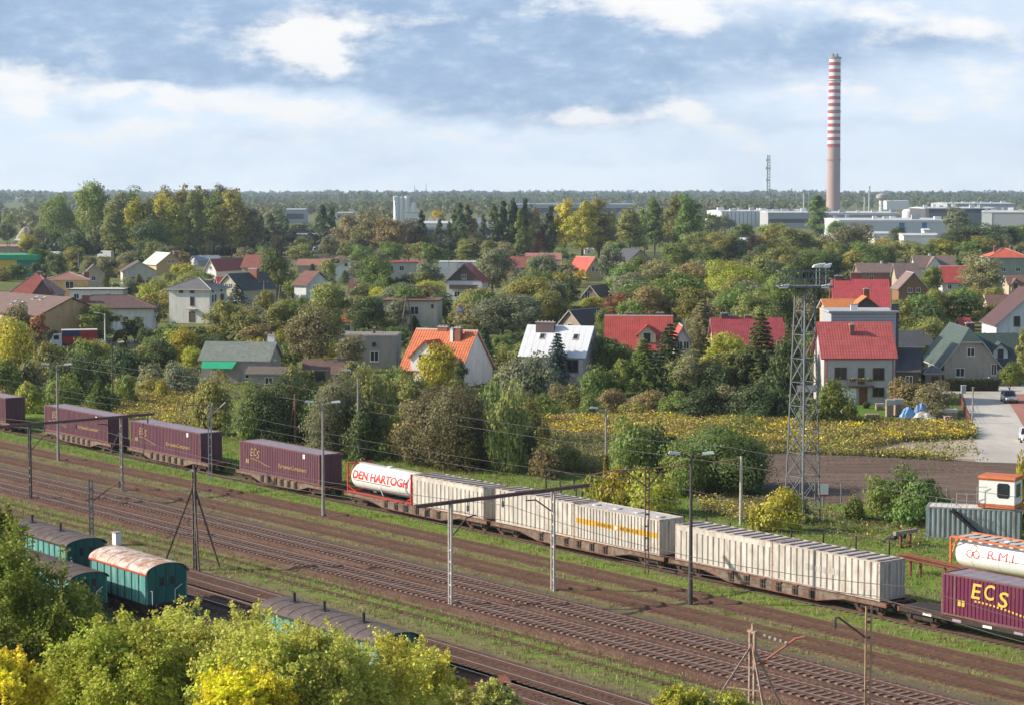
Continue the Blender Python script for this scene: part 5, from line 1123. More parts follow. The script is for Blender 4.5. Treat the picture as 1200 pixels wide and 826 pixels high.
h = house(1212, 412, 90, 380, 338, 11, 0, 'gy', PL('bluish_white', (.60,.64,.66)), R('dark_maroon_tile', (.10,.05,.045)), 'white gable house with a maroon verge at the right edge'); win(h,'f',(1191-1212)*G(0,412)[1]/F,h.ze-.3,1.0,1.6,DKCH,bars=0); win(h,'f',(1184-1212)*G(0,412)[1]/F,2.2,1.8,.7,DKCH); win(h,'f',0,h.ze,1.2,1.5,DKCH)
h = house(1094, 450, 20, 437, 428, 3.0, 0, 'hip', PL('pinkish', (.36,.26,.22)), GYT, 'small kiosk with a grey hipped roof by the street', 'kiosk', 'kiosk', ov=.35); win(h,'f',.2,.1,.9,1.0,DKCH,'door',0)
h = house(1172, 370, 27, 358, 346, 6, 0, 'gx', PL('tan', (.40,.33,.26)), BRT, 'small brown-roofed shed with a bright white end left of the white gable house', 'shed', 'shed', trim=WHITE); win(h,'f',0,.5,.9,.9)
h = house(1131, 388, 10, 381, 373, 3, 0, 'gx', PL('brown', (.30,.16,.12)), RDT, 'tiny red-roofed garden shed among bushes', 'shed', 'shed'); win(h,'f',0,.4,.6,.6)
# --- right background
h = house(1070, 357, 34, 338, 319, 9, 0, 'gy', M('brown_cladding', (.24,.135,.075), .8, .25, 2), TNT, 'brown wooden gable house with pale verges', trim=M('pale_verge2', (.42,.36,.34), .7, .1, 1)); win(h,'f',-.8,h.ze-1,1.0,1.0); win(h,'f',1.2,h.ze-1,1.0,1.0)
h = house(1096, 327, 46, 313, 300, 9, 0, 'gx', PL('pale', (.50,.48,.50)), TNT, 'house with a long tan-brown roof and white cross gable'); dormer(h, -.4, 5.2, -.8, 0, h.ze-.2, h.zr-.1, PL('white', (.72,.72,.72)), TNT, True, WF, 5); chim(h, -1, 4.6, .8, .6, h.zr+.6, WHITE)
h = house(1119, 347, 29, 330, 312, 7, -3, 'gx', PL('pale', (.50,.48,.50)), RDT, 'small house with a plain bright red roof'); win(h,'f',-1.4,1.8,1.0,1.2); win(h,'f',1.4,1.8,1.0,1.2)
h = house(1182, 342, 46, 302, 291, 11, 0, 'hip', PL('green_grey', (.30,.335,.28)), R('flame_tile', (.60,.13,.07)), 'tall green-grey house with a flame-red hipped roof'); chim(h, -2.8, 5, .7, .7, h.zr+.5); chim(h, 1.8, 5.5, .7, .7, h.zr+.5); win(h,'f',-1.5,5.5,1.2,1.2); win(h,'f',2.5,5.5,1.2,1.2)
h = house(1194, 348, 24, 333, 323, 7, 0, 'gx', PL('beige', (.50,.40,.30)), BRT, 'small beige house with a brown roof below the flame-red hipped roof'); dormer(h, -1.0, 2.2, -.4, 1.5, h.ze, h.ze+1.5, PL('beige', (.50,.40,.30)), BRT, True, DKCH, 3); win(h,'f',1.6,1.4,.9,1.1)
h = house(1029, 337, 46, 319, 309, 8, 0, 'gx', PL('brown', (.30,.16,.12)), TNT, 'long house with a tan roof behind the big red roof'); chim(h, 1.6, 4, .6, .6, h.zr+.6, WHITE); win(h,'f',-2,2,1.2,1.2)
h = house(1064, 340, 26, 325, 309, 8, 0, 'gx', PL('tan', (.40,.33,.26)), R('mauve_tile', (.20,.145,.14)), 'mauve-roofed house right of the long tan roof'); win(h,'f',0,2,1.2,1.2)
# --- left group
h = house(4, 402, 112, 366, 345, 13.5, -48, 'gx', PL('sand_yellow', (.52,.37,.20)), R('long_tan_tile', (.19,.125,.10), col=.35, row=.35), 'long yellow-gabled hall with a tan tiled roof and skylights', trim=M('brown_verge', (.16,.085,.06), .7, .2, 2))
for x in (-2.0, .8): skylight(h, x, 3.2, .9, 1.5); skylight(h, x+4.2, 5.4, .9, 1.5)
win(h,'r',4,.6,1.4,1.8,DKCH); win(h,'r',9,.6,1.2,2.0,DKCH,'door',0)
h = house(126, 388, 104, 361, 346, 11, 4, 'hip', PL('white', (.72,.72,.72)), R('umber_tile', (.145,.09,.075)), 'white bungalow with a wide brown hipped roof', trim=M('brown_verge', (.16,.085,.06)), ov=.9); chim(h, -4.5, 2.2, 1.4, .9, h.roof_z(0,2.2)+1.3)
for x in (-6.0,-5.0,3.6,6.0): win(h,'f',x,1.2,.8,1.5,DKCH,bars=0)
h = house(38, 362, 54, 345, 321, 10, 0, 'hip', PL('tan', (.40,.33,.26)), R('brick_red_tile', (.34,.10,.075)), 'house with a steep brick-red hipped roof and front gable'); dormer(h, 2.6, 5, -.6, 1, h.ze, h.zr-1.2, DKCH, R('brick_red_tile', (.34,.10,.075)), False, None, 5); chim(h, .8, 5, 1.0, .8, h.zr+.4); win(h,'f',-3,1.2,1.2,1.2)
h = house(80, 352, 46, 328, 319, 11, 10, 'hip', PL('yellow', (.58,.40,.17)), TRT, 'yellow-walled house with a low terracotta hipped roof'); win(h,'f',.4,h.ze-2.2,2.0,1.7); win(h,'f',-4,h.ze-2.2,1.4,1.5); chim(h, 4.6, 3, 1.2, .8, h.zr+.1)
h = house(113, 354, 62, 340, 336, 8, 0, 'flat', PL('white', (.72,.72,.72)), M('pale_felt', (.55,.54,.50), .8, .2, 1), 'low white flat-roofed annexe right of the yellow house', trim=DKCH); win(h,'f',-5,.8,1.2,1.2); win(h,'f',3,.8,1.2,1.2)
h = house(110, 338, 22, 321, 310, 8, 12, 'gy', PL('beige', (.50,.40,.30)), BRT, 'small brown-roofed gable house behind the yellow house'); win(h,'f',0,2.2,1.0,1.2)
h = house(222, 379, 50, 339, 326, 8.8, -16, 'hip', PL('villa_white', (.62,.62,.58)), R('villa_grey_tile', (.15,.145,.145)), 'white cube-shaped two-storey villa with a grey hipped roof', ov=.7); chim(h, 2.2, 5.2, 1.6, .8, h.zr-.5, DKCH)
for u_,z,w_,hh in ((-1.8,6.5,.8,.5),(.7,6.5,.9,.5),(.7,3.8,.8,1.7)): win(h,'f',u_,z,w_,hh,DKCH,bars=0)
win(h,'f',.6,.3,1.2,2.1,DKCH,'door',0); mb = MB(); mb.box(-.4,1.8,-1.0,-.004,2.9,3.05); mb.build('balcony', CAPM, h.root)
for y,z,w_,hh in ((1.6,4.6,.5,1.3),(3.0,4.6,.5,1.3),(6.4,4.2,1.5,1.7),(1.6,1.2,.5,1.3),(3.0,1.6,.5,1.3),(1.6,6.6,.6,.4),(6,6.6,.6,.4)): win(h,'r',y,z,w_,hh,DKCH)
h = house(164, 334, 38, 318, 306, 12, 14, 'gy', PL('cream3', (.56,.52,.44)), DBT, 'cream house with a wide plain gable left of the yellow gable'); win(h,'f',-2,1.2,1.0,1.2)
h = house(200, 323, 30, 310, 296, 13, 30, 'gy', PL('ochre', (.50,.36,.17)), M('pale_sheet_roof', (.50,.56,.50), .6, .15, .7, dirt=(.15,.18,.15), damt=.2), 'ochre gable house with a pale green sheet roof', trim=M('green_verge', (.10,.14,.11), .7, .2, 1)); win(h,'f',-.4,h.ze+.4,.9,1.0); win(h,'f',.9,h.ze+.4,.9,1.0); chim(h, 3.2, 3.5, 1.6, 1.0, h.zr+.3)
h = house(268, 364, 32, 339, 320, 13, -32, 'gy', PL('cream4', (.50,.45,.33)), R('moss_tile', (.07,.085,.07)), 'beige gable house with a dark green roof and brick chimney'); win(h,'f',-.6,h.ze+.2,.9,1.1); win(h,'f',.7,h.ze+.2,.9,1.1); win(h,'f',-1,2,1.2,1.3); chim(h, 1.0, 8, 2.6, .9, h.zr+.9)
h = house(247, 327, 14, 316, 303, 15, -30, 'gy', WHITE, MAR, 'small white gable with a maroon roof behind the villa'); win(h,'f',0,3,.8,.9)
h = house(294, 328, 22, 313, 299, 10, -12, 'gx', PL('tan', (.40,.33,.26)), R('oxblood_tile', (.25,.09,.07)), 'oxblood-roofed house left of the dark round tree'); chim(h, 2, 5, .8, .6, h.zr+.6); win(h,'f',0,2,1.1,1.2)
h = house(246, 312, 26, 306, 300, 10, 25, 'gx', PL('pale', (.50,.48,.50)), M('blue_sheet_roof', (.24,.27,.32), .6, .15, 1), 'low building with a blue-grey sheet roof before the poplars'); win(h,'f',0,.8,1.4,1.0)
h = house(262, 346, 10, 334, 325, 5, 20, 'gx', PL('tan', (.40,.33,.26)), R('scarlet_tile', (.55,.10,.06)), 'tiny scarlet-roofed porch right behind the villa'); win(h,'f',0,1.5,.8,.9)
# --- middle group
h = house(275, 449, 80, 421, 401, 7, -9, 'gx', PL('shed_grey', (.34,.325,.31)), GGR, 'grey shed house with a grey-green roof and green awning'); chim(h, 4.2, 5.0, 1.0, .8, h.zr+.9, WHITE)
mb = MB(); x0_ = -h.W/2+.3; mb.add([(x0_,-.35,h.ze-.25),(x0_+5.2,-.35,h.ze-.25),(x0_+5.0,-2.2,h.ze-1.15),(x0_+.4,-2.2,h.ze-1.15),(x0_,-.35,h.ze-.31),(x0_+5.2,-.35,h.ze-.31),(x0_+5.0,-2.2,h.ze-1.21),(x0_+.4,-2.2,h.ze-1.21)], [(0,3,2,1),(4,5,6,7),(0,1,5,4),(1,2,6,5),(2,3,7,6),(3,0,4,7)]); mb.build('awning', M('green_awning', (.03,.36,.19), .5, .1, 1), h.root)
win(h,'f',2.2,.8,1.2,1.2); win(h,'f',-2,.2,1.0,1.9,PL('tan', (.40,.33,.26)),'door',0); win(h,'r',3.5,3.2,.9,1.1)
h = house(315, 452, 48, 437, 430, 4, -4, 'gx', PL('shed_grey', (.34,.325,.31)), M('dull_brown_sheet', (.16,.125,.11), .85, .2, 1), 'low brown-sheeted shed right of the green awning', 'shed', 'shed'); win(h,'f',0,.3,1,.9); win(h,'f',3,0.05,.9,1.7,DKCH,'door',0)
h = house(380, 446, 44, 432, 421, 5, 6, 'gx', PL('tan', (.40,.33,.26)), M('brown_sheet', (.18,.115,.095), .8, .2, 1), 'brown-roofed carport left of the plain grey house', 'carport', 'carport'); win(h,'f',-1,.1,2.2,1.5,DKCH,'opening' if False else 'window')
h = house(405, 449, 28, 437, 430, 4, 4, 'gx', PL('tan', (.40,.33,.26)), M('brown_sheet', (.18,.115,.095)), 'smaller brown lean-to in front of the carport', 'shed', 'shed'); win(h,'f',0,.2,1,.9)
h = house(430, 432, 69, 394, 390, 8, -3, 'flat', PL('stained_grey', (.34,.315,.285), (.22,.2,.18)), M('old_felt', (.24,.22,.20), .9, .3, 1), 'plain stained grey flat-roofed house with white-framed windows', ov=.1, slab=.15); pk = F/G(430,432)[1]
for u_,v1,w_,hh in ((404,423,8,11),(416.5,423,8,11),(439,423,9,11)): win(h,'f',(u_-430)/pk,(432-v1)/pk,w_/pk,hh/pk,WF)
for u_ in (407.5, 438.5): win(h,'f',(u_-430)/pk,(432-405)/pk,3.5/pk,3.5/pk,DKCH,bars=0)
chim(h, .7, 4, .4, .4, h.ze+1.0)
h = house(481, 389, 64, 353, 349, 9, -4, 'flat', PL('butter', (.60,.56,.46)), M('red_brown_felt', (.22,.11,.08), .85, .2, 1), 'cream two-storey house with a flat red-brown roof', trim=M('red_brown_trim', (.20,.08,.06), .8, .2, 1)); pk = F/G(481,389)[1]
win(h,'f',(486-481)/pk,(389-368.5)/pk,9/pk,9/pk,WF); win(h,'f',-3,1,1.6,1.4); win(h,'f',(507-481)/pk,(389-360)/pk,2/pk,3/pk,DKCH,bars=0); chim(h, 1.5, 4, 1.4, .7, h.ze+1.0)
h = house(408, 332, 38, 313, 305, 10, 0, 'gy', PL('white', (.72,.72,.72)), BRT, 'low white gabled house with a brown verge in the middle distance'); win(h,'f',-.6,h.ze+.3,.7,.7,DKCH,bars=0)
h = house(473, 326, 42, 308, 304, 9, 0, 'flat', PL('pale_grey', (.42,.42,.40)), M('red_felt', (.40,.07,.06), .8, .2, 1), 'grey building with a red flat roof edge', trim=M('red_edge', (.46,.05,.05), .6, .1, 1)); [win(h,'f',x,h.ze-2.6,1.4,1.5) for x in (-4,-.6,4.5)]
h = house(544, 352, 42, 330, 309, 10, -8, 'gy', PL('white', (.72,.72,.72)), R('chalet_tile', (.42,.07,.07)), 'dark-gabled chalet with a white ground floor and balcony', trim=DKCH); mb = MB(); w_ = h.W/2; mb.prism([(-w_*.99,h.ze+.15),(w_*.99,h.ze+.15),(0,h.zr-.35)], 'y', -.06, -.004); mb.build('gable_cladding', DKCH, h.root)
mb = MB(); mb.box(-w_*.8, w_*.8, -1.2, -.07, h.ze-1.9, h.ze-1.75); o = mb.build('balcony', DKCH, h.root); mb = MB(); mb.box(-w_*.8, w_*.8, -1.2, -1.12, h.ze-1.75, h.ze-.85); mb.build('railing', DKCH, o); win(h,'f',0,h.ze+.6,1.1,1.1); win(h,'f',-1.8,.8,1.4,1.3); win(h,'f',2,.8,1.4,1.3)
h = house(533, 334, 20, 327, 318, 6, 0, 'gx', PL('pale_grey', (.42,.42,.40)), GYT, 'small grey-roofed outbuilding left of the chalet', 'shed', 'shed'); win(h,'f',0,.8,1,1)
h = house(536, 324, 44, 308, 306, 12, 0, 'flat', WHITE, M('pale_felt', (.55,.54,.50)), 'long white workshop wall with a ringed three-pointed emblem', 'workshop', 'workshop', ov=.05); mb = MB(); pk = F/G(536,324)[1]; cx, cz, rr = (541-536)/pk, (324-313)/pk, 5.2/pk
for k in range(24): q0, q1 = k/24*6.283, (k+1)/24*6.283; mb.bar((cx+rr*math.cos(q0),-.05,cz+rr*math.sin(q0)),(cx+rr*math.cos(q1),-.05,cz+rr*math.sin(q1)),.30,.06)
for k in range(3): q = math.pi/2+k*2.0944; mb.bar((cx,-.05,cz),(cx+rr*math.cos(q),-.05,cz+rr*math.sin(q)),.34,.05)
mb.build('emblem', BLK, h.root)
h = house(352, 362, 15, 333, 318, 9, -34, 'gx', PL('white', (.72,.72,.72)), R('russet_tile', (.20,.095,.075)), 'narrow white house with a russet roof right of the dark round tree', ov=.6); win(h,'r',3,4,1,1.3); win(h,'r',3,1.2,1,1.3)
h = house(367, 320, 36, 311, 304, 9, 0, 'gx', PL('tan', (.40,.33,.26)), TRT, 'long low pale terracotta roof left of the low white gabled house'); win(h,'f',0,.8,1.2,1.1)
h = house(417, 352, 14, 340, 328, 6, 0, 'gx', PL('white', (.72,.72,.72)), R('russet_tile', (.20,.095,.075)), 'small russet-roofed house half hidden by garden trees'); win(h,'f',0,1,.9,1)
h = house(407, 393, 15, 376, 365, 5, 0, 'gx', WHITE, R('vermilion_tile', (.62,.13,.05)), 'small white house with a vermilion roof behind the dark trees'); win(h,'f',0,.9,1,1)
h = house(610, 324, 22, 313, 301, 8, 0, 'gx', PL('beige', (.50,.40,.30)), R('cinnamon_tile', (.32,.11,.085)), 'beige house with a red-brown roof at the foot of the poplars'); win(h,'f',-.8,1.4,.9,1.2); win(h,'f',.8,1.4,.9,1.2); chim(h, 0, 4.2, .8, .6, h.zr+.5)
h = house(637, 314, 40, 304, 297, 8, 0, 'gx', PL('beige', (.50,.40,.30)), R('pink_tile', (.46,.19,.17)), 'long low house with a pinkish roof'); win(h,'f',-2,.8,1,1); win(h,'f',2,.8,1,1)
h = house(697, 330, 21, 317, 301, 11, 28, 'gy', PL('yellow2', (.58,.47,.24)), R('tomato_tile', (.52,.08,.05)), 'yellow gable house with a tomato-red roof'); win(h,'f',-.6,h.ze-.4,.9,1.5); win(h,'f',.7,h.ze-.4,.9,1.5)
h = house(750, 317, 27, 305, 292, 12, 25, 'gy', PL('tan2', (.36,.27,.20)), R('graphite_tile', (.075,.075,.085)), 'tan gable house with a graphite roof'); win(h,'f',0,h.ze-.2,1.1,1.1)
h = house(692, 359, 19, 347, 334, 9, -25, 'gy', PL('brown2', (.24,.155,.12)), DBT, 'small brown gable house with a white window'); win(h,'f',-.8,h.ze-.6,1.3,1.5)
h = house(668, 394, 24, 379, 362, 9, -38, 'gy', PL('tan', (.40,.33,.26)), R('coffee_tile', (.075,.055,.05)), 'coffee-brown roof behind the white metal roof'); win(h,'f',0,1.4,1,1)
h = house(1110, 304, 10, 300, 296, 5, 0, 'flat', WHITE, M('pale_felt', (.55,.54,.50)), 'tiny white hut among the distant trees at the right', 'hut', 'hut'); win(h,'f',0,.5,.8,.8)
h = house(690, 298, 10, 292, 287, 6, 0, 'gx', WHITE, WMR, 'tiny white hut at the foot of the yellow birch', 'hut', 'hut'); win(h,'f',0,.5,.8,.8)
h = house(870, 289, 20, 284, 279, 12, 0, 'gx', WHITE, WMR, 'distant white-roofed building left of the dark red tree'); win(h,'f',0,1,1.5,1.5)
h = house(52, 293, 30, 289, 284, 12, 0, 'gx', PL('tan', (.40,.33,.26)), R('pink_tile', (.46,.19,.17)), 'low pink-roofed building behind the green market hall'); win(h,'f',0,1,1.5,1.5)
h = house(932, 304, 26, 299, 295, 10, 0, 'gx', PL('pale', (.50,.48,.50)), MAR, 'low maroon-roofed building behind the floodlight platform'); win(h,'f',0,.8,1.5,1.2)
h = house(790, 312, 16, 306, 300, 8, 0, 'gx', PL('pale', (.50,.48,.50)), BRT, 'half hidden brown-roofed house among the middle trees'); win(h,'f',0,1,1,1)
# blue tarpaulin shelter
g = G(540, 392); Y = g[1]; z0_, z1_ = AT(540,373,Y)[2], AT(540,362,Y)[2]; w_ = 7*Y/F; root = empty('tarpaulin_shelter', (g[0], g[1], 0), 0, 'bright blue tarpaulin sheet stretched on posts right of the pale poles', 'tarpaulin'); mb = MB(); mb.add([(-w_,0,z0_),(w_,0,z0_-.1),(w_*.8,2.5,z1_),(-w_*.7,2.5,z1_+.1),(-w_,0,z0_-.05),(w_,0,z0_-.15),(w_*.8,2.5,z1_-.05),(-w_*.7,2.5,z1_+.05)], [(0,1,2,3),(7,6,5,4),(0,4,5,1),(1,5,6,2),(2,6,7,3),(3,7,4,0)]); mb.build('sheet', M('blue_tarp', (.02,.16,.58), .4, .1, 1), root)
for x in (-w_+.1, w_-.15): mb = MB(); mb.box(x-.05,x+.05,.02,.12,0,z0_-.16); mb.build('post', POST, root)
mb = MB()
# market hall, gantry crane, sand heap
h = house(7, 325, 72, 305, 303, 14, 0, 'flat', M('hall_green', (.05,.20,.14), .7, .2, 1), M('hall_roof_green', (.03,.36,.17), .5, .15, .5), 'green-roofed market hall with a yellow band at the left edge', 'market_hall', 'market hall', trim=M('hall_roof_green', (.03,.36,.17)), slab=1.6)
mb = MB(); mb.box(-h.W/2, h.W*.18, -.1, -.004, h.ze-2.4, h.ze-.1); mb.build('sign_band', M('band_yellow', (.62,.40,.06), .6, .1, 1), h.root)
for k in range(12): mb = MB(); x = -h.W/2+.5+k*h.W*.66/12; mb.box(x-.06,x+.06,-.09,-.005,0,h.ze-2.45); mb.build('wall_rib', M('hall_pale_green', (.22,.40,.30)), h.root)
g = G(10, 300); root = empty('gantry_crane', (g[0], g[1], 0), 0, 'small green and yellow A-frame crane behind the market hall', 'crane'); z_ = AT(10,284,g[1])[2]
for s in (-1,1): mb = MB(); mb.bar((s*1.4,0,0),(s*.2,0,z_),.35); mb.build('leg', M('crane_green', (.20,.42,.16)), root)
mb = MB(); mb.box(-1.0,1.0,-.3,.3,z_,z_+.5); mb.build('head', M('crane_yellow', (.6,.5,.1)), root)
def heap(u, v, wpx, vt, name, label, mat, seed):
    g = G(u, v); Y = g[1]; w_ = wpx*Y/F/2; z_ = AT(u, vt, Y)[2]; rg = np.random.default_rng(seed); mb = MB(); n_ = 26; P = [(0,0,z_)]
    for k, (rr_, hh_) in enumerate(((.25,.9),(.55,.55),(.8,.25),(1.0,0))):
        for i in range(n_): q = i/n_*6.283; j = 1+.18*math.sin(3*q+seed)+rg.normal()*.06; P.append((math.cos(q)*w_*rr_*j, math.sin(q)*w_*.8*rr_*j, max(0, z_*hh_*(1+rg.normal()*.06))))
    Fs = [(0,1+i,1+(i+1)%n_) for i in range(n_)] + [(1+k*n_+i,1+(k+1)*n_+i,1+(k+1)*n_+(i+1)%n_,1+k*n_+(i+1)%n_) for k in range(3) for i in range(n_)]; mb.add(P, Fs); return tag(mb.build(name, mat, None, (g[0],g[1],0), None, True), label, 'heap')
heap(31, 279, 22, 266, 'sand_heap', 'pale sand heap by the far left trees', SAND, 3)
EARTH = ground_mat('bare_earth', [(.3,(.12,.085,.06)),(.6,(.22,.165,.12)),(.75,(.30,.24,.18))], .05, .4, 2)
sheet('bare_ground', [(330,300),(590,296),(590,303),(460,307),(340,309)], EARTH, .012)
for u_, v_, w__, t_, s_ in ((362,305,26,297,5),(520,303,40,297,6),(560,302,30,296,8),(400,306,30,300,9),(440,304,26,298,11)): heap(u_, v_, w__, t_, 'earth_heap', f'mound of brown earth in front of the poplars, {dict([(362,"leftmost"),(400,"second from left"),(440,"third from left"),(520,"second from right"),(560,"rightmost")])[u_]} of the row', EARTH, s_)
# ------------------------------------------------------------------ industry and skyline
IW = M('hall_white', (.72,.73,.74), .6, .06, .05, dirt=(.55,.54,.52), damt=.1); IG = M('hall_grey', (.36,.38,.41), .7, .1, .05); IL = M('hall_roof_light', (.56,.57,.58), .6, .12, .03, dirt=(.42,.42,.42)); IB = M('hall_blue', (.06,.20,.48), .5, .1, .1); IDK = M('hall_dark', (.09,.095,.105), .6, .2, .1)
def hall(name, label, u, vb, wpx, vt, D, rot=0, wall=None, roof=None, bands=(), ribs=0, cat='factory hall'):
    g = G(u, vb); Y = g[1]; r = math.radians(rot); W = wpx*Y/F/math.cos(r); z = AT(u, vt, Y)[2]; root = empty(name, (g[0], g[1], 0), r, label, cat); w = W/2
    mb = MB(); mb.box(-w, w, 0, D, 0, z-.4); mb.build('wall', wall or IW, root); mb = MB(); mb.prism([(-.4,z-.39),(D+.4,z-.39),(D+.4,z),(D*.5,z+.9),(-.4,z)], 'x', -w-.4, w+.4); mb.build('roof', roof or IL, root)
    for kind, x0, x1, z0, z1, mt in bands: mb = MB(); mb.box(-w+W*x0, -w+W*x1, -.22, -.01, z*z0, z*z1); mb.build(kind, mt, root)
    if D > 40:
        rv = random.Random(int(u)); nv_ = 7
        for k in range(nv_): mb = MB(); x = -w+W*(k+.2+.6*rv.random())/nv_; y = D*rv.uniform(.1,.7); s_ = rv.uniform(1.0,2.6); mb.box(x-s_, x+s_, y-s_*.7, y+s_*.7, z-.3, z+1.0+rv.uniform(.6,2.0)); mb.build('roof_vent', rv.choice([IG, IW, IL]), root)
    if ribs:
        mb = MB()
        for k in range(ribs): x = -w+W*(k+.5)/ribs; mb.box(x-.3, x+.3, -.35, -.012, .2, z-.5)
        mb.build('wall_ribs', IG, root)
    return root, W, z
hall('factory_hall', 'long white ribbed hall with a flat pale roof left of the poplar', 878, 266, 66, 248, 55, 6, ribs=14)
hall('factory_hall', 'grey-walled pale-roofed hall behind the dark poplar', 935, 268, 70, 249.5, 50, 0, IG, IL, (('window_band', .02, .98, .35, .6, IDK),))
hall('factory_hall', 'big white hall with two blue door panels', 1046, 281, 124, 258.5, 70, 0, M('hall_pale_blue', (.56,.60,.64), .6, .06, .05), IL, (('door', .56, .61, .02, .88, IB), ('door', .775, .82, .02, .88, IB), ('fascia', .0, 1.0, .90, .985, IW)))
hall('factory_hall', 'low pale grey hall with white roof edges behind the blue-doored hall', 990, 266, 130, 250, 90, 0, IG, IL, (('fascia', .0, 1.0, .86, .98, IW),))
hall('factory_hall', 'dark grey office block with window bays behind the tall right-hand tree', 1126, 266, 84, 244.5, 60, 0, IDK, IL, (('window_band', .05, .95, .2, .75, M('hall_window', (.16,.18,.20), .3, .2, .1)), ('pillar', .0, .05, .02, .96, IG), ('pillar', .5, .54, .02, .96, IG)), 0, 'office block')
hall('factory_hall', 'grey hall with a bright white left end at the right edge', 1184, 271, 64, 249, 70, -14, IG, IL, (('end_panel', .0, .18, .02, .97, IW),))
hall('glasshouse', 'pale glass roofs far behind the dark office block', 1150, 256, 80, 239, 80, 0, IG, M('glass_roof', (.50,.56,.60), .3, .1, .1), (('window_band', .02, .98, .3, .8, IL),), 0, 'glasshouse')
hall('low_shed', 'small low white shed in front of the blue-doored hall', 1038, 287, 26, 274, 20, 0); hall('low_shed', 'second low white shed, right of the first in front of the blue doors', 1080, 288, 42, 276, 20, 0); hall('low_shed', 'small white kiosk-like shed by the blue door', 1086, 284, 6, 270, 8, 0)
hall('low_shed', 'low white sheds with parked vans left of the ribbed hall', 842, 268, 26, 258, 20, 0); hall('low_shed', 'white shed far behind, right of the water tower', 1052, 246, 26, 236, 40, 0)
hall('low_shed', 'low pinkish shed at the left edge beyond the green market hall', 10, 296, 26, 289, 10, 0, M('shed_pink', (.42,.30,.26), .8, .1, .1), M('shed_pink_roof', (.40,.24,.20), .8, .1, .1)); hall('low_shed', 'low white shed among the trees right of the green market hall', 60, 305, 18, 298, 8, 0); hall('low_shed', 'pale long shed in the yard before the sand heap', 34, 287, 34, 282, 12, 0, IG)
hall('factory_hall', 'long blue-grey shed roof far behind the yellow birch', 672, 254, 146, 240, 120, 0, IG, M('blue_grey_roof', (.22,.28,.36), .6, .1, .02), (('window_band', .02, .98, .3, .7, IDK),))
hall('factory_hall', 'pale beige hall right of the silos', 537, 284, 86, 262, 45, 0, M('hall_beige', (.46,.45,.41), .7, .1, .05), IL, (('window_band', .0, 1, .36, .66, IDK),('fascia', .0, 1.0, .78, .95, IW)))
hall('factory_hall', 'grey distant block among trees left of the silos', 346, 262, 22, 246, 30, 0, IG, IG, (('window_band', .05, .95, .3, .7, IDK),)); hall('factory_hall', 'low grey distant block just left of the silos', 404, 258, 18, 250, 30, 0, IG, IG, (('window_band', .05, .95, .3, .7, IDK),))
hall('factory_hall', 'very distant white strip building at the far left horizon', 8, 238, 40, 232.5, 60, 0, ribs=8); hall('factory_hall', 'white distant building left of the striped chimney foot', 944, 256, 34, 247, 40, 0, ribs=6)
hall('factory_hall', 'grey wall behind the poplars at middle left', 385, 292, 130, 276, 6, 0, IG, IG, ribs=20)
g = G(1065, 264); root = empty('storage_tank', (g[0], g[1], 0), 0, 'white rounded storage tank beside the dark office block', 'storage tank'); z_ = AT(1065,245,g[1])[2]; r_ = 8*g[1]/F; mb = MB(); mb.lathe([(r_,0),(r_,z_*.8),(r_*.8,z_*.94),(0,z_)], 24); mb.build('shell', IW, root, smooth=True); mb = MB(); mb.lathe([(r_*1.01,z_*.4),(r_*1.03,z_*.4),(r_*1.03,z_*.45),(r_*1.01,z_*.45)], 24); mb.build('band', IG, root)
# silos
def silo(u, wpx, vb, vt, label, stripe=False, dome=False):
    g = G(u, vb); Y = g[1]; z = AT(u, vt, Y)[2]; r = wpx*Y/F/2; root = empty('silo', (g[0], g[1], 0), 0, label, 'silo', 'white silos'); mb = MB(); mb.lathe([(r,0),(r,z*.96),(r*.6 if dome else r*.98,z*.99),(0,z)], 24); mb.build('shell', IW, root, smooth=False)
    if stripe:
        mb = MB()
        for k in range(5): q = math.radians(-130+k*16); mb.bar((r*1.01*math.cos(q), r*1.01*math.sin(q), z*(.86-.16*k)), (r*1.01*math.cos(q), r*1.01*math.sin(q), z*(1.0-.16*k)-.02*z), r*.5, .25)
        mb.build('stripe', M('silo_blue', (.10,.24,.50), .5, .1, .1), root)
    mb = MB(); mb.box(-.3,.3,-.3,.3,z*.99,z+2.5); mb.tube([(-r,0,z+1),(r,0,z+1)],.12); mb.build('head_gear', IG, root)
silo(464.5, 6.5, 268, 230, 'leftmost white silo with a blue stripe', True); silo(470.5, 5.6, 268, 231, 'second silo from left, plain white'); silo(477, 6, 268, 230, 'third silo from left, plain white, tallest group'); silo(485, 6, 268, 237, 'shorter white silo with a domed top at the right', False, True)
mb = MB(); g = G(484, 269); z_ = AT(484,250,g[1])[2]; mb.box(-5,5,0,8,0,z_); root = empty('silo_base_house', (g[0]+.5,g[1]-8,0),0,'low white house at the foot of the shorter silo','building'); mb.build('wall', IW, root); mb = MB(); mb.box(-5.3,5.3,-.3,8.3,z_,z_+.6); mb.build('roof', IG, root)
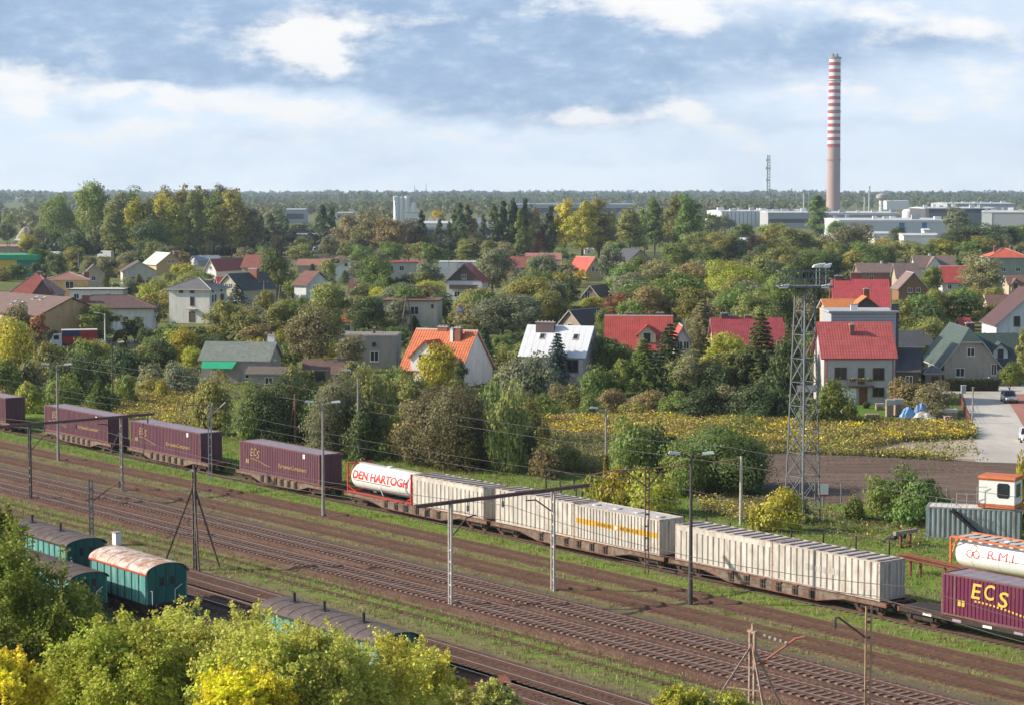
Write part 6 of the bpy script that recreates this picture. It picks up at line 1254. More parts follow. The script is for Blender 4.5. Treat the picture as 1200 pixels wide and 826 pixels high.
# striped chimney
Yc = 2700.; b0 = AT(976.5, 231, Yc); zt = AT(976.5, 69.5, Yc)[2]; rb, rt = 16.2*Yc/F/2, 13.2*Yc/F/2
root = empty('factory_chimney', (b0[0], Yc, 0), 0, 'very tall grey chimney with red and white bands on its upper part', 'chimney'); CH = M('chimney_concrete', (.43,.31,.285), .9, .12, .03, stretch=(1,1,.3)); CR = M('chimney_red', (.36,.06,.07), .7, .1, .05); CW = M('chimney_white', (.68,.64,.64), .7, .1, .05)
def cr(z): return rb + (rt-rb)*z/zt
zb = AT(976, 173, Yc)[2]; mb = MB(); mb.lathe([(cr(0),0),(cr(zb),zb)], 40); mb.build('shaft', CH, root, smooth=True); nb = 26
for k in range(nb):
    z0_, z1_ = zb+(zt-zb)*k/nb, zb+(zt-zb)*(k+1)/nb; mb = MB(); mb.lathe([(cr(z0_),z0_),(cr(z1_),z1_)], 40); mb.build('band', CR if k % 2 == 0 else CW, root, smooth=True)
mb = MB(); mb.lathe([(rt,zt),(rt*1.12,zt+.3),(rt*1.12,zt+2.5),(rt*.8,zt+2.5),(rt*.8,zt)], 32); mb.build('crown', M('chimney_head', (.30,.26,.26)), root)
for q in range(4): mb = MB(); mb.cyl((rt*.5*math.cos(q*1.57+.6), rt*.5*math.sin(q*1.57+.6), zt-1), (rt*.5*math.cos(q*1.57+.6), rt*.5*math.sin(q*1.57+.6), zt+6.5), 2.0, 1.8, 12); mb.build('flue', M('chimney_head', (.30,.26,.26)), root)
for z_ in (zb+.4*(zt-zb), zb+.75*(zt-zb), zb*.8): mb = MB(); mb.lathe([(cr(z_)+.05,z_),(cr(z_)+1.1,z_),(cr(z_)+1.1,z_+.9),(cr(z_)+.05,z_+.9)], 32); mb.build('gallery', M('chimney_head', (.30,.26,.26)), root)
# radio mast and thin stacks
Yr = 1900.; b0 = AT(900, 240, Yr); zt = AT(900, 182, Yr)[2]; root = empty('radio_mast', (b0[0], Yr, 0), 0, 'slender grey lattice radio mast left of the striped chimney', 'radio mast'); w_ = 2.0
RM = M('radio_mast_grey', (.22,.22,.24), .6, .2, .1)
for q in range(3): mb = MB(); x, y = w_*math.cos(q*2.094), w_*math.sin(q*2.094); mb.bar((x,y,0),(x*.7,y*.7,zt),.45); mb.build('leg', RM, root)
mb = MB(); n_ = 22
for k in range(n_):
    for q in range(3): f0, f1 = 1-.3*k/n_, 1-.3*(k+1)/n_; a_ = (w_*f0*math.cos(q*2.094), w_*f0*math.sin(q*2.094), zt*k/n_); b_ = (w_*f1*math.cos((q+1)*2.094), w_*f1*math.sin((q+1)*2.094), zt*(k+1)/n_); mb.bar(a_, b_, .28)
mb.build('bracing', RM, root)
for z_, s_ in ((.92,2.2),(.8,2.6),(.62,2.2),(.35,2.0)): mb = MB(); mb.cyl((-s_*.6,-w_,zt*z_),( -s_*.6,-w_-.8,zt*z_),s_*.6,n=12); mb.box(s_*.2,s_*.7,-w_-.6,-w_,zt*z_-1.6,zt*z_+1.6); mb.build('antenna', IW, root)
for u, vb, vt, w, lb in ((1018.5,252,220,2.2,'tallest thin pale stack right of the striped chimney'),(1013,250,232,2.0,'short thin stack next to the tallest one'),(942,246,227,1.8,'thin pale stack left of the dark poplar'),(947.5,246,227,1.8,'second thin pale stack left of the dark poplar')):
    g = G(u, vb); z_ = AT(u, vt, g[1])[2]; r_ = w*g[1]/F/2; root = empty('thin_stack', (g[0],g[1],0),0,lb,'stack'); mb = MB(); mb.cyl((0,0,0),(0,0,z_),r_,r_*.8,12); mb.build('shaft', M('pale_stack', (.42,.46,.42), .7, .1, .1), root); mb = MB(); mb.lathe([(r_*.8,z_),(r_*1.2,z_),(r_*1.2,z_+1),(r_*.7,z_+1)],12); mb.build('rim', IG, root)
g = G(1032.5, 250); z_ = AT(1032.5,227,g[1])[2]; root = empty('water_tower', (g[0],g[1],0),0,'pale water tower with a bulging head right of the thin stacks','water tower'); mb = MB(); mb.lathe([(3.2,0),(2.6,z_*.62),(2.6,z_*.62)],20); mb.build('shaft', IW, root); mb = MB(); mb.lathe([(2.6,z_*.62),(6.2,z_*.76),(6.2,z_*.9),(3,z_*.97),(0,z_)],20); mb.build('head', M('tower_head', (.42,.38,.36)), root)
for u, vb, vt, lb in ((486,240,217.5,'thin distant mast above the far woods, left one'),(499.5,240,216.5,'thin distant mast above the far woods, right one')):
    g = AT(u, vb, 3000.); z_ = AT(u,vt,3000.)[2]; root = empty('distant_mast', (g[0],3000.,0),0,lb,'mast'); mb = MB(); mb.cyl((0,0,0),(0,0,z_),.6,.35,6); mb.build('pole', RM, root); mb = MB(); mb.box(-1.2,1.2,-.2,.2,z_*.8,z_*.8+.5); mb.build('antenna', RM, root)
# ------------------------------------------------------------------ vehicles
TYRE = M('tyre', (.02,.02,.02), .9, .2, 3); HUB = M('wheel_hub', (.45,.45,.46), .4, .1, 2); LGT = M('lamp_glass', (.75,.75,.72), .15, .05, 1); TLT = M('tail_light', (.45,.02,.02), .25, .1, 1)
def car(u, v, rz, paint, label, L=4.2, Wc=1.75, Hc=1.5):
    g = G(u, v); root = empty('parked_car', (g[0], g[1], .035), rz, label, 'car', 'parked cars'); w = Wc/2
    S = [(-L/2,.42,.62,.80),(-L*.46,.30,.72,.90),(-L*.30,.26,.82,.97),(-.05*L,.24,.90,1.0),(.25*L,.24,.93,1.0),(.42*L,.28,.95,.97),(L/2,.42,.80,.88)]
    mb = MB(); vs = []
    for x, z0, z1, kw in S:
        ww = w*kw; vs += [(x,-ww*.94,z0),(x,-ww,z0+.2),(x,-ww,z1-.12),(x,-ww*.90,z1),(x,ww*.90,z1),(x,ww,z1-.12),(x,ww,z0+.2),(x,ww*.94,z0)]
    n_ = len(S); fs = [(i*8+k,(i+1)*8+k,(i+1)*8+(k+1)%8,i*8+(k+1)%8) for i in range(n_-1) for k in range(8)] + [tuple(range(8)), tuple(range((n_-1)*8+7,(n_-1)*8-1,-1))]; mb.add(vs, fs); mb.build('body', paint, root)
    cab = [(-.18*L,.92,.93,.0),(-.02*L,Hc-.04,.76,0),(.20*L,Hc,.76,0),(.36*L,Hc-.12,.74,0),(.46*L,.94,.86,0)]; mb = MB(); vs = []
    for x, z, kw, _ in cab: vs += [(x,-w*kw,z),(x,w*kw,z)]
    mb.add(vs, [(2*i,2*i+2,2*i+3,2*i+1) for i in range(4)]); low = [(-.18*L,.86),(.46*L,.86)]
    base = [(-.18*L,-w*.93,.88),(.46*L,-w*.9,.90),(.46*L,w*.9,.90),(-.18*L,w*.93,.88)]; o_ = len(mb.v); mb.v += base
    mb.f += [(o_,o_+1,8,6,4,2,0),(o_+3,1,3,5,7,9,o_+2)]; mb.m += [0,0]; cb = mb.build('greenhouse', GLASS, root)
    mb = MB(); mb.add([(-.02*L,-w*.74,Hc-.02),(.20*L,-w*.74,Hc+.02),(.36*L,-w*.72,Hc-.10),(.36*L,w*.72,Hc-.10),(.20*L,w*.74,Hc+.02),(-.02*L,w*.74,Hc-.02)], [(0,1,4,5),(1,2,3,4)])
    for s in (-1,1):
        for a_, b_ in (((-.18*L,s*w*.93,.92),(-.02*L,s*w*.765,Hc-.02)),((.46*L,s*w*.87,.94),(.36*L,s*w*.745,Hc-.1)),((.10*L,s*w*.94,.94),(.10*L,s*w*.77,Hc))): mb.bar(a_, b_, .09)
    mb.build('roof', paint, root)
    for x in (-.31*L,.30*L):
        for s in (-1,1): mb = MB(); mb.cyl((x,s*(w-.2),.31),(x,s*(w+.02),.31),.31,n=16); wl = mb.build('wheel', TYRE, root); mb = MB(); mb.cyl((x,s*(w+.021),.31),(x,s*(w+.03),.31),.19,n=12); mb.build('hub', HUB, wl)
    for s in (-1,1):
        mb = MB(); mb.box(-L/2-.03,-L/2+.08,s*w*.58-.18,s*w*.58+.18,.56,.70); mb.build('headlight', LGT, root); mb = MB(); mb.box(L/2-.06,L/2+.025,s*w*.68-.14,s*w*.68+.14,.62,.82); mb.build('tail_light', TLT, root); mb = MB(); mb.box(-.16*L,-.13*L,s*(w+.0)-.02,s*(w+.16)+.02,.95,1.08); mb.build('mirror', paint, root)
    mb = MB(); mb.box(L/2-.02,L/2+.03,-.26,.26,.50,.60); mb.build('number_plate', WHITE, root); mb = MB(); mb.box(-L/2-.05,-L/2+.05,-w*.8,w*.8,.30,.46); mb.build('bumper', DKCH, root); return root
car(1182.5, 471, math.radians(86), M('silver_paint', (.36,.38,.41), .3, .05, 1, metal=.5), 'silver car parked at the kerb near the green tree'); car(1204, 517, math.radians(80), M('car_white', (.75,.75,.76), .3, .05, 1), 'white car cut off by the right edge on the street')
# red truck
g = G(84, 409); root = empty('truck', (g[0], g[1], .03), math.radians(14), 'red truck with a white-topped box body and pale cab beside the street lamp', 'truck'); RT = M('truck_red', (.42,.04,.035), .5, .15, 1); BT = M('truck_blue', (.04,.05,.14), .5, .15, 1)
mb = MB(); mb.box(-1.6,4.4,-1.2,1.2,1.0,3.3,0); mb.box(-1.62,1.4,-1.215,-1.2,2.3,3.3,1); mb.build('box_body', [RT, BT], root); mb = MB(); mb.box(-1.68,4.48,-1.28,1.28,3.302,3.42); mb.build('roof', WHITE, root)
mb = MB(); mb.prism([(-3.7,.55),(-1.7,.55),(-1.7,2.75),(-3.1,2.75),(-3.6,1.75),(-3.75,1.2)], 'y', -1.12, 1.12); o = mb.build('cab', WHITE, root)
mb = MB(); mb.add([(-3.64,-1.0,1.78),(-3.64,1.0,1.78),(-3.16,1.0,2.66),(-3.16,-1.0,2.66)], [(0,1,2,3)]); mb.build('windscreen', GLASS, o); mb = MB(); mb.box(-3.1,-2.2,-1.14,-1.125,1.75,2.5); mb.build('side_window', GLASS, o)
for x in (-2.9,1.9,3.2):
    for s in (-1,1): mb = MB(); mb.cyl((x,s*.85,.48),(x,s*1.15,.48),.48,n=16); mb.build('wheel', TYRE, root)
mb = MB(); mb.box(-3.5,4.4,-.5,.5,.6,.95); mb.box(-1.0,3.0,-1.19,-1.1,.55,.95); mb.build('chassis', DKCH, root)
# distant parked vans (a few pixels each)
VAN = None
spots = [(346,297),(352,297.5),(361,296.5),(372,298),(384,297),(510,288),(519,289),(528,288),(541,289),(553,288),(566,289),(836,270),(843,271),(852,270),(124,303)]
for i, (u, v) in enumerate(spots):
    g = G(u, v)
    if VAN is None:
        mb = MB(); mb.prism([(-2.6,.4),(2.4,.4),(2.4,2.3),(-1.2,2.4),(-1.7,1.5),(-2.6,1.25)], 'y', -1, 1, 0); mb.box(-1.5,-.6,-1.02,1.02,1.5,2.1,1)
        for x in (-1.7,1.5): mb.cyl((x,-1.03,.35),(x,1.03,.35),.36,n=10,m=1)
        VAN = mb.build('parked_van', [IW, IDK]); o = VAN
    else: o = VAN.copy(); COL.objects.link(o)
    o.location = (g[0], g[1], 0); o.rotation_euler = (0,0,random.uniform(-.4,.4)); o.scale = (1.25,1.25,1.3)
    place = 'left of the poplar row before the grey wall' if u < 400 and u > 200 else 'before the pale beige hall' if u < 600 and u > 200 else 'left of the ribbed white hall' if u > 600 else 'behind the terracotta-roofed house'
    tag(o, 'small white van parked ' + place, 'van', 'white vans parked far off')
# ------------------------------------------------------------------ garden clutter: pallets, tarps, hedge
BRK = M('brick_stack', (.36,.22,.16), .9, .35, 4, dirt=(.5,.46,.42)); WRAP = M('plastic_wrap', (.42,.39,.36), .3, .1, 1); PAL = M('pallet_wood', (.30,.22,.14), .9, .3, 3)
def pallet(u, v, w, h_, label, wrapc, rz=0):
    g = G(u, v); root = empty('brick_pallet', (g[0], g[1], 0), rz, label, 'pallet', 'pallets and heaps in the garden'); p_ = MB()
    for x in (-w/2, -.06, w/2-.12): p_.box(x, x+.12, -.5, .5, 0, .1)
    p_.box(-w/2, w/2, -.5, .5, .101, .14); p_.build('pallet', PAL, root); p_ = MB(); nr = max(1, int(h_/.22))
    for k in range(nr):
        for j in range(max(1, int(w/.42))): x0_ = -w/2+.04+j*.42; p_.box(x0_, min(x0_+.39, w/2-.03), -.46+random.uniform(-.02,.02), .46, .142+k*.22, .142+k*.22+.2)
    p_.build('bricks', BRK, root)
    if wrapc: p_ = MB(); p_.add([(-w/2-.02,-.5,.142+nr*.22+.02),(w/2+.02,-.5,.142+nr*.22+.0),(w/2+.02,.5,.142+nr*.22+.05),(-w/2-.02,.5,.142+nr*.22+.03),(-w/2-.04,-.53,nr*.22*.72),(w/2+.04,-.53,nr*.22*.78)], [(0,1,2,3),(4,5,1,0)]); p_.build('plastic_cover', WRAP, root)
pallet(1043, 488, 1.1, 2.0, 'tall dark brick pallet, leftmost of the stacks', True); pallet(1053, 487, 1.1, 2.0, 'tall brick pallet just right of the tallest one', True); pallet(1031, 480, 1.1, .7, 'low pallet with a pale cover on the lawn', True); pallet(1023, 490, 1.9, .5, 'low stretched pallet of bricks at the lawn edge', False); pallet(1104, 491, 1.6, 1.2, 'brick pallet under a pale cover near the street hedge', True); pallet(1115, 491, 1.3, 1.2, 'second covered brick pallet beside the street hedge', True); pallet(1112, 497, 1.2, .9, 'small open crate-like pallet in front of the covered ones', False)
def tarp(u, v, w, h_, mat, label, seed):
    g = G(u, v); rg = np.random.default_rng(seed); n_ = 9; mb = MB(); P = []
    for i in range(n_):
        for j in range(n_): x, y = (i/(n_-1)-.5), (j/(n_-1)-.5); z = h_*max(0, (1-(abs(x)*2)**2.2)*(1-(abs(y)*2)**2.4))**.7*(.8+.4*rg.random()); P.append((x*w*(1+.1*rg.normal()*.5), y*w*.55, max(z, .02)))
    mb.add(P, [(i*n_+j,(i+1)*n_+j,(i+1)*n_+j+1,i*n_+j+1) for i in range(n_-1) for j in range(n_-1)]); return tag(mb.build('covered_heap', mat, None, (g[0],g[1],0)), label, 'heap', 'pallets and heaps in the garden')
TB_ = M('tarp_blue', (.17,.36,.66), .45, .15, 1); tarp(1064, 492, 2.2, 1.5, TB_, 'left blue tarpaulin over a garden heap', 1); tarp(1080, 490, 2.4, 1.8, TB_, 'right blue tarpaulin over a garden heap', 2); tarp(1082, 494, 3.0, 1.1, M('cream_sheet', (.60,.55,.47), .7, .15, 1), 'cream plastic sheet draped over rubble before the blue tarps', 3); tarp(1066, 497, 5.0, .8, M('dark_rubble', (.13,.115,.11), .9, .4, 2), 'dark rubble heap before the tarpaulins', 4); tarp(1093, 493, 1.3, .5, WRAP, 'small pale bag at the right end of the rubble', 5)
root = empty('hedge', G(1138, 458), 0, 'clipped dark hedge along the street in front of the green-roofed house', 'hedge'); n_ = 5200; Wd = 64/8.4; P_ = np.stack([RNG.uniform(-Wd/2,Wd/2,n_),RNG.uniform(-.5,.5,n_),RNG.uniform(.05,1.75,n_)],1); o = link('foliage', quads_mesh('foliage', leaf_quads(P_, _unit(RNG.normal(size=(n_,3))+np.array([0,-.8,.6])), RNG.uniform(.07,.14,n_), RNG), [LEAFM]), root); o.color = (.07,.09,.03,1); mb = MB(); mb.box(-Wd/2+.1,Wd/2-.1,-.3,.3,0,1.4); mb.build('stems', BARK, root)
g = G(1129, 461); root = empty('transformer_box', (g[0],g[1],0),0,'grey metal cabinet at the hedge end by the street','cabinet'); mb = MB(); mb.box(-.32,.32,-.2,.2,0,1.1); mb.build('body', IG, root); mb = MB(); mb.box(-.36,.36,-.25,.25,1.1,1.17); mb.build('lid', IL, root)
g = G(958, 475); root = empty('terrace_awning', (g[0],g[1]+6,0),0,'white awning wall left of the coral-roofed house','awning'); mb = MB(); mb.box(-1.9,1.2,0,.12,1.2,2.1); mb.build('panel', WHITE, root); mb = MB(); mb.box(-1.8,-1.65,0,.12,0,1.19); mb.box(1.0,1.15,0,.12,0,1.19); mb.build('post', GALV, root)
g = G(972, 492); root = empty('satellite_dish', (g[0],g[1],0),0,'white satellite dish standing by the dark bush left of the lawn','satellite dish'); mb = MB(); mb.lathe([(0,0),(.25,.04),(.5,.16)],16,0,'x'); mb.build('dish', WHITE, root, (0,0,1.1), math.radians(150)); mb = MB(); mb.cyl((0,0,0),(0,0,1.1),.05); mb.build('post', GALV, root)
# ------------------------------------------------------------------ cyclist
g = G(1157.5, 457); root = empty('bicycle', (g[0], g[1], .03), 0, 'bicycle being ridden across the street end', 'bicycle'); BK = BLK
for x in (-.56,.56):
    mb = MB(); prof = [(.31,-.02),(.345,-.02),(.345,.02),(.31,.02)]
    vs = []; n_ = 24
    for r_, y_ in prof:
        for i in range(n_): q = i/n_*6.283; vs.append((x+r_*math.cos(q), y_, .345+r_*math.sin(q)))
    mb.add(vs, [(k*n_+i,k*n_+(i+1)%n_,((k+1)%4)*n_+(i+1)%n_,((k+1)%4)*n_+i) for k in range(4) for i in range(n_)]); 
    for i in range(8): q = i/8*6.283; mb.bar((x,0,.345),(x+.31*math.cos(q),0,.345+.31*math.sin(q)),.008)
    mb.build('wheel', TYRE, root)
mb = MB(); mb.tube([(-.56,0,.345),(-.20,0,.33),(-.30,0,.82),(.36,0,.80),(-.20,0,.33)],.022); mb.tube([(-.56,0,.345),(-.28,0,.74)],.016); mb.tube([(.56,0,.345),(.42,0,.66),(.34,0,.92)],.022); mb.build('frame', BK, root)
mb = MB(); mb.box(-.42,-.18,-.07,.07,.86,.91); mb.build('saddle', BK, root); mb = MB(); mb.tube([(.34,-.26,.98),(.34,0,.95),(.34,.26,.98)],.018); mb.build('handlebar', BK, root); mb = MB(); mb.tube([(-.20,-.16,.16),(-.20,-.08,.33),(-.20,.08,.33),(-.20,.16,.50)],.018); mb.build('pedals', BK, root)
def skin(name, J, E_, mats, parent, sub=1):
    me = bpy.data.meshes.new(name); me.from_pydata([j[:3] for j in J], E_, []); o = link(name, me, None); o.modifiers.new('s', 'SKIN'); sb = o.modifiers.new('d', 'SUBSURF'); sb.levels = sub; sb.render_levels = sub
    for v_, j in zip(me.skin_vertices[0].data, J): v_.radius = (j[3], j[3] if len(j) < 5 else j[4])
    me.skin_vertices[0].data[0].use_root = True; bpy.context.view_layer.update(); m2 = bpy.data.meshes.new_from_object(o.evaluated_get(bpy.context.evaluated_depsgraph_get())); bpy.data.objects.remove(o)
    m2.name = name; m2.materials.clear(); [m2.materials.append(m_) for m_ in mats]; m2.polygons.foreach_set('use_smooth', [True]*len(m2.polygons)); return link(name, m2, parent)
pr = empty('person', (g[0], g[1], .03), 0, 'cyclist in dark clothes and a pale cap leaning over the handlebars', 'person')
SKIN_ = M('skin', (.48,.30,.22), .6, .1, 3); J = [(-.28,0,.98,.14,.12),(-.16,0,1.20,.15,.12),(-.02,0,1.42,.16,.11),(.05,0,1.53,.055),(.09,0,1.60,.055),
 (-.01,-.19,1.42,.065),(.13,-.24,1.18,.048),(.32,-.25,1.02,.036),(-.01,.19,1.42,.065),(.13,.24,1.18,.048),(.32,.25,1.02,.036),
 (-.24,-.11,.94,.10),(.10,-.12,.78,.075),(-.14,-.14,.42,.05),(-.20,-.14,.22,.04),(-.08,-.14,.18,.035),(-.24,.11,.94,.10),(.12,.12,.92,.075),(-.10,.14,.66,.05),(-.20,.14,.53,.04),(-.08,.14,.50,.035)]
body = skin('body', J, [(0,1),(1,2),(2,3),(3,4),(2,5),(5,6),(6,7),(2,8),(8,9),(9,10),(0,11),(11,12),(12,13),(13,14),(14,15),(0,16),(16,17),(17,18),(18,19),(19,20)], [M('dark_clothes', (.035,.035,.05), .8, .2, 3), SKIN_], pr)
mb = MB(); mb.lathe([(0,-.13),(.05,-.125),(.075,-.09),(.09,-.02),(.095,.04),(.08,.09),(.045,.12),(0,.13)],16,0,'z',(.13,0,1.70)); mb.add([(.22,-.018,1.70),(.255,0,1.675),(.22,.018,1.70),(.215,0,1.735)],[(0,1,3),(1,2,3),(0,2,1)]); mb.build('head', SKIN_, pr, smooth=True)
mb = MB(); mb.lathe([(.102,.03),(.1,.06),(.085,.10),(.05,.13),(0,.14)],16,0,'z',(.125,0,1.70)); mb.box(.19,.30,-.06,.06,1.735,1.745); mb.build('cap', WHITE, pr)
for s in (-1,1):
    hb = MB(); hb.box(.30,.37,s*.25-.035,s*.25+.035,.965,1.0)
    for k in range(4): hb.bar((.365,s*.25-.03+k*.02,.99),(.385,s*.25-.03+k*.02,.95),.016)
    hb.bar((.31,s*.25-s*.035,.985),(.35,s*.25-s*.055,.96),.018); hb.build('hand', SKIN_, pr)
# ------------------------------------------------------------------ trees one can tell apart: (colour+form, centre u, top v, base v, width)
T = """gB 68 228 290 46|gB 110 214 298 56|dB 92 270 313 42|oL 135 238 312 30|gL 155 220 302 42|oL 177 234 306 32|dB 172 257 309 54|yL 203 236 306 36|wL 196 219 300 30|oL 216 218 300 32|oL 238 219 300 32|wL 262 217 300 34|yL 186 226 304 34|oL 228 224 304 34|oL 272 222 304 30|wL 146 226 304 34|yL 160 232 306 30|gL 250 227 302 38|oL 281 222 302 32|wL 297 245 302 26|gB 13 251 280 16|yB 67 304 321 36|bB 32 284 298 22|gB 48 262 286 22|dB 122 262 300 34
yB 215 309 343 38|oB 182 326 362 34|wS 163 322 350 18|yB 192 330 360 38|sS 278 334 374 26|oB 262 352 402 50|oB 288 365 404 44|dS 124 318 346 11|dT 71 367 391 8|dT 79 369 392 8|gB 118 357 404 62|dB 158 372 402 30|bB 22 354 411 38|yB 10 372 424 50|rB 44 368 413 26|dT 150 374 394 7|dT 158 374 394 7|dT 166 375 394 7|gH 196 378 404 40|yH 206 386 422 44|dH 192 395 432 36|dB 172 384 410 22|gB 236 392 408 30|bB 300 380 412 40|yH 232 398 424 26
dC 308 252 294 9|dC 319 250 294 10|dC 336 255 292 9|dC 371 252 290 9|dC 380 241 292 15|dC 389 243 292 12|dC 494 247 300 12|dC 513 257 294 10|dC 526 260 294 7|dC 532 246 300 14|dC 541 238 302 14|dC 550 240 300 13|wC 553 256 302 18|dC 567 252 294 10|dC 582 240 302 15|dC 590 236 302 14|dC 598 235 302 13|dC 604 233 302 12|dC 617 233 302 12|wL 629 240 302 18|dC 644 242 302 14|bB 412 252 298 44|bB 438 250 300 44|bB 461 256 302 42|bB 480 257 300 38|bB 396 272 297 24|YB 513 247 270 18|wL 325 243 287 26|wB 352 262 287 34|oB 425 262 300 30|bB 505 284 302 24|yB 620 262 302 18|gC 610 246 304 12|gB 545 280 304 18|wB 572 282 303 22
dB 322 293 354 46|dS 366 310 354 18|oB 383 304 346 28|wB 420 306 334 24|gS 404 317 334 12|gB 440 300 358 46|oB 388 330 404 62|bB 362 358 442 70|oB 330 352 400 46|dB 432 348 396 52|wB 464 352 390 32|dS 486 370 389 13|wB 500 308 346 42|yB 508 330 350 46|wB 577 290 348 52|oB 560 338 384 44|wB 588 345 404 72|gB 465 330 356 34|oB 425 332 360 34|oB 312 340 380 30|gB 350 348 392 30|wB 545 372 404 30|bB 412 392 436 36|gH 455 372 394 24
YL 661 234 302 26|yL 682 236 304 36|oL 702 234 302 38|bB 706 258 302 28|rB 630 266 302 22|oL 738 242 300 32|gL 767 232 299 26|oL 791 228 302 32|gL 808 226 304 36|rB 728 260 292 18|gC 755 245 296 12|wB 715 262 298 26|oB 820 272 312 52|oB 845 272 314 48|dB 862 278 314 36|rB 886 276 302 30|gB 835 250 280 26|wB 850 252 276 30|gB 870 262 286 34|gB 905 262 288 40
yB 856 306 374 78|wB 640 298 347 46|gB 632 300 337 36|wB 661 305 337 36|oB 620 325 382 62|wB 650 330 380 44|wB 716 290 337 32|wB 737 320 367 58|gB 745 300 332 32|wB 770 305 357 52|gB 797 284 332 52|oB 790 325 374 54|rB 730 342 374 48|gB 776 345 378 42|YB 681 316 333 20|yB 696 348 366 34|wB 818 305 347 26|oB 892 298 352 44|wS 822 352 414 42|gB 706 362 406 26|yB 612 352 388 36|gB 590 392 428 30|wB 740 345 374 30|oB 900 330 372 44|dB 925 330 390 50|gB 870 352 384 40|oB 812 330 376 36
gC 958 229 278 24|wL 1120 240 283 28|bB 1000 262 302 52|bB 985 268 310 34|oB 930 268 307 62|oB 905 264 304 34|dB 1052 266 287 26|gB 980 259 282 26|oB 1062 282 312 54|yB 1105 280 307 44|gB 1010 285 320 54|yB 1009 280 302 26|dB 1150 262 302 62|dB 1177 265 297 44|gB 1192 264 296 40|dB 1122 268 302 54|bB 965 276 306 36|oB 1035 278 308 34|gB 1085 286 310 34|gB 1140 282 310 44|yB 1195 290 312 24|gB 955 292 330 46|oB 915 290 330 52|wB 1000 296 318 40
dB 948 300 384 54|gB 918 310 384 54|wB 1150 300 352 54|gB 1090 312 352 32|gB 1076 345 388 42|oB 1101 340 384 52|gB 1120 338 362 32|oB 1132 352 384 54|dB 1070 360 392 30|gB 1104 372 400 32|dT 1071 410 444 9|dT 1079 412 444 8|oB 1087 405 438 20|gB 1140 340 366 26|oB 1163 356 384 30|gB 1115 398 418 22|dT 1064 414 446 8
sS 649 391 458 29|wH 622 412 472 64|gB 716 395 454 60|gH 700 428 464 44|dS 781 380 462 42|gS 757 398 462 40|gB 802 420 464 46|yB 852 390 448 54|oB 864 408 457 50|dS 893 368 462 46|dB 925 395 470 44|dH 884 450 494 56|bH 722 455 482 44|bH 762 456 484 50|gH 792 458 490 44|dH 822 453 492 54|wH 856 452 492 54|oH 742 470 490 36|gH 690 462 490 30|dH 915 455 495 40|dH 940 462 496 30|oH 670 448 478 36|gB 730 420 462 36|dH 835 425 466 44|gH 640 462 488 40|bB 652 448 482 18|gH 608 458 486 40|dH 905 430 470 44|dB 880 410 462 36
gH 742 488 563 64|gH 846 486 574 128|dH 770 495 560 60|oH 622 468 524 44|dH 606 478 544 54|yH 722 546 598 44|yH 765 548 602 66|yH 700 556 594 34|gH 800 520 580 60|oH 660 520 552 44|bH 640 525 560 40|dH 880 520 580 40
gH 20 310 328 34|dH 48 308 326 24|oH 2 312 330 26|dH 326 436 518 96|mH 402 438 534 96|oH 440 428 514 54|mH 528 448 548 128|yH 472 478 534 44|oH 592 448 554 54|yH 510 403 458 62|oH 480 438 470 46|gH 534 444 472 40|mH 505 452 478 52|oH 455 446 478 42|oB 20 300 324 26|gB 55 294 318 26|bB 42 268 293 26|wB 8 262 285 24|yB 30 274 298 22|gB 64 270 293 22|oB 85 292 316 24|dS 568 384 441 26|gH 472 428 466 26|gH 455 430 462 30|mH 545 462 545 70|bH 490 470 540 60|gH 380 452 520 50|dH 430 470 538 60|dH 300 450 515 50|oH 415 424 456 40|oH 350 428 470 40|wH 596 420 470 44|gH 575 445 500 40|dB 540 420 462 20|oH 560 475 540 50
yH 14 376 442 56|gH 10 420 470 50|dH 80 413 472 50|yH 34 448 484 36|gH 72 438 484 50|gS 116 445 486 26|gH 148 438 478 34|dH 186 393 434 40|yH 212 384 424 40|wH 212 424 466 46|oH 178 438 464 34|oH 248 436 510 54|gH 296 448 520 40|dH 110 412 462 44|oH 55 404 446 40|bH 42 424 466 40|dH 146 404 446 40|oH 165 402 440 40|oH 6 456 492 30|gH 130 456 486 26|gH 100 396 430 30|yH 120 398 420 24|yH 190 444 470 24|wH 174 426 458 40
gH 978 445 498 50|bH 1066 443 482 48|bH 1092 446 486 54|gB 1183 424 462 30|oC 1195 385 452 16|dS 1137 414 442 26|dB 1112 416 446 34|gH 1068 546 614 72|gH 1032 556 602 42|yH 914 570 622 54|yH 1198 530 624 44|oH 935 585 612 30|dH 1015 470 478 10|gH 955 470 500 40|gH 1000 580 608 30|bB 1160 425 448 16|yH 890 590 622 24|oH 1110 580 612 30|bH 1095 470 490 40"""
for row in T.split('\n'):
    for it in row.split('|'):
        c, u, t_, b_, w_ = it.split(); tree(c, float(u), float(t_), float(b_), float(w_))
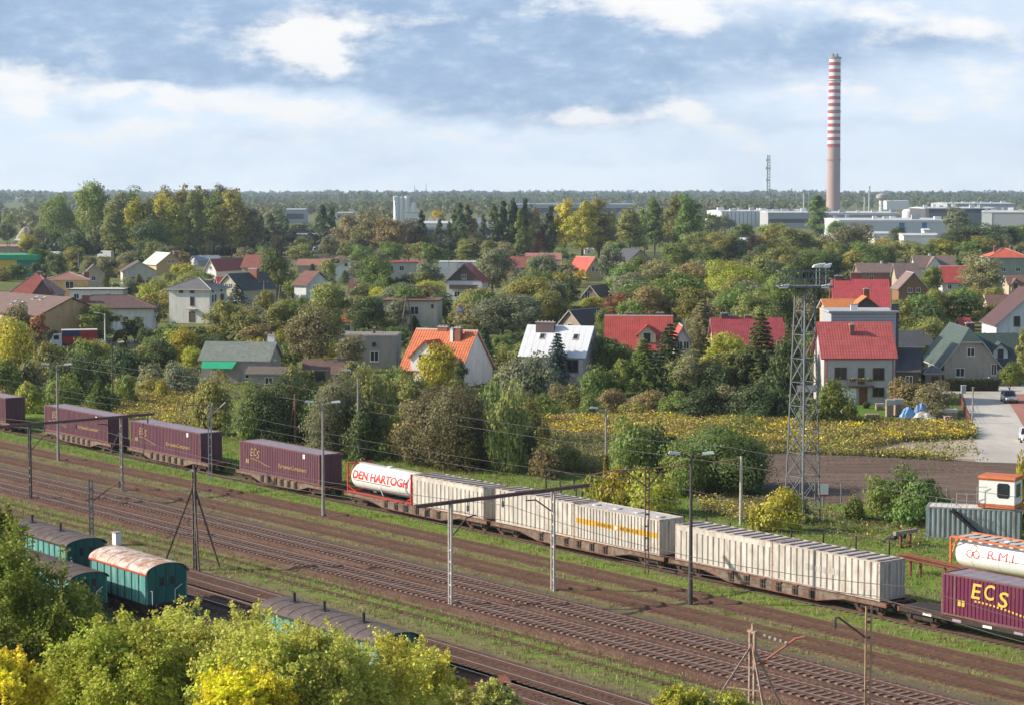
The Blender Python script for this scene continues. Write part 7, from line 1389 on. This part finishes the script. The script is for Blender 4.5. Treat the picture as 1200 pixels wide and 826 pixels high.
# garden trees filling the gaps between the houses
rf_ = random.Random(21); filled = []
def clear(u, t_, b_, w_, keep=.55):
    for x0, x1, r0, r1, vb in RECTS:
        if b_ > vb - 1 and u + w_*.42 > x0 and u - w_*.42 < x1 and t_ < r1 - (r1-r0)*.25 and b_ > r0: return False
    return True
zones = [((0,1200,296,330),70,(20,34),'oogwgbdo'),((560,960,325,400),52,(34,56),'ogwogdwb'),((1050,1200,320,425),26,(26,44),'ogdgoy'),((140,560,330,400),50,(28,46),'ogbywdog'),((0,640,400,445),34,(20,34),'gyodbg'),((640,960,400,465),20,(24,40),'gdow')]
for (u0, u1, v0, v1), n_, (h0, h1), cs in zones:
    k = 0; tries = 0
    while k < n_ and tries < n_*14:
        tries += 1; u, b_ = rf_.uniform(u0, u1), rf_.uniform(v0, v1); hp = rf_.uniform(h0, h1)*(.75 + .5*(b_-v0)/(v1-v0)); w_ = hp*rf_.uniform(.8, 1.15)
        if not clear(u, b_-hp, b_, w_): continue
        if 1125 < u and b_ > 445: continue
        if any(abs(u-x) < .42*(w_+ww)/2 and abs(b_-y) < 7 for x, y, ww in filled): continue
        filled.append((u, b_, w_)); tree(rf_.choice(cs) + rf_.choice('BBBBH' if b_ > 400 else 'BBBBBL' if b_ < 330 else 'B'), u, b_-hp, b_, w_); k += 1
plant_all()
# ------------------------------------------------------------------ near crowns below the camera (tops only in view)
def near_tree(u, vc, rpx, Y, label, colr, seed, nl=52000, leaf=.085, squash=.9, name='broadleaf_tree'):
    c = AT(u, vc, Y); R_ = rpx*Y/F; rng = np.random.default_rng(seed); base = (c[0], c[1], 0); ncl = 70; d = _unit(rng.normal(size=(ncl*2,3)) + np.array([0,0,.35])); rad = rng.uniform(.25, 1, ncl*2)**.45
    q = d*rad[:,None]*R_*np.array([.88,.88,.88*squash]) + np.array([0,0,c[2]]); q = q[q[:,2] > c[2]-R_*.6][:ncl]; per = nl//len(q); P = []; N = []; S = []
    for p_ in q:
        # each clump is a fan of leafy shoots
        nsh = 9; pp_ = per//nsh
        for s_ in range(nsh):
            dr = _unit((p_-np.array([0,0,c[2]-R_*.3]))*.5/R_ + rng.normal(size=3)*.55 + np.array([0,0,.5])); L_ = R_*rng.uniform(.16,.34); t_ = rng.uniform(0,1,pp_)
            x = p_ + rng.normal(size=3)*R_*.09 + dr*(t_*L_)[:,None] + rng.normal(size=(pp_,3))*(.045+.11*(1-t_))[:,None]*R_*.42
            P.append(x); N.append(_unit(rng.normal(size=(pp_,3))*.8 + dr*.5 + np.array([0,0,.45]))); S.append(leaf*rng.uniform(.6,1.3,pp_))
    P = np.concatenate(P); N = np.concatenate(N); S = np.concatenate(S); root = empty(name, base, 0, label, 'tree', 'treetops in the foreground')
    o = link('crown', quads_mesh('crown', leaf_quads(P, N, S, rng, .68), [LEAFM]), root); o.color = (*colr, 1)
    mb = MB(); z0 = c[2]-R_*.4; mb.cyl((0,0,0),(0,0,z0),.30,.2,9); rr = random.Random(seed)
    for k in range(26): p_ = q[rr.randrange(len(q))]; mb.cyl((0,0,z0*rr.uniform(.75,1)), tuple(p_*np.array([.55,.55,1])-np.array([0,0,R_*.2])), .11, .06, 6); mb.cyl(tuple(p_*np.array([.55,.55,1])-np.array([0,0,R_*.2])), tuple(p_), .06, .02, 5)
    mb.build('trunk', BARK, root); return root
near_tree(2, 736, 112, 92, 'dark green leafy tree at the lower left edge hiding the small wagon body', (.25,.29,.05), 1, 60000, .085)
near_tree(74, 748, 60, 96, 'smaller dark green tree leaning right beside the green wagons', (.24,.28,.05), 2, 26000, .08)
near_tree(-22, 642, 52, 100, 'dark tree crown cut off by the left edge above the others', (.33,.32,.06), 3, 26000, .085)
near_tree(128, 846, 120, 80, 'olive green treetop in the bottom left below the wagons', (.44,.47,.07), 4, 60000, .08)
near_tree(248, 806, 100, 84, 'silvery light green treetop right of the rust-roofed van', (.58,.57,.13), 5, 60000, .075)
near_tree(284, 842, 66, 72, 'brightest lemon-yellow treetop at the bottom centre left', (.78,.70,.05), 13, 32000, .07)
near_tree(330, 846, 116, 76, 'broad pale yellow-green treetop at the bottom centre left', (.56,.56,.11), 6, 60000, .075)
near_tree(412, 838, 108, 80, 'golden green treetop in front of the brown-roofed green wagon', (.62,.60,.11), 7, 60000, .075)
near_tree(490, 822, 62, 86, 'small yellow-green treetop at the right end of the brown-roofed wagon', (.66,.60,.09), 8, 30000, .075)
near_tree(2, 815, 58, 74, 'orange-yellow treetop in the bottom left corner', (.82,.70,.06), 9, 26000, .075)
near_tree(570, 845, 46, 84, 'pale olive treetop at the bottom edge beside the lowest track', (.50,.49,.14), 10, 22000, .07)
near_tree(800, 838, 34, 92, 'thin yellow-green shoots at the bottom edge below the main lines', (.46,.44,.06), 11, 9000, .075)
near_tree(850, 845, 36, 92, 'low yellow-green sapling beside the pale braced mast', (.44,.43,.07), 12, 9000, .075)
mb = MB(); g = G(575, 806); root = empty('scrap_sheets', (g[0]-.4,g[1],0), .4, 'rust-orange metal sheets lying beside the lowest track', 'scrap metal')
for k in range(4): mb = MB(); mb.add([(-1.6+k*.7,-.4,.1+k*.05),(-.6+k*.7,-.5,.2+k*.05),(-.5+k*.7,.7,.5),(-1.5+k*.7,.6,.35),(-1.6+k*.7,-.4,.06+k*.05),(-.6+k*.7,-.5,.16+k*.05),(-.5+k*.7,.7,.46),(-1.5+k*.7,.6,.31)], [(0,1,2,3),(7,6,5,4),(0,4,5,1),(1,5,6,2),(2,6,7,3),(3,7,4,0)]); mb.build('sheet', RUSTR, root)
# ------------------------------------------------------------------ far-off woods that read as one mass
def wood(name, pts, hmin, hmax, wmin, wmax, tint, seed, nq=34, leaf=.2):
    rng = np.random.default_rng(seed); n_ = len(pts); h_ = rng.uniform(hmin, hmax, n_)*(1 + .35*np.sin(pts[:,0]*.011+seed)*np.sin(pts[:,0]*.0047+pts[:,1]*.003+seed*2));  w_ = rng.uniform(wmin, wmax, n_)*.5; V = []
    for k in range(nq):
        d = _unit(rng.normal(size=(n_,3)) + np.array([0,-.15,.25])); r_ = rng.uniform(.55,1.05,n_); lob = 1+.2*np.sin(d[:,0]*5+h_*3)
        p = np.stack([pts[:,0]+d[:,0]*w_*r_*lob, pts[:,1]+d[:,1]*w_*r_*lob, h_*.52 + d[:,2]*h_*.46*r_], 1); p[:,2] = np.maximum(p[:,2], .2)
        V.append(leaf_quads(p, _unit(d + rng.normal(size=(n_,3))*.5), w_*rng.uniform(.22,.5,n_), rng, .8))
    o = link(name, quads_mesh(name, np.concatenate(V), [LEAFM])); o.color = (*tint, 1); return tag(o, kind='stuff')
def belt(v0, v1, n_, u0=-40, u1=1240):
    vv = RNG.uniform(v0, v1, n_); uu = RNG.uniform(u0, u1, n_); P = np.array([G(u, v)[:2] for u, v in zip(uu, vv)]); return P
def openp(P, boxes):   # keep the halls and yards free
    k = np.ones(len(P), bool)
    for i, p_ in enumerate(P):
        u, v = proj((p_[0], p_[1], 0))
        for (a_, b_, c_, d_) in boxes:
            if a_ < u < b_ and c_ < v < d_: k[i] = False; break
    return P[k]
BX = [(820,1210,262,292),(925,1210,246,290),(455,600,258,292),(330,420,252,300),(590,760,245,262),(455,495,246,275),(830,925,252,272),(0,30,236,252)]
wood('far_wood', belt(229.3, 233.5, 2800), 10, 25, 14, 28, (.075,.105,.05), 41)
wood('far_wood', belt(233, 240, 2000), 9, 22, 10, 20, (.11,.14,.055), 42)
wood('far_wood', openp(belt(240, 252, 1700), BX), 8, 17, 8, 15, (.15,.165,.065), 43)
wood('distant_trees', openp(belt(250, 272, 900), BX), 6, 13, 5, 11, (.185,.19,.075), 44, 44)
wood('distant_trees', openp(belt(262, 290, 420), BX + [(0,620,286,300)]), 6, 11, 5, 9, (.17,.18,.07), 45, 60)
wood('undergrowth', belt(293, 300, 420, 40, 640), 2.5, 6, 4, 8, (.085,.105,.045), 46, 50)
for (u0_, u1_, v0_, v1_, s_, tn) in ((300,520,292,296,47,(.05,.065,.035)),):
    wood('undergrowth', belt(v0_, v1_, 160, u0_, u1_), 4, 8, 5, 9, tn, s_, 60)
wood('undergrowth', openp(belt(302, 420, 1100, -20, 1125), [(x0-6, x1+6, (r0+r1)/2, vb+10) for x0, x1, r0, r1, vb in RECTS]), .8, 2.2, 2.2, 4.5, (.17,.19,.06), 48, 60)
# ------------------------------------------------------------------ sky, sun, air, camera
SUN_DIR = Vector((-.99, .04, 0)).normalized(); EL = math.radians(28)
sun = bpy.data.lights.new('sun', 'SUN'); sun.energy = 5.0; sun.angle = math.radians(.6); sun.color = (1.0, .90, .76)
so = link('sun', sun); v_ = Vector((SUN_DIR.x*math.cos(EL), SUN_DIR.y*math.cos(EL), math.sin(EL))); so.rotation_euler = v_.to_track_quat('Z', 'Y').to_euler(); so.location = (-200, 0, 300)
wd = bpy.data.worlds.new('World'); SC.world = wd; wd.use_nodes = True; t = NT(wd.node_tree); t.n.clear()
out = t.new('ShaderNodeOutputWorld'); sky = t.new('ShaderNodeTexSky', sky_type='NISHITA', sun_disc=False, sun_elevation=EL, sun_rotation=math.atan2(SUN_DIR.x, SUN_DIR.y), air_density=1.0, dust_density=1.5)
bg1 = t.new('ShaderNodeBackground'); bg1.inputs[1].default_value = .12; t.l.new(sky.outputs[0], bg1.inputs[0])
tc = t.new('ShaderNodeTexCoord'); sx = t.new('ShaderNodeSeparateXYZ'); t.l.new(tc.outputs['Generated'], sx.inputs[0])
ay = t.math('MAXIMUM', t.math('ABSOLUTE', sx.outputs[1]), .15)
SXr = t.math('DIVIDE', sx.outputs[0], ay); SZr = t.math('DIVIDE', sx.outputs[2], ay)          # tangent-plane sky coordinates (per unit distance)
cv = t.new('ShaderNodeCombineXYZ'); t.l.new(SXr, cv.inputs[0]); t.l.new(t.math('MULTIPLY', SZr, 2.2), cv.inputs[1])
wn = t.new('ShaderNodeTexNoise'); wn.inputs['Scale'].default_value = 16; wn.inputs['Detail'].default_value = 6; wn.inputs['Roughness'].default_value = .6; t.l.new(cv.outputs[0], wn.inputs['Vector'])
sc_ = t.new('ShaderNodeSeparateColor'); t.l.new(wn.outputs['Color'], sc_.inputs[0])
X = t.math('ADD', SXr, t.math('MULTIPLY', t.math('SUBTRACT', sc_.outputs[0], .5), .085)); Z = t.math('ADD', SZr, t.math('MULTIPLY', t.math('SUBTRACT', sc_.outputs[1], .5), .030))
fine = t.noise(cv.outputs[0], 42, 6, .65); med = t.noise(cv.outputs[0], 13, 5, .6)
def blob(u, v, ru, rv, p=1.0):
    dx = t.math('MULTIPLY', t.math('SUBTRACT', X, (u-600)/F), F/ru); dz = t.math('MULTIPLY', t.math('SUBTRACT', Z, (HZ-v)/F), F/rv)
    r2 = t.math('ADD', t.math('MULTIPLY', dx, dx), t.math('MULTIPLY', dz, dz)); e = t.math('POWER', 2.718, t.math('MULTIPLY', r2, -1.0)); return t.math('MULTIPLY', e, p)
def total(L):
    s = None
    for b_ in L: q = blob(*b_); s = q if s is None else t.math('ADD', s, q)
    return s
dark = total([(60,10,260,60,1.2),(470,20,160,40,.8),(300,88,150,14,.7),(640,60,200,60,.7),(980,50,160,30,.45),(260,160,140,10,.25),(700,185,260,9,.22),(1000,150,160,9,.25),(150,62,240,34,.95),(280,45,90,50,.5),(560,62,170,52,1.0),(640,105,140,30,.95),(440,95,90,18,.8),(730,75,110,50,.7),(260,122,40,15,.6),(520,130,110,12,.6),(640,150,150,10,.5),(1080,60,110,26,.6),(930,62,90,40,.45),(120,128,50,14,.45),(880,140,60,18,.35)])
brite = total([(378,46,46,28,1.4),(350,34,80,18,.9),(330,66,36,14,.8),(392,72,18,20,1.0),(20,100,70,22,1.0),(25,128,30,12,.8),(160,104,34,10,1.1),(90,160,60,8,.5),(300,165,80,8,.5),(560,168,120,7,.45),(960,108,60,10,.5),(212,122,22,14,1.2),(280,128,50,16,1.0),(355,134,46,12,1.0),(165,152,40,10,.9),(780,2,120,16,1.2),(815,26,40,12,.6),(1010,14,60,18,.7),(1110,36,70,20,.8),(690,140,60,14,.9),(790,134,40,14,1.0),(830,155,40,10,.6),(870,170,24,7,.7),(1160,100,60,24,.5),(1050,130,150,18,.4),(440,150,80,10,.5),(500,20,50,10,.4)])
base = t.ramp(t.math('MULTIPLY', SZr, 10.0), [(.0,(.78,.83,.88)),(.28,(.68,.77,.86)),(.6,(.56,.67,.80)),(1.0,(.47,.58,.73))])
c1 = t.mix(t.smooth(med, .35, .75), base, (.62,.70,.80))
dk = t.math('MULTIPLY', t.smooth(t.math('ADD', dark, t.math('MULTIPLY', t.math('SUBTRACT', med, .5), .7)), -.05, 1.15), .92)
c2 = t.mix(dk, c1, t.mix(t.smooth(fine, .3, .7), (.215,.32,.49), (.31,.43,.595)))
bk = t.math('MULTIPLY', t.smooth(t.math('ADD', brite, t.math('MULTIPLY', t.math('SUBTRACT', fine, .5), 1.8)), .0, .95), .90)
c3 = t.mix(bk, c2, (.82,.80,.775))
bg2 = t.new('ShaderNodeBackground'); bg2.inputs[1].default_value = 1.0; t.l.new(c3, bg2.inputs[0])
mx = t.new('ShaderNodeMixShader'); t.l.new(t.smooth(SZr, .16, .5), mx.inputs[0]); t.l.new(bg2.outputs[0], mx.inputs[1]); t.l.new(bg1.outputs[0], mx.inputs[2]); t.l.new(mx.outputs[0], out.inputs[0])
# the air
hm = bpy.data.materials.new('air'); hm.use_nodes = True; ht = NT(hm.node_tree); ht.n.clear(); ho = ht.new('ShaderNodeOutputMaterial'); pv = ht.new('ShaderNodeVolumePrincipled')
pv.inputs['Color'].default_value = (.66,.82,1.0,1); pv.inputs['Density'].default_value = HAZE; pv.inputs['Anisotropy'].default_value = .15; ht.l.new(pv.outputs[0], ho.inputs['Volume'])
mb = MB(); mb.box(-5400, 5400, -170, 8400, -1, 215); o = mb.build('haze', hm); tag(o, kind='stuff')
cam = bpy.data.cameras.new('camera'); co = link('camera', cam); co.location = (0, 0, H); co.rotation_euler = (math.pi/2 - TH, 0, 0); cam.sensor_width = 36; cam.lens = F/1200*36; cam.clip_end = 30000; cam.clip_start = .5; SC.camera = co
SC.view_settings.view_transform = 'Standard'; SC.view_settings.look = 'None'; SC.view_settings.exposure = .42; SC.view_settings.gamma = 1
SC.render.engine = 'CYCLES'; cy = SC.cycles; cy.max_bounces = 5; cy.diffuse_bounces = 3; cy.glossy_bounces = 2; cy.transmission_bounces = 3; cy.volume_bounces = 0; cy.use_denoising = True; cy.denoiser = 'OPENIMAGEDENOISE'; cy.use_adaptive_sampling = True; cy.adaptive_threshold = .02; cy.sample_clamp_indirect = 6
